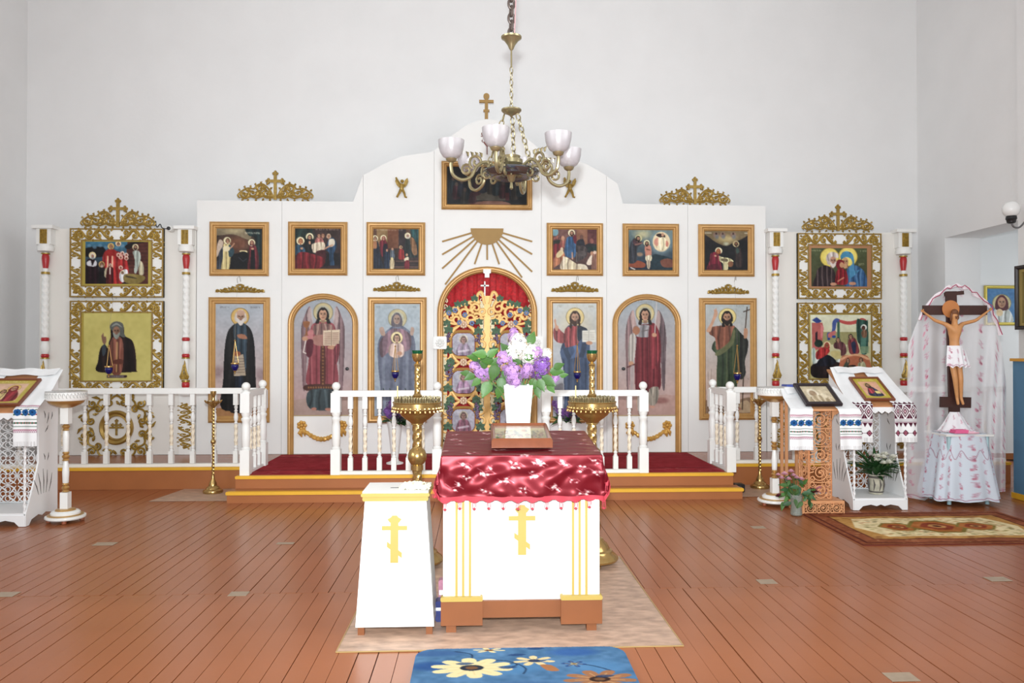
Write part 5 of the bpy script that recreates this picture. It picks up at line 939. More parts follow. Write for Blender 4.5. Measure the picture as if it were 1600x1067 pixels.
for k in range(3): th = R(-40+120*k); chain((.05*math.cos(th), .05*math.sin(th), zp-.02), (.165*math.cos(th), .165*math.sin(th), .0), 9)
chain((0, 0, zp+.02), (0, 0, zc1), 7, .8)
m = MB(); m.lathe([(.005, -.03), (.012, -.02), (.03, -.01), (.055, .0), (.066, .012), (.066, .02), (.02, .024), (.01, .03)], 26, c=(0, 0, zp)); m.build('small_plate', ANT, T)
m = MB(); m.lathe([(.006, -.055), (.014, -.045), (.025, -.02), (.05, .015), (.066, .025), (.068, .035), (.03, .04), (.01, .05)], 26, c=(0, 0, zc0)); m.tube([(0, 0, zc1), (0, 0, zc0-.05)], .006, 8); m.build('canopy', ANT, T)
dk = mat('dark_iron_chain', (92, 80, 74), .5, .5); l2 = MB(); l2.tube([(.02*math.cos(a), 0, .033*math.sin(a)) for a in np.linspace(0, 2*PI, 14, endpoint=False)], .0085, 6, True); lk2 = None; z = zc0+.06; k = 0
while z < 6.9-cp.z:
    if lk2 is None: lk2 = l2.build('iron_chain_link', dk, T); o = lk2
    else: o = inst(lk2, 'iron_chain_link', T)
    o.location = (0, 0, z); o.rotation_euler = (0, 0, R(20+90*(k % 2))); z += .048; k += 1
MB().tube([(0, 0, z-.03), (0, 0, HC-cp.z)], .012, 8).build('ceiling_rod', dk, T)
m = MB(); m.tube([(.02, .0, zc0+.05), (.03, 0, zc0+.3), (.015, 0, zc0+.7), (.02, 0, HC-cp.z)], .004, 5); m.build('power_cord', mat('pink_cord', (190, 150, 150), .6), T)
# ------------------------------------------------------------------ linoleum sheets and rugs
def lino_mat():
    m = mat('marbled_linoleum', (190, 158, 136), .45, noise=.42, nscale=9, stretch=(1, 2.2, 1)); return m
LINO = lino_mat(); LEDGE = mat('linoleum_edge', (170, 140, 90), .5)
def sheet_on_floor(name, label, cat, pts, z, m, edge=True):
    c = sum((Vector(p) for p in pts), Vector())/len(pts); T = thing(name, label, cat, (c.x, c.y, z)); b = MB(); n = len(pts)
    b.add([(p.x-c.x, p.y-c.y, 0) for p in pts]+[(p.x-c.x, p.y-c.y, .002) for p in pts], [tuple(range(n-1, -1, -1)), tuple(range(n, 2*n))]+[(i, (i+1) % n, n+(i+1) % n, n+i) for i in range(n)]); b.build('sheet', m, T, False)
    if edge:
        e = MB()
        for i in range(n):
            p, q = pts[i]-c, pts[(i+1) % n]-c; e.tube([(p.x, p.y, .002), (q.x, q.y, .002)], .004, 4, up=(0, 0, 1))
        e.build('edge', LEDGE, T, False)
    return T
V = lambda x, y: atz(x, y)
a, b_, c_, d_ = V(525, 1020), V(1068, 1010), V(957, 870), V(640, 870)
d_.x = a.x+.02; c_.x = b_.x-.02; d_.y = c_.y
sheet_on_floor('linoleum_sheet', 'pale marbled linoleum sheet under the central lectern', 'floor covering', [a, b_, c_, d_], .002, LINO)
p0, p1 = V(245, 778), V(372, 778)
sheet_on_floor('linoleum_sheet', 'small linoleum piece under the left slim brass stand', 'floor covering', [Vector((p0.x, 8.25, 0)), Vector((sa.x-.01, 8.25, 0)), Vector((pa.x-.02, YS-.01, 0)), Vector((p0.x+.1, YS-.01, 0))], .002, LINO, False)
sheet_on_floor('linoleum_sheet', 'small linoleum piece under the right slim brass stand', 'floor covering', [Vector((sb.x+.01, 8.25, 0)), Vector((sb.x+.7, 8.25, 0)), Vector((sb.x+.6, YS-.01, 0)), Vector((pb.x+.02, YS-.01, 0))], .002, LINO, False)
# blue flowered bath mat
c = Cv(0, 0, 1600, 1350, 190, (92, 138, 182))
c.noise(10, 10)
for x, y, rx, ry, cc in ((150, 120, 260, 90, (70, 112, 172)), (1200, 140, 240, 120, (60, 110, 190)), (700, 500, 300, 160, (92, 150, 200)), (1350, 500, 250, 200, (100, 156, 206)), (150, 420, 220, 130, (44, 92, 170)), (800, 950, 400, 200, (70, 112, 172)), (300, 1200, 300, 150, (92, 150, 200))): c.ell(x, y, rx, ry, cc, .7, .5)
def flower(x, y, r, n, col, cen, sq=.62):
    for k in range(n):
        a = 2*PI*k/n+.2; c.poly([(x, y), (x+r*.6*math.cos(a-.3), y+sq*r*.6*math.sin(a-.3)), (x+r*math.cos(a-.12), y+sq*r*math.sin(a-.12)), (x+r*math.cos(a+.15), y+sq*r*math.sin(a+.15)), (x+r*.6*math.cos(a+.33), y+sq*r*.6*math.sin(a+.33))], col)
        c.line([(x+r*.25*math.cos(a), y+sq*r*.25*math.sin(a)), (x+r*.7*math.cos(a), y+sq*r*.7*math.sin(a))], 10, (226, 196, 140), .6)
    c.ell(x, y, r*.3, r*.3*sq, cen); c.ell(x, y, r*.16, r*.16*sq, (150, 104, 70))
for pts in ([(400, 330), (560, 300), (700, 330), (760, 420), (680, 470), (620, 420), (740, 380), (820, 500), (800, 620)], [(1240, 430), (1330, 480), (1450, 600)], [(300, 80), (420, 150), (430, 260)]): c.line([tuple(p) for p in crom([Vector(q) for q in pts], 6, False)], 14, (40, 70, 110), .8)
flower(430, 470, 290, 10, (240, 222, 168), (60, 70, 90), .75); flower(890, 330, 150, 7, (238, 214, 160), (70, 80, 100), .75); flower(560, 60, 120, 6, (240, 222, 168), (150, 90, 50), .5); c.poly([(930, 430), (1010, 440), (1060, 560), (980, 560)], (196, 130, 84)); flower(1180, 420, 90, 6, (50, 90, 160), (200, 190, 140), .8); flower(1330, 760, 250, 9, (190, 130, 90), (90, 60, 50), .75); flower(330, 1050, 260, 9, (240, 222, 168), (60, 70, 90), .75); flower(900, 1150, 200, 8, (190, 130, 90), (90, 60, 50), .75)
for k in range(14): x, y = random.uniform(0, 1600), random.uniform(0, 1350); c.poly([(x, y), (x+60, y-30), (x+140, y-10), (x+70, y+30)], (44, 80, 140), .7)
c.a *= .9
r0, r1 = V(652, 1016), V(973, 1016); rx0, rx1, ry1 = r0.x, r1.x, (r0.y+r1.y)/2; ry0 = ry1-.72
T = thing('bath_mat', 'blue bath mat with cream flowers lying before the lectern', 'rug', ((rx0+rx1)/2, (ry0+ry1)/2, 0.001)); L = T.location; rc = .09
def inr(u, v):
    x = abs(u-.5)*(rx1-rx0); y = abs(v-.5)*(ry1-ry0); hx = (rx1-rx0)/2-rc; hy = (ry1-ry0)/2-rc
    return not (x > hx and y > hy and math.hypot(x-hx, y-hy) > rc)
colgrid('pile', c, lambda u, v: (rx0+(rx1-rx0)*u-L.x, ry1+(ry0-ry1)*v-L.y, .013+.0015*random.random()), FAB, T, inr)
hw, hh = (rx1-rx0)/2, (ry1-ry0)/2; ol = []
for cx, cy, a0 in ((hw-rc, hh-rc, 0), (-hw+rc, hh-rc, 90), (-hw+rc, -hh+rc, 180), (hw-rc, -hh+rc, 270)): ol += [(cx+rc*math.cos(R(a0+q*15)), cy+rc*math.sin(R(a0+q*15))) for q in range(7)]
MB().prism(ol, 0, .0115, Matrix.Rotation(R(90), 4, 'X')).build('backing', mat('mat_edge_blue', (58, 110, 170), .9), T, False);
# oriental rug
c = Cv(0, 0, 1950, 1220, 220, (168, 94, 60))
for k in range(420): x, y = random.uniform(0, 1950), random.uniform(0, 1220); c.line([(x, y), (x+random.uniform(-40, 40), y+random.uniform(-14, 14))], 12, random.choice([(196, 140, 92), (140, 74, 54), (206, 166, 112), (150, 84, 58)]), .75)
c.rect(190, 190, 1760, 1030, (204, 152, 84)); 
for k in range(60): x, y = random.uniform(200, 1750), random.choice([random.uniform(200, 300), random.uniform(920, 1020)]); c.ell(x, y, 30, 12, (150, 90, 50), .7)
c.poly([(230, 610), (360, 270), (1590, 270), (1720, 610), (1590, 950), (360, 950)], (232, 214, 168), smooth=False)
for k in range(320): x, y = random.uniform(330, 1620), random.uniform(290, 930); c.ell(x, y, 24, 10, random.choice([(150, 140, 70), (196, 120, 70), (120, 110, 66), (206, 170, 110)]), .7)
for x, r in ((620, 150), (975, 230), (1330, 150)):
    for q, cc in ((1.0, (150, 130, 60)), (.85, (196, 120, 60)), (.55, (170, 74, 44)), (.3, (206, 150, 90)), (.15, (120, 60, 44))): c.poly([(x-r*q*1.25, 610), (x-r*q*.5, 610-r*q), (x+r*q*.5, 610-r*q), (x+r*q*1.25, 610), (x+r*q*.5, 610+r*q), (x-r*q*.5, 610+r*q)], cc, smooth=False)
c.line([(60, 60), (1890, 60), (1890, 1160), (60, 1160), (60, 60)], 22, (112, 40, 30), .8); c.line([(180, 180), (1770, 180), (1770, 1040), (180, 1040), (180, 180)], 16, (112, 50, 34), .8); c.noise(10, 4)
g0, g1, g2 = V(1255, 803), V(1350, 853), V(1567, 803); X0, X1, Y0, Y1 = g1.x, g2.x, g1.y, g0.y
T = thing('oriental_rug', 'rust and gold patterned rug on the floor before the crucifix', 'rug', ((X0+X1)/2, (Y0+Y1)/2, .001)); L = T.location
colgrid('pile', c, lambda u, v: (X0+(X1-X0)*u-L.x, Y1+(Y0-Y1)*v-L.y, .009+.003*math.sin(u*23)*math.sin(v*9)), FAB, T); MB().box(X0-L.x, X1-L.x, Y0-L.y, Y1-L.y, 0, .0055).build('backing', mat('rug_edge', (120, 50, 36), .9), T, False)
# ------------------------------------------------------------------ central lectern with red cloth
WL = mat('lectern_white_paint', (240, 239, 235), .45, noise=.02); BB = mat('lectern_brown_base', (130, 76, 40), .45, noise=.12, nscale=6)
lx0, lx1 = at(691, 960, 4.36).x, at(938, 960, 4.36).x; LW = lx1-lx0; LY = 4.36; LD = .66
T = thing('lectern', 'white lectern with yellow stripes, cross and brown base, red cloth on top', 'lectern', ((lx0+lx1)/2, LY, .004)); hw = LW/2; bz = .115; ft = .045
m = MB(); m.box(-hw+.015, hw-.015, .02, LD, bz, .98); m.build('body', WL, T, False)
for sg in (-1, 1):
    xa, xb = sorted((sg*(hw-.005), sg*(hw-.215))); MB().box(xa, xb, 0, .02, bz+.06, .99).build('pilaster', WL, T, False)
    for q in range(3): x = sg*(hw-.07-.038*q-.01); MB().box(x-.007, x+.007, -.005, .0, bz+.07, .97 if q == 1 else .95).build('yellow_stripe', LYEL, T, False)
    MB().box(xa-.012, xb+.012, -.022, .03, ft, bz+.065).build('base_block', BB, T, False); MB().box(xa-.014, xb+.014, -.025, .02, bz+.065, bz+.09, ch=.006).build('yellow_moulding', LYEL, T)
    for yy in (.0, LD-.06): x = sg*(hw-.05); MB().box(x-.028, x+.028, yy, yy+.05, 0, ft).build('foot', BB, T, False)
MB().box(-hw+.2, hw-.2, .0, .03, ft+.035, bz+.06).build('base_rail', BB, T, False); MB().box(-hw, -hw+.03, .03, LD, ft+.03, bz+.06).build('base_rail', BB, T, False); MB().box(hw-.03, hw, .03, LD, ft+.03, bz+.06).build('base_rail', BB, T, False)
MB().prism([(0, .97), (LD+.02, 1.025), (LD+.02, 1.045), (0, .99)], -hw-.01, hw+.01, RZ).build('desk_top', WL, T, False)
def orth_cross(name, parent, cx, z1, h, y, m_):
    m = MB(); w = h*.07; m.prism([(cx-w*1.2, z1-h), (cx+w*1.2, z1-h), (cx+w*1.2, z1-h*.28), (cx+w*1.2, z1-h*.1), (cx-w*1.2, z1-h*.1), (cx-w*1.2, z1-h*.28)], y-.006, y); m.prism([(cx-h*.27, z1-h*.31), (cx+h*.27, z1-h*.31), (cx+h*.27, z1-h*.22), (cx-h*.27, z1-h*.22)], y-.0062, y); m.prism([(cx-h*.16, z1-h*.55), (cx-h*.16, z1-h*.66), (cx+h*.16, z1-h*.9), (cx+h*.16, z1-h*.79)], y-.0064, y); m.prism([(cx-h*.1, z1-h*.15), (cx+h*.1, z1-h*.15), (cx+h*.15, z1-h*.08), (cx+h*.08, z1-h*.04), (cx+h*.05, z1), (cx-h*.05, z1), (cx-h*.08, z1-h*.04), (cx-h*.15, z1-h*.08)], y-.0064, y); return m.build(name, m_, parent, False)
cz = lambda y: at(815, y, LY).z-.004
orth_cross('yellow_cross', T, at(816, 830, LY).x-T.location.x, cz(790), cz(790)-cz(868), .02, LYEL)
# cloth
c = Cv(0, 0, 1000, 1000, 210, (158, 26, 42))
def sprig(x, y, s, a=0):
    pr = (246, 232, 228)
    for k in range(random.randint(3, 6)):
        xx = x+random.uniform(-30, 30)*s; yy = y+random.uniform(-26, 26)*s; c.ell(xx, yy, 7*s, 6*s, pr, .9)
        for q in range(3): c.line([(xx, yy), (xx+random.uniform(-22, 22)*s, yy+random.uniform(-18, 18)*s)], 2.6*s, pr, .8)
    p = [(x-40*s, y-20*s), (x-10*s, y+5*s), (x+25*s, y-8*s), (x+50*s, y+12*s)]; c.line(p, 2.2*s, pr, .75)
for x, y in [(170, 120), (330, 90), (690, 110), (850, 130), (180, 300), (330, 280), (720, 270), (850, 310), (200, 430), (400, 480), (620, 490), (820, 450), (130, 620), (260, 700), (400, 610), (500, 740), (560, 860), (640, 640), (760, 720), (880, 640), (240, 880), (420, 900), (740, 890), (860, 860), (60, 500), (60, 800), (945, 500), (945, 780), (230, 800), (330, 840), (330, 960), (470, 800), (510, 950), (580, 800), (640, 940), (690, 800), (790, 830), (790, 960), (180, 930), (840, 780)]: sprig(x, y, random.uniform(.6, .95))
SAT = mat('red_satin', (150, 26, 40), .4, .45, attr='Col', spec=.4)
ds, df = .15, .238; Wc = LW+.0; Dc = LD+.055; TU = Wc+2*ds; TV = Dc+df
def nz(x, y): return math.sin(x*13+1.7*math.sin(y*9))*math.sin(y*17+1.3*math.sin(x*7))
def cloth(u, v):
    a = (u-.5)*TU; b = v*TV; ox = max(0, abs(a)-Wc/2); ov = max(0, b-Dc); sg = 1 if a > 0 else -1
    y = LD+.02-min(b, Dc)*1.0; zt = .998+.055*(y/LD)+.006; x = max(-Wc/2, min(Wc/2, a)); z = zt
    k = nz(u*2.1+.3, v*1.7)
    if ox > 0 or ov > 0:
        dr = max(ox, ov); mn = min(ox, ov); z -= dr; w = .018*min(1, dr/.1)*(1 if ov > 0 else .5)
        if ox > 0: x += sg*(.006+.1*mn+w*(.6+.5*math.sin(b*31)))
        if ov > 0: y -= .006+.1*mn+.04*dr+w*(.5+.9*k+.5*math.sin(a*26+2*math.sin(b*20)))
    else: z += .0035*abs(nz(u*1.5, v*2))*(1 if b < Dc-.05 else .3)
    return (x, y, z)
cl = thing('lectern_cloth', 'red satin cloth with white embroidered sprigs draped over the lectern', 'tablecloth', T.location); colgrid('cloth', c, cloth, SAT, cl)
FR = mat('red_fringe', (168, 44, 58), .7); f = MB(); tz = .998-df+.004; yb = -.062
def edge_pt(t):       # along the lower hem: left side, front, right side
    return cloth(*t)
hem = [cloth(0.001, v) for v in np.linspace(.15, .96, 24)]+[cloth(u, .9995) for u in np.linspace(.1, .9, 60)]+[cloth(.999, v) for v in np.linspace(.96, .15, 24)]
n = len(hem); vs = []; fs = []
for i, p in enumerate(hem):
    sc_ = .004+.018*abs(math.sin((i-2)*PI/5+PI/2)); front = 24 <= i < 84; off = (0, -.004, 0) if front else ((-.004 if i < 24 else .004), 0, 0)
    vs += [(p[0]+off[0], p[1]+off[1], p[2]+.012), (p[0]+off[0]*1.5, p[1]+off[1]*1.5, p[2]-sc_)]
fs = [(2*i, 2*i+2, 2*i+3, 2*i+1) for i in range(n-1)]; f.add(vs, fs); f.build('braid', FR, cl)
tm = None
for i in range(2, n-2, 5):
    p = hem[i]
    if tm is None: g = MB(); [g.tube([(dx, 0, 0), (dx*1.5, -.003, -.046)], [.0028, .002], 4) for dx in (-.007, 0, .007)]; g.ball((0, 0, -.044), .008, 6); tm = g.build('tassel', FR, cl); o = tm
    else: o = inst(tm, 'tassel', cl)
    o.location = (p[0], p[1]-.004, p[2]-.012)
# icon box lying on the lectern
GLASS = mat('clear_glass', (255, 255, 255), .02, trans=1, alpha=.25)
def icon_box(name, label, loc, tilt, w, h, th, bw, cv, fm, lip=.012, rz=0, glass=False, dome=False):
    T = thing(name, label, 'icon', loc, rot=(tilt, 0, rz)); m = MB(); m.sweep(rect(-w/2, 0, w/2, h), [(0, 0), (0, -th), (-bw*.5, -th-lip), (-bw, -th), (-bw, -th*.5)]); m.box(-w/2+.001, w/2-.001, -th*.5, 0, .001, h-.001); f = m.build('frame', fm, T, True, ang=30)
    colgrid('painting', cv, lambda u, v: (-w/2+bw+(w-2*bw)*u, -th*.55, h-bw-(h-2*bw)*v), PIC, T)
    if glass: MB().box(-w/2+bw*.9, w/2-bw*.9, -th-.002, -th, bw*.9, h-bw*.9).build('glass_pane', GLASS, T, False)
    return T
c = Cv(0, 0, 160, 130, 80, ((206, 196, 140), (150, 130, 80))); c.rect(0, 0, 160, 10, (214, 200, 150)); 
for k in range(70): c.ell(random.uniform(5, 155), random.uniform(20, 125), random.uniform(4, 10), random.uniform(6, 16), random.choice([(110, 100, 60), (150, 140, 80), (170, 90, 60), (90, 104, 90), (206, 190, 130)]), .7, .5)
for k in range(7): c.face(18+k*21, 60+(k % 2)*14, 6)
c.noise(10, 3)
WOODF = mat('reddish_wood_frame', (118, 64, 38), .35, noise=.15, nscale=20)
ip = at(815, 700, 4.48); icon_box('lectern_icon', 'wooden glazed icon lying on the red cloth of the central lectern', (ip.x+.0, 4.42, 1.034), R(-82), .352, .40, .042, .022, c, WOODF, glass=True)
# white vase with lilac
def frustum(m, w0, w1, z0, z1, t=.006):
    a = [(-w0, -w0), (w0, -w0), (w0, w0), (-w0, w0)]; b = [(x*w1/w0, y*w1/w0) for x, y in a]; ci = [(x*(w1-t)/w0, y*(w1-t)/w0) for x, y in a]; d = [(x*(w0-t)/w0, y*(w0-t)/w0) for x, y in a]
    vs = [(x, y, z0) for x, y in a]+[(x, y, z1) for x, y in b]+[(x, y, z1) for x, y in ci]+[(x, y, z0+.01) for x, y in d]; fs = [(3, 2, 1, 0)]+[(i, (i+1) % 4, 4+(i+1) % 4, 4+i) for i in range(4)]+[(4+i, 4+(i+1) % 4, 8+(i+1) % 4, 8+i) for i in range(4)]+[(8+i, 8+(i+1) % 4, 12+(i+1) % 4, 12+i) for i in range(4)]+[(12, 13, 14, 15)]
    m.add(vs, fs)
vp = at(809, 640, 4.97); VZ = 1.0+.055*(4.97-LY)/LD+.012
T = thing('lilac_vase', 'tapered white square vase standing on the red lectern cloth', 'vase', (vp.x, 4.97, VZ)); m = MB(); frustum(m, .068, .092, 0, at(809, 601, 4.97).z-VZ); m.build('vase_body', mat('white_ceramic', (240, 240, 238), .25), T, False)
LFM = mat('lilac_leaf', (60, 100, 32), .5, noise=.25, nscale=12, objvar=.25); LFD = mat('dark_leaf', (44, 84, 42), .5, noise=.25, nscale=12, objvar=.3); STEM = mat('green_stem', (84, 110, 56), .6)
def leaf_mesh(w=.6):
    m = MB(); n = 7; vs = []; fs = []
    for i in range(n+1):
        t = i/n; ww = w*.5*(math.sin(PI*min(1, t*1.0)**.75))*(1.15-.35*t); vs += [(-ww, t, .12*ww-.22*t*t), (0, t, -.22*t*t-.03), (ww, t, .12*ww-.22*t*t)]
    for i in range(n): fs += [(3*i, 3*i+1, 3*i+4, 3*i+3), (3*i+1, 3*i+2, 3*i+5, 3*i+4)]
    m.add(vs, fs); return m
_lf = {}
def leaf(parent, p, d, size, m_, up=(0, -.4, 1), name='leaf', w=.62):
    key = m_.name+str(w)
    if key not in _lf: o = leaf_mesh(w).build(name, m_, parent); _lf[key] = o
    else: o = inst(_lf[key], name, parent)
    d = Vector(d).normalized(); u = Vector(up); x = d.cross(u).normalized(); u = x.cross(d); M = Matrix((x, d, u)).transposed().to_4x4(); o.matrix_local = Matrix.Translation(p) @ M @ Matrix.Diagonal((size, size, size, 1)); return o
def floret(m, p, nrm, s):
    n = Vector(nrm).normalized(); a = n.orthogonal().normalized(); b = n.cross(a); th = random.uniform(0, PI/2); p = Vector(p)
    for k in range(4):
        q = th+k*PI/2; d = a*math.cos(q)+b*math.sin(q); e = b*math.cos(q)-a*math.sin(q)
        m.add([p, p+d*s*.6+e*s*.36+n*s*.15, p+d*s+n*s*.05, p+d*s*.6-e*s*.36+n*s*.15], [(0, 1, 2, 3)])
def panicle(parent, c, r, d, m_, n=150, name='lilac_panicle', s=.0125, el=1.75):
    m = MB(); d = Vector(d).normalized(); c = Vector(c)
    for k in range(n):
        v = Vector((random.gauss(0, 1), random.gauss(0, 1), random.gauss(0, 1))).normalized(); al = v.dot(d); p = v*r*random.uniform(.6, 1.12); p += d*(al*r*(el-1)); p *= (1-.25*max(0, al)); floret(m, c+p, v, s*random.uniform(.8, 1.2))
    m.ball(tuple(c), r*.5, 8); return m.build(name, m_, parent, False)
LIL = mat('lilac_petal', (184, 140, 196), .6, noise=.2, nscale=40); LIL2 = mat('violet_petal', (134, 88, 168), .6, noise=.2, nscale=40); LIL3 = mat('white_petal', (236, 232, 222), .6, noise=.1, nscale=40)
B = thing('lilac_bouquet', 'bouquet of lilac, violet and white blossom in the white square vase', 'flowers', (vp.x, 4.97, VZ+.2)); bl = B.location
def bp(px, py, dy=0): q = at(px, py, 4.97+dy)-bl; return q
ctr = Vector((0, 0, .02))
for px, py, r, m_, n, dy in ((810, 540, .062, LIL3, 260, -.02), (828, 552, .05, LIL3, 170, -.03), (800, 553, .045, LIL3, 140, .0), (852, 556, .04, LIL3, 130, .05), (803, 524, .036, LIL, 100, .03), (788, 562, .046, LIL, 150, -.07), (802, 583, .056, LIL, 210, -.1), (806, 597, .03, LIL, 90, -.1), (846, 573, .055, LIL2, 210, -.04), (824, 578, .036, LIL, 110, -.1), (752, 584, .036, LIL, 110, -.03), (742, 573, .03, LIL, 80, .0), (760, 580, .028, LIL, 80, .03), (839, 552, .034, LIL, 90, -.04), (867, 592, .022, LIL, 50, .0)):
    q = bp(px, py, dy); panicle(B, q, r, (q-ctr)+Vector((0, -.02, .02)), m_, n); st = MB(); st.tube([(0, 0, -.12), tuple((q+ctr)*.5+Vector((0, 0, -.02))), tuple(q)], .004, 5); st.build('stem', STEM, B)
random.seed(3)
for px, py, ln, dx, dz in ((752, 553, .1, -1, .2), (768, 552, .09, .6, .5), (740, 558, .08, -1, .3), (772, 580, .12, -.3, -1), (760, 606, .12, -.5, -1), (783, 598, .1, -.1, -1), (790, 584, .09, .2, -.8), (735, 588, .08, -1, -.4), (728, 583, .07, -1, .2), (745, 596, .08, -.8, -.6), (820, 610, .11, .1, -1), (834, 600, .1, .6, -.8), (856, 594, .11, 1, -.6), (868, 580, .1, 1, .1), (872, 572, .08, 1, .5), (830, 530, .1, .4, 1), (826, 558, .08, 1, .2), (808, 565, .07, -.5, .3), (790, 545, .09, -.6, .8), (845, 600, .09, .5, -1), (775, 565, .09, -1, -.3), (812, 604, .09, -.2, -1), (800, 608, .08, -.4, -1), (860, 605, .08, .7, -.8), (850, 586, .08, .9, -.3), (762, 562, .1, -.8, .1), (780, 612, .09, -.3, -1), (840, 612, .08, .3, -1), (755, 570, .09, -.9, -.2), (880, 586, .06, .9, .2)):
    q = bp(px, py, random.uniform(-.1, .0)); leaf(B, q-Vector((dx, 0, dz)).normalized()*ln*.4, (dx, random.uniform(-.5, .1), dz), ln, LFM, (0, -1, .35))
# white donation box left of the lectern
T = thing('donation_box', 'tapered white box stand with yellow cross and rim beside the lectern', 'box', ((at(618, 990, 4.36).x), 4.32, .004)); bw, tw_, hb = .218, .172, .80
def frus(m, w0, d0, z0, w1, d1, z1, yo=0): m.add([(-w0, -d0+yo, z0), (w0, -d0+yo, z0), (w0, d0+yo, z0), (-w0, d0+yo, z0), (-w1, -d1+yo, z1), (w1, -d1+yo, z1), (w1, d1+yo, z1), (-w1, d1+yo, z1)], [(3, 2, 1, 0), (4, 5, 6, 7)]+[(i, (i+1) % 4, 4+(i+1) % 4, 4+i) for i in range(4)])
m = MB(); frus(m, bw, .17, .05, tw_, .135, hb-.055, .17); m.build('body', WL, T, False)
for sx in (-1, 1):
    for yy in (.02, .3): MB().box(sx*.19-.018, sx*.19+.018, yy, yy+.035, 0, .06).build('foot', BB, T, False)
for z0, z1, e in ((hb-.055, hb-.03, .012), (hb-.03, hb-.01, .02)): MB().box(-tw_-e, tw_+e, .035-e, .305+e, z0, z1, ch=.006).build('rim_moulding', LYEL, T)
MB().box(-tw_-.012, tw_+.012, .023, .317, hb-.01, hb).build('lid', WL, T, False); MB().box(-.04, .04, .13, .145, hb, hb+.001).build('coin_slot', BLACK, T, False)
o = orth_cross('yellow_cross', T, -.005, .665, .262, .0, LYEL); o.rotation_euler = (R(-2.9), 0, 0); o.location = (0, -.0035, 0)
T = thing('folded_napkin', 'crumpled cream napkin lying on the donation box', 'napkin', T.location+Vector((.1, .14, hb))); m = MB(); n = 18; vs = []; fs = []
for j in range(n+1):
    for i in range(n+1): x, y = (i/n-.5), (j/n-.5); e = max(abs(x), abs(y))*2; vs.append((x*.17+.008*math.sin(y*21), y*.15+.006*math.sin(x*17), max(.001, .03*(1-e**3)+.009*nz(x*3, y*3))))
for j in range(n):
    for i in range(n): fs.append((j*(n+1)+i, j*(n+1)+i+1, (j+1)*(n+1)+i+1, (j+1)*(n+1)+i))
m.add(vs, fs); m.build('cloth', mat('cream_cloth', (240, 234, 200), .8), T)
# small packages on the floor between box and lectern
for nm, lb, dx, dy, s, cc in (('paper_packet', 'small dark blue packet on the floor beside the lectern', 0, .12, (.05, .08, .12), (40, 50, 110)), ('paper_packet', 'small pink packet on the floor behind the blue packet', .01, .26, (.05, .06, .2), (190, 130, 150))):
    p = at(688, 920, 4.6); T = thing(nm, lb, 'packet', (p.x+dx, 4.45+dy, .004)); m = MB(); m.box(-s[0]/2, s[0]/2, -s[1]/2, s[1]/2, 0, s[2], ch=.008); m.build('wrapper', mat('packet_'+lb[6:10].strip(), cc, .4, noise=.3, nscale=30), T); MB().box(-s[0]/2+.004, s[0]/2-.004, -s[1]/2-.001, s[1]/2+.001, s[2]*.55, s[2]*.7).build('band', WHITE, T, False)
# ------------------------------------------------------------------ carved white lecterns at the sides
WC = mat('white_carved_panel', (238, 238, 238), .5)
def ribbon(m, pts, w, y, t): m.tube([(x, y, z) for x, z in pts], w, 4, flat=t/w)
def pierced(m, x0, x1, z0, z1, y, cw, w=.006):
    nx = max(1, round((x1-x0)/cw)); nz_ = max(1, round((z1-z0)/cw)); sx = (x1-x0)/nx; sz = (z1-z0)/nz_
    for i in range(nx):
        for j in range(nz_):
            cx, cz_ = x0+sx*(i+.5), z0+sz*(j+.5); r = min(sx, sz)*.47
            m.tube([(cx+r*math.cos(a), y, cz_+r*math.sin(a)) for a in np.linspace(0, 2*PI, 20, endpoint=False)], w, 4, True)
            for k in range(4):
                a = PI/4+k*PI/2; m.tube([(cx+.012*math.cos(a), y, cz_+.012*math.sin(a)), (cx+r*.5*math.cos(a-.3), y, cz_+r*.5*math.sin(a-.3)), (cx+r*1.35*math.cos(a), y, cz_+r*1.35*math.sin(a))], [w*.8, w*1.5, w*.7], 4)
                a = k*PI/2; m.tube(spiral(cx+r*.55*math.cos(a), cz_+r*.55*math.sin(a), r*.3, r*.3, 0, 1, 12, y), w*.75, 4)
    m.sweep(rect(x0, z0, x1, z1), [(0, y-.005), (0, y+.005), (-.012, y+.005), (-.012, y-.005)])
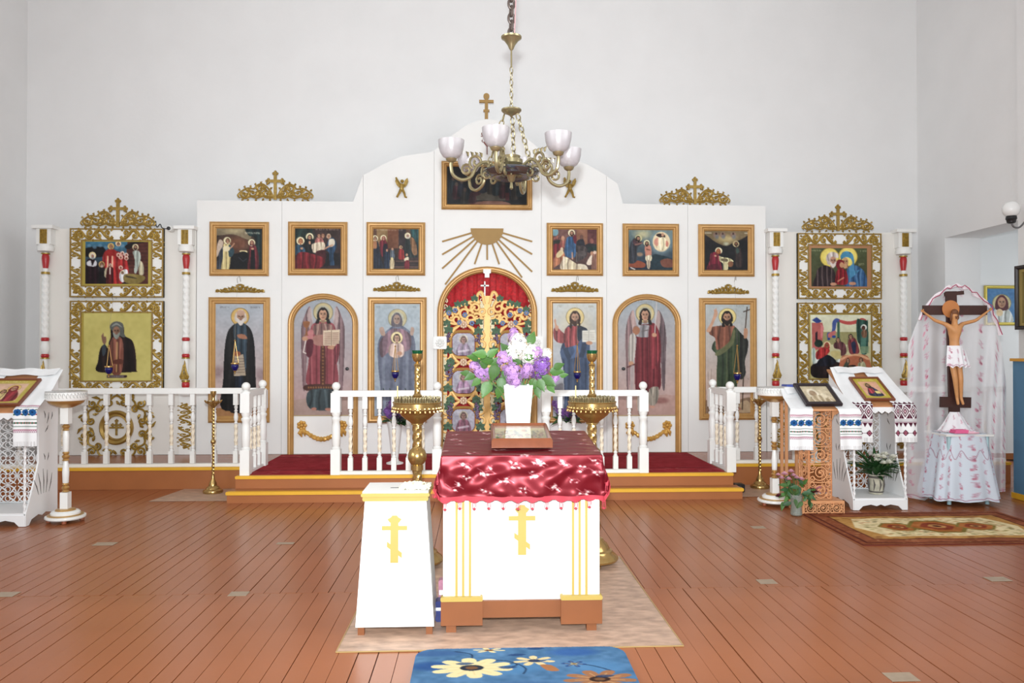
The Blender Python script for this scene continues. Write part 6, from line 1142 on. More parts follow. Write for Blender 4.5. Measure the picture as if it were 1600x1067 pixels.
def white_lectern(label, loc):
    T = thing('carved_lectern', label, 'lectern', loc, 0, 'white carved lecterns'); W = .27; D = .52; HF, HB = 1.03, 1.37
    side = [(D, .0), (D, HB-.03), (.16, HF+.09), (.2, .95), (.2, .55), (.14, .4), (.05, .2), (0, .11), (0, 0), (.05, .0), (.09, .045), (.2, .07), (.26, .05), (.32, .07), (.43, .045), (.47, 0)]
    for sg in (-1, 1):
        m = MB(); m.prism([(a, b) for a, b in side], -sg*W-.008, -sg*W+.008, RZ); sp = m.build('side_panel', WC, T, False)
        cut = MB()                                   # fretwork slits shown as dark inlaid slots
        for (y0, z0, y1, z1) in ((.3, .95, .28, 1.02), (.33, .9, .36, 1.0), (.3, .82, .35, .88), (.4, .93, .42, 1.0), (.2, .25, .12, .4), (.24, .25, .19, .45), (.28, .25, .27, .48), (.32, .25, .34, .46), (.37, .25, .42, .42), (.3, .56, .28, .62), (.34, .55, .36, .62)):
            cut.tube([(sg*(W+.0085), y0, z0), (sg*(W+.0085), (y0+y1)/2+.008, (z0+z1)/2), (sg*(W+.0085), y1, z1)], [.003, .009, .003], 4, flat=.12, up=(1, 0, 0)); cut.tube([(sg*(W-.0085), y0, z0), (sg*(W-.0085), (y0+y1)/2+.008, (z0+z1)/2), (sg*(W-.0085), y1, z1)], [.003, .009, .003], 4, flat=.12, up=(1, 0, 0))
        tag(cut.build('fretwork_slits', mat('shadowed_slot', (90, 84, 80), .9), sp), kind='stuff')
    m = MB(); pierced(m, -W+.01, W-.01, .12, 1.15, D-.03, .18); m.build('pierced_back', WC, T)
    MB().box(-W, W, .0, D, .1, .118).build('shelf', WC, T, False)
    ap = [(-W, .1), (-W, 0), (-W+.05, 0), (-W+.09, .04), (-.1, .055), (-.04, .04), (0, .055), (.04, .04), (.1, .055), (W-.09, .04), (W-.05, 0), (W, 0), (W, .1)]
    MB().prism(ap, -.006, .008).build('apron', WC, T, False)
    MB().prism([(-.03, HF-.01), (D+.0, HB), (D, HB+.016), (-.03, HF+.008)], -W-.03, W+.03, RZ).build('desk', mat('tan_desk_wood', (186, 128, 84), .5, noise=.15, nscale=12), T, False)
    m = MB(); n = 9; pts = [(-W-.03, HF-.005)]
    for k in range(n): x = -W-.03+(2*W+.06)*(k+.5)/n; pts += [(x-.02, HF-.055), (x, HF-.068), (x+.02, HF-.055), (x+.03, HF-.045)]
    pts += [(W+.03, HF-.005)]; m.prism(pts, -.036, -.028); e = m.build('lace_edge', WC, T, False)
    for sg in (-1, 1):
        m = MB(); twist(m, .011, .118, HF-.02, 16, .25, 2, 8, 130, (sg*(W-.01), .012)); m.build('twisted_post', WC, T)
    return T
Lw = atz(25, 817); lwx = atz(55, 817).x-.27
LWL = white_lectern('white carved fretwork lectern at the left edge', (lwx, 7.12, .004))
rwx = (atz(1350, 803).x+atz(1430, 803).x)/2
LWR = white_lectern('white carved fretwork lectern beside the crucifix', (rwx, 7.5, .004))
SLOPE = math.atan2(.34, .55)
# embroidered towels
def towel_cv(kind):
    c = Cv(0, 0, 220, 900, 56, (238, 238, 238))
    def bands(y, flip):
        s = 1.3 if kind == 'flower' else 1.15
        if kind == 'flower':
            for dy, h, cc in ((0, 5, (170, 60, 96)), (20, 3, (80, 60, 70)), (112, 3, (60, 90, 70)), (158, 3, (60, 90, 70)), (178, 5, (170, 60, 96)), (196, 3, (110, 50, 80))): c.rect(0, y+s*dy-h/2, 220, y+s*dy+h/2, cc)
            for x in range(8, 220, 16): c.line([(x-6, y+s*6), (x, y+s*14), (x+6, y+s*6)], 3, (170, 60, 96)); c.line([(x-6, y+s*184), (x, y+s*192), (x+6, y+s*184)], 3, (150, 50, 90))
            for x in (38, 110, 182):
                for k in range(8): a = k*PI/4; c.ell(x+21*math.cos(a), y+s*65+21*math.sin(a), 13, 13, (44, 104, 170))
                c.ell(x, y+s*65, 9, 9, (30, 70, 120)); c.ell(x+30, y+s*45, 9, 7, (50, 120, 80)); c.ell(x-30, y+s*82, 9, 7, (50, 120, 80)); c.ell(x+33, y+s*80, 7, 7, (190, 50, 60))
            for x in range(14, 220, 28): c.ell(x, y+s*135, 11, 7, (50, 120, 80)); c.ell(x+14, y+s*135, 6, 6, (190, 50, 60))
        else:
            cc = (110, 42, 66)
            c.rect(0, y-2, 220, y+2, cc)
            for x in range(0, 230, 44): c.poly([(x, y-s*28), (x+22, y-s*2), (x-22, y-s*2)], cc, smooth=False)
            for x in (37, 110, 183):
                for q, k in ((1, cc), (.72, (238, 232, 232)), (.5, cc), (.24, (230, 190, 200))): c.poly([(x-36*q, y+s*62), (x, y+s*62-54*q), (x+36*q, y+s*62), (x, y+s*62+54*q)], k, smooth=False)
                for sx in (-1, 1): c.poly([(x+sx*36, y+s*8), (x+sx*36, y+s*50), (x+sx*8, y+s*8)], cc, smooth=False); c.poly([(x+sx*36, y+s*116), (x+sx*36, y+s*74), (x+sx*8, y+s*116)], cc, smooth=False)
            for dy in (126, 136, 146): c.rect(0, y+s*dy-2, 220, y+s*dy+2, cc)
            for x in range(22, 230, 44): c.poly([(x, y+s*180), (x+20, y+s*148), (x-20, y+s*148)], cc, smooth=False)
            for x in (30, 110, 190):
                for q, k in ((1, cc), (.6, (220, 130, 150)), (.3, cc)): c.poly([(x-26*q, y+s*225), (x, y+s*225-28*q), (x+26*q, y+s*225), (x, y+s*225+28*q)], k, smooth=False)
            c.rect(0, y+s*225-2, 220, y+s*225+2, cc)
    bands(530 if kind == 'flower' else 560, False)
    for k in range(50): x = random.uniform(0, 220); c.line([(x, 860), (x+random.uniform(-5, 5), 900)], 3, (206, 204, 204), .7)
    return c
def towel(label, pts, w, kind, parent_loc, sx):
    """pts: list of (x,y,z) centre path; one hanging half"""
    cv = towel_cv(kind); P = [Vector(p) for p in pts]; d = [0]
    for a, b in zip(P[:-1], P[1:]): d.append(d[-1]+(b-a).length)
    def f(u, v):
        s = v*d[-1]; i = max(k for k in range(len(d)-1) if d[k] <= s+1e-9); t = (s-d[i])/(d[i+1]-d[i]); p = P[i].lerp(P[i+1], min(1, t)); q = (u-.5)*w
        return (p.x+q, p.y-.012*math.sin(u*9+sx)*min(1, v*1.5)*v, p.z+.004*math.sin(u*11)*(1-v))
    return cv, f
def towel_pair(label, base, W, HF, HB, D, kind, iw, drop, tw, sides=(-1, 1)):
    T = thing('embroidered_towel', label, 'towel', base)
    for sx in sides:
        xc = sx*(iw/2+tw/2-.03); top = (xc-sx*.05, D-.03, HB+.036); cv, f = towel(label, [top, (xc-sx*.02, D*.5, (HF+HB)/2+.032), (xc, -.045, HF+.022), (xc+sx*.01, -.058, HF-.01), (xc+sx*.015, -.066, HF-drop)], tw, kind, base, sx); colgrid('hanging_end', cv, f, FAB, T)
    c = Cv(0, 0, 200, 50, 50, (238, 238, 238)); c.noise(3); colgrid('crosspiece', c, lambda u, v: ((u-.5)*(iw+tw), D-.035-.1*v, HB+.042-.06*v+.006*math.sin(u*14)), FAB, T); return T
towel_pair('embroidered white towel with blue flowers over the left white lectern', LWL.location, .27, 1.03, 1.37, .52, 'flower', .44, .3, .2)
towel_pair('white towel with burgundy diamond embroidery over the right white lectern', LWR.location, .27, 1.03, 1.37, .52, 'diamond', .26, .35, .23)
# icons on the side lecterns
def lectern_icon(label, L, w, h, cv, fm): return icon_box('lectern_icon', label, (L.location.x, L.location.y+.0, L.location.z+1.03+.052), R(-90)+SLOPE, w, h, .025, .022, cv, fm, .008)
c = Cv(0, 0, 100, 100, 60, (196, 176, 84)); c.rect(14, 14, 86, 86, (214, 176, 150)); c.poly([(24, 86), (34, 50), (54, 36), (76, 50), (82, 86)], (166, 52, 60), folds=5); c.poly([(30, 80), (36, 54), (50, 50), (52, 84)], (214, 190, 130), folds=3); c.halo(60, 34, 15, (226, 190, 110)); c.face(60, 36, 8, veil=(150, 44, 50)); c.halo(42, 48, 10, (226, 190, 110)); c.face(42, 49, 6); c.text(20, 4, 80, 6, (230, 220, 160), .7); c.noise(6)
lectern_icon('gold-bordered icon of mother in red on the left white lectern', LWL, .43, .42, c, WOODF)
c = Cv(0, 0, 100, 100, 60, (200, 180, 70)); c.rect(14, 16, 86, 84, (222, 170, 140)); c.poly([(26, 84), (34, 52), (46, 40), (62, 48), (78, 84)], (60, 66, 96), folds=5); c.poly([(30, 72), (36, 50), (46, 42), (54, 52), (50, 70)], (190, 66, 80), folds=3); c.poly([(54, 62), (72, 62), (74, 74), (56, 74)], (226, 206, 130), smooth=False); c.halo(44, 34, 12, (226, 190, 110)); c.face(44, 36, 8, beard=(96, 64, 50)); c.text(20, 5, 80, 6, (230, 220, 160), .6); c.noise(6)
lectern_icon('gold-bordered icon of man with book on the right white lectern', LWR, .31, .4, c, WOODF)
# ------------------------------------------------------------------ tan fretwork lectern
TAN = mat('tan_fretwork_wood', (222, 160, 112), .5, noise=.08, nscale=10)
tb0, tb1 = atz(1254, 804), atz(1321, 804); tx = (tb0.x+tb1.x)/2; TYF = tb0.y; T = thing('fretwork_lectern', 'narrow tan fretwork lectern with dark-framed silver icon', 'lectern', (tx, TYF, .004))
BW = (tb1.x-tb0.x)/2; m = MB(); m.box(-BW, BW, .0, .36, .11, .125); m.box(-BW+.0, BW, .34, .36, 0, .11)
for sg in (-1, 1): m.box(min(sg*BW, sg*(BW-.012)), max(sg*BW, sg*(BW-.012)), 0, .36, 0, .11)
m.build('plinth', TAN, T, False)
def fret(m, x0, x1, z0, z1, y, n, w=.006):
    h = (z1-z0)/n; cx = (x0+x1)/2; W2 = (x1-x0)/2
    for k in range(n):
        zc = z0+h*(k+.5); r = min(W2*.72, h*.46)
        m.tube(spiral(cx, zc, r, .012, (k % 2)*PI+.4, 2.0*(1 if k % 2 else -1), 34, y), w, 4); m.ball((cx, y, zc), .012, 6)
        for sg in (-1, 1):
            m.tube(spiral(cx+sg*W2*.68, zc+h*.36, r*.42, .01, 0, sg*1.4, 16, y), w*.9, 4); m.tube(spiral(cx+sg*W2*.7, zc-h*.3, r*.4, .01, PI, -sg*1.4, 16, y), w*.9, 4); m.tube([(cx+sg*W2, y, zc), (cx+sg*W2*.6, y, zc+.01), (cx+sg*r*.9, y, zc+.02)], w*1.2, 4)
        m.tube([(x0, y, zc+h*.5), (cx, y, zc+h*.46), (x1, y, zc+h*.5)], w, 4)
    m.sweep(rect(x0, z0, x1, z1), [(0, y-.006), (0, y+.006), (-.013, y+.006), (-.013, y-.006)])
m = MB(); 
for q in range(3): fret(m, -BW+.012+(2*BW-.024)*q/3, -BW+.012+(2*BW-.024)*(q+1)/3, .005, .108, .004, 1, .005)
m.build('plinth_fretwork', TAN, T)
CW = .115; m = MB(); fret(m, -CW, CW, .125, 1.0, .07, 5); m.build('front_fretwork', TAN, T)
for sg in (-1, 1): m = MB(); m.M = Matrix.Translation((sg*CW, .185, 0)) @ Matrix.Rotation(R(90), 4, 'Z'); fret(m, -.11, .11, .125, 1.0, 0, 5); m.build('side_fretwork', TAN, T)
MB().prism([(-.0, 1.0), (.36, 1.17), (.36, 1.185), (.0, 1.015)], -.2, .2, RZ).build('desk', TAN, T, False)
for sg in (-1, 1): MB().prism([(sg*CW, 1.0), (sg*(CW+.08), 1.0), (sg*(CW+.06), .97), (sg*(CW+.02), .95), (sg*CW, .9)], .06, .075).build('bracket', TAN, T, False)
TT = T
towel_pair('embroidered white towel with blue flowers over the tan lectern', TT.location, .2, 1.0, 1.17, .36, 'flower', .3, .37, .22)
c = Cv(0, 0, 100, 90, 50, (206, 190, 160)); c.ell(36, 40, 20, 26, (226, 214, 190)); c.ell(36, 40, 12, 16, (176, 150, 120)); c.poly([(14, 88), (24, 56), (60, 50), (90, 70), (92, 88)], (190, 170, 136), folds=8, fc=(150, 130, 100), fl=(236, 226, 206)); c.ell(70, 52, 11, 14, (222, 208, 180)); c.noise(12, 3)
icon_box('lectern_icon', 'silver relief icon in a dark frame on the tan lectern', (TT.location.x, TT.location.y-.02, 1.05), R(-90)+math.atan2(.17, .36)+R(6), .36, .36, .03, .04, c, mat('dark_wood_frame', (40, 30, 34), .3, noise=.2))
p = at(1241, 606, 8.5); T = thing('blue_book', 'blue box on a wooden stand behind the tan lectern', 'box', (p.x, 8.5, 0)); z = at(1241, 615, 8.5).z; MB().box(-.09, .09, 0, .14, z, z+.1, ch=.006).build('box_body', mat('blue_box', (70, 90, 170), .5), T); MB().box(-.1, .1, 0, .18, z-.025, z).build('stand_top', TAN, T, False)
for sx in (-.085, .085):
    for yy in (.02, .15): MB().box(sx-.015, sx+.015, yy-.012, yy+.012, 0.004, z-.025).build('stand_leg', TAN, T, False)
p = atz(1304, 780); T = thing('pink_box', 'small pink box on a white tray behind the tan lectern', 'box', (p.x, p.y+.25, .004)); MB().box(-.1, .1, -.06, .06, 0, .03, ch=.008).build('tray', WHITE, T); MB().box(-.08, .08, -.05, .05, .03, .09, ch=.012).build('box_body', mat('pink_card', (236, 150, 160), .5), T)
# ------------------------------------------------------------------ flowers on the right
def rose(parent, p, r, m_):
    m = MB(); p = Vector(p)
    for ring, (n, tilt, rr) in enumerate(((5, .5, 1.0), (5, .9, .8), (4, 1.2, .55), (3, 1.4, .3))):
        for k in range(n):
            a = 2*PI*(k+.5*ring)/n; d = Vector((math.cos(a), math.sin(a), 0)); e = Vector((-math.sin(a), math.cos(a), 0)); u = Vector((0, 0, 1)); q = [p, p+d*r*rr*.7+e*r*rr*.55+u*r*tilt*.4, p+d*r*rr+u*r*tilt*.75, p+d*r*rr*.7-e*r*rr*.55+u*r*tilt*.4]; m.add(q, [(0, 1, 2, 3)])
    return m.build('bloom', m_, parent, False)
DRED = mat('dark_red_petal', (92, 22, 36), .6, noise=.2, nscale=30); PINKP = mat('pink_petal', (214, 160, 176), .6, noise=.15, nscale=30); WHP = mat('white_bloom', (232, 230, 216), .6, noise=.1, nscale=30)
p = at(1244, 770, 7.3); p.y = 7.3; T = thing('glass_flower_vase', 'clear glass vase on the floor before the tan lectern', 'vase', (p.x, 7.3, .004)); MB().lathe([(.045, 0), (.055, .01), (.05, .1), (.065, .2), (.06, .2), (.045, .1), (.04, .02), (.001, .015)], 20).build('vase_body', mat('vase_glass', (206, 214, 204), .1, trans=.7, noise=.15, nscale=30), T)
B = thing('floor_bouquet', 'bouquet of pink flowers and dark red roses in the glass vase', 'flowers', (p.x, 7.3, .15)); bl = B.location
def at2(px, py, Y): return at(px, py, Y)-bl
random.seed(11)
for px, py, r, m_ in ((1218, 777, .035, DRED), (1270, 770, .045, DRED), (1226, 742, .03, PINKP), (1236, 738, .028, PINKP), (1221, 748, .026, PINKP), (1232, 750, .028, PINKP), (1245, 748, .026, PINKP), (1252, 750, .026, PINKP), (1240, 744, .026, PINKP), (1216, 743, .022, PINKP)):
    q = at2(px, py, 7.25); rose(B, q, r*1.25, m_); MB().tube([(0, 0, 0), tuple(q*.55+Vector((0, 0, .03))), tuple(q)], .003, 5).build('stem', STEM, B)
for k in range(46):
    px = random.uniform(1222, 1268); py = random.uniform(750, 785); q = at2(px, py, 7.3+random.uniform(-.1, .06)); a = random.uniform(0, 2*PI); leaf(B, q, (math.cos(a), random.uniform(-.6, .2), math.sin(a)*.8), random.uniform(.06, .1), LFD if k % 2 else LFM, (0, -1, .5), w=.45)
zs = LWR.location.z+.12; p = at(1369, 785, 7.72); T = thing('flower_pot', 'patterned white pot standing inside the right white lectern', 'flower pot', (p.x, 7.72, zs)); MB().lathe([(.06, 0), (.066, .01), (.075, .19), (.08, .195), (.078, .2), (.07, .195), (.06, .02), (.001, .018)], 24).build('pot_body', mat('pot_cream', (196, 190, 170), .4, noise=.4, nscale=16), T); m = MB(); m.lathe([(.0765, .165), (.08, .168), (.081, .185), (.078, .187)], 24); m.lathe([(.068, .02), (.07, .022), (.071, .032), (.068, .034)], 24); 
for k in range(8): a = k*PI/4; m.tube([(.071*math.cos(a), .071*math.sin(a), .04), (.077*math.cos(a+.15), .077*math.sin(a+.15), .1), (.078*math.cos(a), .078*math.sin(a), .155)], [.003, .009, .003], 5)
m.build('painted_pattern', mat('pot_pattern', (90, 84, 80), .5), T)
B = thing('potted_flowers', 'white flowers with feathery greens and one dark red rose in pot', 'flowers', (p.x, 7.72, zs+.19)); bl = B.location; random.seed(5)
for k in range(90):
    a = random.uniform(0, 2*PI); e = random.uniform(.1, 1.2); ln = random.uniform(.14, .25); leaf(B, (0.04*math.cos(a), .04*math.sin(a), .0+.1*random.random()), (math.cos(a)*math.cos(e), math.sin(a)*math.cos(e)-.1, math.sin(e)), ln, LFD, (0, 0, 1), w=.2)
for k in range(16): q = Vector((random.uniform(-.09, .15), random.uniform(-.16, -.02), random.uniform(.13, .22))); rose(B, q, .042, WHP); MB().tube([(0, 0, 0), tuple(q)], .0025, 5).build('stem', STEM, B)
q = at(1364, 717, 7.66)-bl; rose(B, q, .05, DRED); MB().tube([(0, 0, 0), tuple(q)], .003, 5).build('stem', STEM, B)
# floor vases behind the centre balustrades
def floor_vase(lv, lb_, px, fl):
    Y = 9.1; x = at(px, 700, Y).x; T = thing('floor_vase', lv, 'vase', (x, Y, PZ+.008)); MB().lathe([(.1, 0), (.1, .012), (.05, .03), (.04, .06), (.055, .2), (.08, .42), (.1, .5), (.094, .5), (.075, .42), (.05, .2), (.001, .1)], 24).build('vase_body', WG, T)
    B = thing('floor_vase_bouquet', lb_, 'flowers', (x, Y, PZ+.45)); bl = B.location
    for fx, fy, r, m_ in fl:
        q = at(fx, fy, Y-.1)-bl; panicle(B, q, r, q, m_, 110, s=.014); MB().tube([(0, 0, 0), tuple(q)], .004, 5).build('stem', STEM, B)
    for k in range(22): a = random.uniform(0, 2*PI); e = random.uniform(-.3, 1); leaf(B, (.06*math.cos(a), .06*math.sin(a), .06), (math.cos(a)*math.cos(e), math.sin(a)*math.cos(e), math.sin(e)), random.uniform(.1, .15), LFD, (0, -.3, 1))
DV = mat('dark_violet_petal', (112, 70, 130), .6, noise=.25, nscale=30)
floor_vase('tall flared white vase behind the left centre balustrade', 'purple lilac bouquet in the white vase, left behind balustrade', 617, ((612, 636, .07, DV), (624, 633, .06, DV), (606, 645, .05, LIL2), (628, 645, .06, DV), (618, 642, .06, DV)))
floor_vase('tall flared white vase behind the right centre balustrade', 'purple lilac bouquet in the white vase, right behind balustrade', 886, ((870, 634, .06, LIL2), (876, 643, .05, LIL2), (894, 640, .07, DV), (904, 642, .06, DV), (886, 646, .06, DV)))
# ------------------------------------------------------------------ crucifix with lace
CW_ = mat('dark_cross_wood', (64, 34, 28), .45, noise=.25, nscale=14); YC = 7.92
cb = at(1491, 640, YC); T = thing('crucifix', 'dark wooden cross carrying a carved figure on a draped stand', 'crucifix', (cb.x, YC, cb.z)); g = lambda px, py: (at(px, py, YC).x-cb.x, at(px, py, YC).z-cb.z)
def beam(a, b, w, y0, y1, nm):
    a, b = Vector(a), Vector(b); u = (b-a).normalized(); n = Vector((-u.y, u.x))*w; return MB().prism([tuple(a+n), tuple(b+n), tuple(b-n), tuple(a-n)], y0, y1).build(nm, CW_, T, False)
beam(g(1493, 668), g(1487, 455), .055, 0, .03, 'upright'); beam(g(1443, 484.5), g(1542, 484.5), .05, -.005, .025, 'crossbeam'); beam(g(1477, 460), g(1506, 457), .02, -.004, .024, 'title_board'); b = beam(g(1470, 628), g(1517, 629), .056, -.006, .026, 'footrest')
SKIN = mat('carved_skin', (206, 146, 92), .5, noise=.12, nscale=20)
hx, hz = g(1484, 483); MB().lathe([(.001, 0), (.09, 0), (.094, .006), (.09, .012), (.001, .012)], 32, Matrix.Translation((hx, -.012, hz)) @ Matrix.Rotation(R(90), 4, 'X')).build('halo', mat('halo_gold_tan', (200, 130, 76), .4, .2), T)
me = bpy.data.meshes.new('figure_body'); J = {}; vs = []; es = []; rr = []
def jn(n, px, py, y, r, par=None):
    x, z = g(px, py); J[n] = len(vs); vs.append((x, y, z)); rr.append(r)
    if par: es.append((J[par], J[n]))
jn('pel', 1487, 548, -.05, (.056, .042)); jn('waist', 1486, 533, -.055, (.05, .036), 'pel'); jn('chest', 1486, 517, -.06, (.062, .042), 'waist'); jn('neck', 1486, 504.5, -.06, (.03, .028), 'chest'); jn('head', 1485, 496, -.075, (.03, .032), 'neck'); jn('crown', 1484, 489, -.08, (.03, .032), 'head')
for s, pts in ((-1, ((1472, 506), (1458, 501), (1443, 489.5))), (1, ((1500, 506), (1521, 501), (1540, 487)))):
    jn('sh%d' % s, 1486+s*11, 508, -.055, (.03, .026), 'chest'); pv = 'sh%d' % s
    for k, (px, py) in enumerate(pts): jn('a%d%d' % (s, k), px, py, -.045+.008*k, ((.023, .021), (.019, .018), (.012, .01))[k], pv); pv = 'a%d%d' % (s, k)
    x0, x1 = ((1440, 486.5) if s < 0 else (1543.5, 484)); jn('h%d' % s, x0, x1, -.03, (.014, .008), pv)
for s in (-1, 1):
    jn('hip%d' % s, 1487+s*5, 558, -.05, (.04, .036), 'pel'); jn('knee%d' % s, 1490+s*4.2, 592, -.075, (.027, .028), 'hip%d' % s); jn('ank%d' % s, 1494+s*3, 622, -.05, (.017, .017), 'knee%d' % s); jn('toe%d' % s, 1494.5+s*4, 632, -.075, (.018, .012), 'ank%d' % s)
me.from_pydata(vs, es, []); fo = bpy.data.objects.new('figure_body', me); COL.objects.link(fo); fo.parent = T; md = fo.modifiers.new('skin', 'SKIN'); me.skin_vertices or None
if not me.skin_vertices:
    bm = bmesh.new(); bm.from_mesh(me); bm.verts.layers.skin.verify(); bm.to_mesh(me); bm.free()
for i, r_ in enumerate(rr): me.skin_vertices[0].data[i].radius = r_; me.skin_vertices[0].data[i].use_root = (i == 0)
md.use_smooth_shade = True; sd = fo.modifiers.new('sub', 'SUBSURF'); sd.levels = 2; sd.render_levels = 2; me.materials.append(SKIN)
m = MB(); hx, hz = g(1485, 490)                       # hair and beard
m.add(*(lambda q: (q.v, q.f))(MB().ball((hx, -.07, hz+.01), .036, 12))); m.tube([(hx-.03, -.075, hz), (hx-.036, -.07, hz-.05), (hx-.03, -.06, hz-.08)], [.014, .013, .005], 6); m.tube([(hx+.03, -.075, hz), (hx+.036, -.07, hz-.05), (hx+.028, -.06, hz-.08)], [.014, .013, .005], 6); m.tube([(hx, -.1, hz-.035), (hx, -.1, hz-.06)], [.016, .005], 6); m.build('hair', mat('carved_hair', (120, 74, 44), .6, noise=.2), T)
fm_ = MB(); hx, hz = g(1485, 496)
for sx in (-1, 1): fm_.ball((hx+sx*.011, -.106, hz+.008), .004, 6)
fm_.tube([(hx, -.107, hz+.006), (hx, -.115, hz-.008)], [.003, .006], 5); fm_.tube([(hx-.009, -.107, hz-.017), (hx+.009, -.107, hz-.017)], .003, 5); fm_.build('facial_features', mat('carved_dark_skin', (130, 80, 54), .6), T)
for s, (px, py) in ((-1, (1440, 486.5)), (1, (1543.5, 484))):    # fingers
    m = MB(); x, z = g(px, py)
    for k in range(4): dz = .009-.006*k; m.tube([(x, -.03, z+dz), (x+s*.014, -.034, z+dz+.004), (x+s*(.026-.002*abs(k-1)), -.03, z+dz+.006)], [.0042, .004, .003], 5)
    m.tube([(x-s*.006, -.03, z+.008), (x+s*.002, -.04, z+.019), (x+s*.01, -.04, z+.022)], [.0045, .004, .003], 5); m.build('fingers', SKIN, T)
TUL = None
def tulle():
    global TUL
    if TUL: return TUL
    m = bpy.data.materials.new('lace_tulle'); m.use_nodes = True; nt = m.node_tree; N, L = nt.nodes, nt.links; p = N['Principled BSDF']; a = N.new('ShaderNodeAttribute'); a.attribute_name = 'Col'; L.new(a.outputs['Color'], p.inputs['Base Color']); p.inputs['Roughness'].default_value = .9
    mr = N.new('ShaderNodeMapRange'); mr.inputs['To Min'].default_value = .5; mr.inputs['To Max'].default_value = .95; L.new(a.outputs['Alpha'], mr.inputs['Value']); L.new(mr.outputs[0], p.inputs['Alpha']); TUL = m; return m
def lace_cv(w, h, n, border=True, bg=(240, 238, 241), wave=0):
    c = Cv(0, 0, w, h, n, bg); c.alpha[:] = 0; pk = (178, 84, 112); pk2 = (206, 130, 150)
    x = 40
    while x < w:
        y = random.uniform(0, 60)
        while y < h:
            c.line([(x, y), (x+random.uniform(-12, 12), y+46)], 3.5, pk2, .8)
            for q in range(5): yy = y+q*9; sx = random.choice((-1, 1)); c.line([(x, yy+8), (x+sx*random.uniform(10, 20), yy)], 3.5, pk, .8)
            if random.random() < .4: c.ell(x+random.uniform(-14, 14), y+52, 11, 13, pk2, .85); c.ell(x+random.uniform(-10, 10), y+52, 5, 6, pk, .9)
            y += random.uniform(75, 120)
        x += random.uniform(80, 130)
    if border: c.line([(x, h-16-14*abs(math.sin(x*PI/90))) for x in np.linspace(0, w, 90)], 5, (160, 70, 100), .95)
    if wave: c.line([(x, wave-50*math.sin(x*PI/70)) for x in np.linspace(0, w, 120)], 4, (150, 66, 96), .95)
    return c
D = thing('lace_drape', 'sheer white lace drape with pink sprigs hung over the crucifix', 'drape', (cb.x, YC+.06, cb.z)); Ld = D.location
tp = [(1419, 540), (1430, 510), (1443, 480), (1460, 462), (1478, 450), (1490, 447), (1506, 449), (1524, 462), (1543, 478), (1556, 510), (1566, 545), (1572, 600)]; bt = [(1413, 776), (1445, 782), (1462, 770), (1480, 760), (1500, 760), (1530, 765), (1550, 770), (1571, 768)]
def ip_(tab, u): k = u*(len(tab)-1); i = min(int(k), len(tab)-2); t = k-i; return tab[i][0]+(tab[i+1][0]-tab[i][0])*t, tab[i][1]+(tab[i+1][1]-tab[i][1])*t
def dr(u, v):
    (xa, ya), (xb, yb_) = ip_(tp, u), ip_(bt, u); f = math.sin(u*44+math.sin(v*3))*.02+math.sin(u*19)*.015; Y = YC+.075-.16*(abs(u-.5)*2)**2*min(1, v*2.5)+f*min(1, v*3+.2); a = at(xa, ya, Y); b = at(xb, yb_, Y); p = a.lerp(b, v); return (p.x-Ld.x, p.y-Ld.y, p.z-Ld.z)
colgrid('lace', lace_cv(760, 1250, 150, True), dr, tulle(), D)
m = MB(); random.seed(9); p0 = [dr(u, .0) for u in np.linspace(.12, .85, 26)]; m.tube([(x, y-.03-.01*math.sin(i*2.1), z+.01*math.sin(i*1.7)) for i, (x, y, z) in enumerate(p0)], [.018+.008*math.sin(i*2.3) for i in range(26)], 7, flat=.8); m.build('gathered_edge', mat('lace_white', (236, 226, 230), .8, noise=.1, nscale=30), D); m = MB(); m.tube([(x+.01*math.sin(i*3.1), y-.055, z+.016*math.sin(i*1.9)) for i, (x, y, z) in enumerate(p0)], .005, 5); m.build('pink_piping', mat('pink_piping', (176, 74, 104), .7), D)
# loincloth of lace on the figure
LC = mat('lace_cloth_solid', (226, 204, 212), .8, attr='Col'); w0 = [g(1473, 540), g(1499, 540)]; w1 = [g(1470, 573), g(1507, 572)]
T2 = thing('lace_loincloth', 'short lace cloth wrapped around the hips of the carved figure', 'cloth', T.location)
colgrid('cloth', lace_cv(300, 260, 36, True), lambda u, v: ((w0[0][0]+(w0[1][0]-w0[0][0])*u)*(1-v)+(w1[0][0]+(w1[1][0]-w1[0][0])*u)*v, -.075-.055*math.sin(PI*u)-.02*v+.008*math.sin(u*30)*v, w0[0][1]+(w1[0][1]-w0[0][1])*v+.012*math.sin(u*25)*v), LC, T2)
# stand under a skirted cloth
sp = at(1497, 673, 7.86); sz = sp.z; S = thing('draped_stand', 'stand covered with pale blue-white lace skirt with pink sprigs', 'stand', (sp.x, 7.86, .012)); 
for sx in (-1, 1):
    for sy in (-1, 1): MB().lathe([(.02, 0), (.022, .3), (.02, sz-.05)], 10, c=(sx*.2, sy*.16, 0)).build('leg', mat('pale_blue_leg', (170, 200, 206), .5), S)
MB().box(-.25, .25, -.2, .2, sz-.05, sz-.03).build('top_board', WHITE, S, False)
def skirt(u, v):
    a = 2*PI*u+PI/2; k = .22+.10*v+.018*v*math.sin(a*11)+.01*v*math.sin(a*5+1); ex = math.copysign(abs(math.cos(a))**.7, math.cos(a)); ey = math.copysign(abs(math.sin(a))**.7, math.sin(a)); return (ex*(k*1.12), ey*k*.9, sz-.022-(sz-.07)*v+.01*math.sin(a*8)*v)
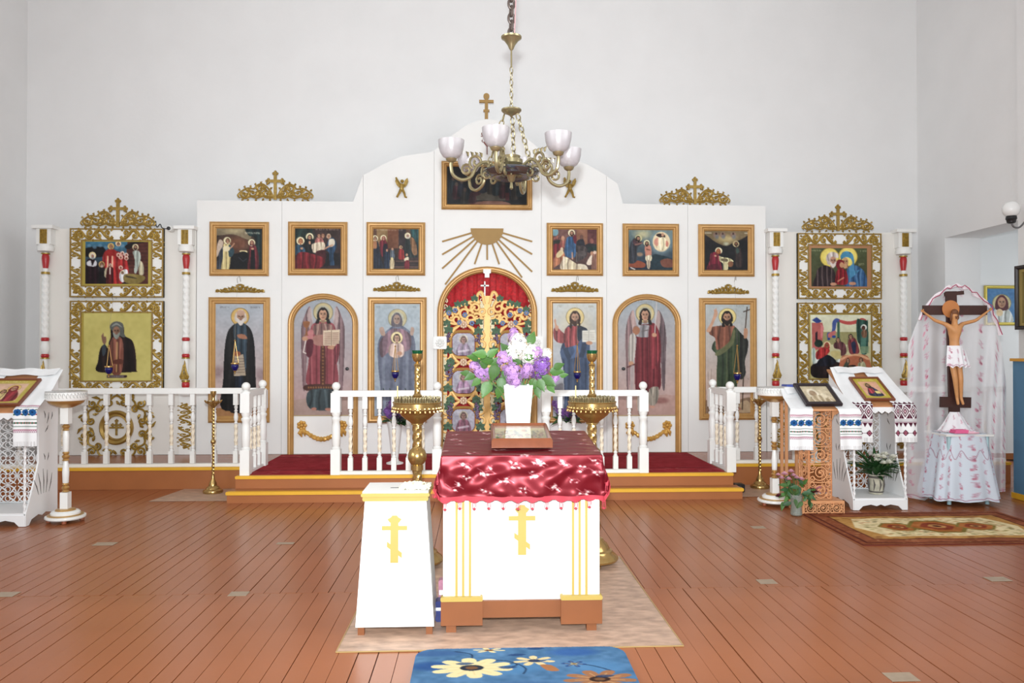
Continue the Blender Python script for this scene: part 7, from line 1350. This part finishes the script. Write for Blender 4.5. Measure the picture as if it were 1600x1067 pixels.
K = thing('lace_skirt', 'pale blue-white lace skirt with pink embroidery around the crucifix stand', 'tablecloth', S.location); colgrid('skirt', lace_cv(1900, 720, 250, True, (214, 222, 232), 230), skirt, LC, K); c = Cv(0, 0, 100, 100, 24, (228, 228, 234)); c.noise(4); colgrid('top_cloth', c, lambda u, v: ((u-.5)*.5, (v-.5)*-.4, sz-.02+.004*nz(u*3, v*3)), LC, K, lambda u, v: abs(2*u-1)**3+abs(2*v-1)**3 <= 1.02)
def mound(u, v):
    a = PI+PI*u; k = .05+.15*v+.012*v*math.sin(a*9); return (-.02+k*math.cos(a)*1.0, .03+k*.8*math.sin(a), sz-.015+.2*(1-v)**1.3)
colgrid('gathered_cloth', lace_cv(500, 260, 60, True), mound, LC, K)
p = at(1497, 664, 7.72); T = thing('pink_cloth', 'bright pink folded cloth lying at the foot of the crucifix', 'cloth', (p.x, 7.69, sz-.004)); m = MB(); 
for k in range(3): m.box(-.085+.006*k, .085-.01*k, -.05, .05, .012*k, .012*k+.011, ch=.004)
m.build('folds', mat('pink_cloth', (240, 110, 160), .8), T); MB().tube([(.05, -.06, .012), (.1, -.07, .01), (.15, -.06, .006), (.17, -.05, .004)], [.016, .014, .01, .005], 6).build('loose_corner', mat('pale_pink_cloth', (240, 190, 206), .8), T)
# ------------------------------------------------------------------ right wall: icons, lamp, blue cabinet
c = Cv(0, 0, 100, 130, 50, (90, 140, 190)); c.halo(52, 56, 34, (206, 196, 150), (170, 190, 200)); c.poly([(14, 130), (24, 84), (50, 70), (80, 84), (90, 130)], (206, 206, 196), .9, folds=6); c.face(52, 54, 18, veil=(120, 50, 60)); c.ell(44, 92, 12, 14, (226, 200, 160)); c.noise(8)
def wall_icon(name, label, px, Y, wpx, cv, fm, d=.03): return frame_pic(name, label, px, wpx, cv, Y, None, fm, d)
wall_icon('wall_icon', 'gold-framed icon of veiled woman on blue, right recess wall', (1537, 446, 1590, 508.5), YW-.002, 5.5, c, mat('yellow_gold_frame', (196, 176, 80), .3, .4))
px_ = XR-.071
def side_icon(label, y0, y1, z0, z1):
    T = thing('wall_icon', label, 'icon', (px_, y0, z0), rot=(0, 0, R(-90))); w_, h_ = y1-y0, z1-z0      # local +x -> world -y
    m = MB(); m.sweep(rect(-w_, 0, 0, h_), [(0, 0), (0, -.07), (-.03, -.075), (-.045, -.06), (-.045, 0)]); m.build('frame', mat('black_icon_case', (38, 30, 32), .3), T)
    m = MB(); m.sweep(rect(-w_+.045, .045, -.045, h_-.045), [(0, -.01), (0, -.045), (-.03, -.035), (-.03, -.01)]); m.build('gold_liner', mat('gold_liner', (176, 156, 96), .35, .5), T)
    c = Cv(0, 0, 100, 110, 50, (110, 92, 60)); [c.poly([(x-8, 100), (x-6, 40), (x, 30), (x+6, 40), (x+8, 100)], random.choice([(96, 60, 44), (70, 70, 50), (130, 110, 60)]), .9) for x in range(12, 100, 15)]; [c.face(x, 28, 5) for x in range(12, 100, 15)]; c.noise(10)
    colgrid('painting', c, lambda u, v: (-w_+.07+(w_-.14)*u, -.012, h_-.07-(h_-.14)*v), PIC, T); return T
side_icon('dark cased icon hanging on the right wall pier', 7.95, 8.69, 1.83, 2.57)
gx = at(1580, 327, 8.45); T = thing('wall_lamp', 'white glass globe lamp on a black holder at the right wall', 'lamp', gx); MB().ball((0, 0, 0), .092, 24).build('globe', mat('opal_globe', (240, 240, 238), .15), T); MB().lathe([(.03, -.16), (.045, -.15), (.05, -.12), (.058, -.11), (.055, -.085), (.05, -.07)], 18).build('lamp_holder', BLACK, T); m = MB(); dx = XR-.07-gx.x; m.tube([tuple(v) for v in crom([Vector(q) for q in ((0, 0, -.15), (.03, 0, -.2), (.1, 0, -.2), (max(.14, dx*.7), 0, -.1), (dx, 0, -.02))], 5, False)], .01, 8); m.lathe([(.04, 0), (.045, .012), (.03, .02)], 14, Matrix.Translation((dx, 0, -.02)) @ Matrix.Rotation(R(-90), 4, 'Y')); m.build('bracket', mat('grey_metal', (120, 120, 122), .4, .6), T)
bxp = at(1584, 780, 8.06); T = thing('blue_cabinet', 'blue painted cabinet with yellow plinth and top at the right edge', 'cabinet', (bxp.x, 7.36, .004)); zt_ = at(1584, 562, 8.0).z; BLU = mat('blue_paint', (84, 128, 160), .5, noise=.06, nscale=6); w_ = XR-.09-bxp.x
MB().box(.0, w_, 0, .7, .06, zt_-.02).build('body', BLU, T, False); MB().box(-.02, w_, -.02, .71, 0, .06).build('plinth', YEL, T, False); MB().box(-.025, w_, -.025, .715, zt_-.02, zt_+.01).build('top', mat('ochre_top', (206, 150, 60), .5), T, False); MB().box(.05, w_-.05, -.012, 0, .15, zt_-.12, ch=.01).build('door', BLU, T)
# left recess: two icons
c = Cv(0, 0, 60, 100, 30, (60, 50, 46)); c.poly([(10, 100), (20, 50), (40, 50), (54, 100)], (90, 40, 40), folds=3); c.face(30, 36, 9); c.noise(8)
wall_icon('wall_icon', 'small dark icon in wood and gold frame on left recess wall', (-38, 437, 12, 501), YW-.002, 6, c, WOODF)
T = thing('icon_shelf', 'arched silver icon with striped towel on the left recess wall', 'icon', (at(-6, 572, YW-.05).x, YW-.05, at(-6, 572, YW-.05).z)); h = at(0, 516, YW-.05).z-T.location.z
MB().prism([(-.2, 0), (.2, 0), (.2, h*.7), (.16, h*.9), (.06, h), (-.06, h), (-.16, h*.9), (-.2, h*.7)], 0, .05).build('arched_case', mat('grey_silver_cloth', (150, 152, 150), .6, noise=.2, nscale=20), T, False); MB().prism([(-.12, .05), (.12, .05), (.12, h*.6), (.04, h*.82), (-.04, h*.82), (-.12, h*.6)], -.01, .0).build('picture', mat('gilt_icon_face', (170, 150, 110), .4, .3, noise=.4, nscale=14), T, False)
for k in range(3): MB().box(.14, .2, -.006, 0, .02+k*.06, .05+k*.06).build('towel_stripe', mat('dull_red_stripe', (140, 70, 84), .8), T, False)
# ------------------------------------------------------------------ small fittings
x, z = I(268.5, 357.5); T = thing('security_camera', 'small white dome camera on top of the left wing', 'camera', (x, YI-.03, WT['l'])); MB().box(-.045, .045, -.02, .04, 0, .012).build('bracket', WHITE, T, False); MB().lathe([(.035, -.05), (.04, -.03), (.04, .02), (.03, .04)], 18, Matrix.Translation((0, -.01, .0)) @ Matrix.Rotation(R(90), 4, 'X')).build('housing', WHITE, T); MB().lathe([(.024, .0), (.022, .012), (.001, .018)], 16, Matrix.Translation((-.006, -.055, .0)) @ Matrix.Rotation(R(90), 4, 'X')).build('lens', BLACK, T)
T = thing('black_cable', 'thin black cable looping beside the left wing crest', 'cable', (I(248, 350)[0], YI+.02, WT['l'])); MB().tube([tuple(v) for v in crom([Vector(q) for q in ((-.05, 0, .1), (-.03, 0, .03), (.01, 0, .07), (.04, -.01, .02), (.1, -.01, .008), (.16, -.01, .005))], 5, False)], .006, 6).build('cord', BLACK, T); MB().box(-.058, -.042, -.01, .01, .05, .11, ch=.003).build('plug', BLACK, T)
p = atz(1157, 757); T = thing('loudspeaker', 'small black loudspeaker box on the floor beside the step', 'speaker', (sb.x+.09, YF+.2, .006)); MB().box(-.06, .06, -.05, .05, 0, .09, ch=.008).build('cabinet', BLACK, T); MB().lathe([(.028, 0), (.03, .003), (.02, .004), (.001, .002)], 18, Matrix.Translation((0, -.05, .045)) @ Matrix.Rotation(R(90), 4, 'X')).build('cone', mat('speaker_cone', (50, 50, 54), .6), T)
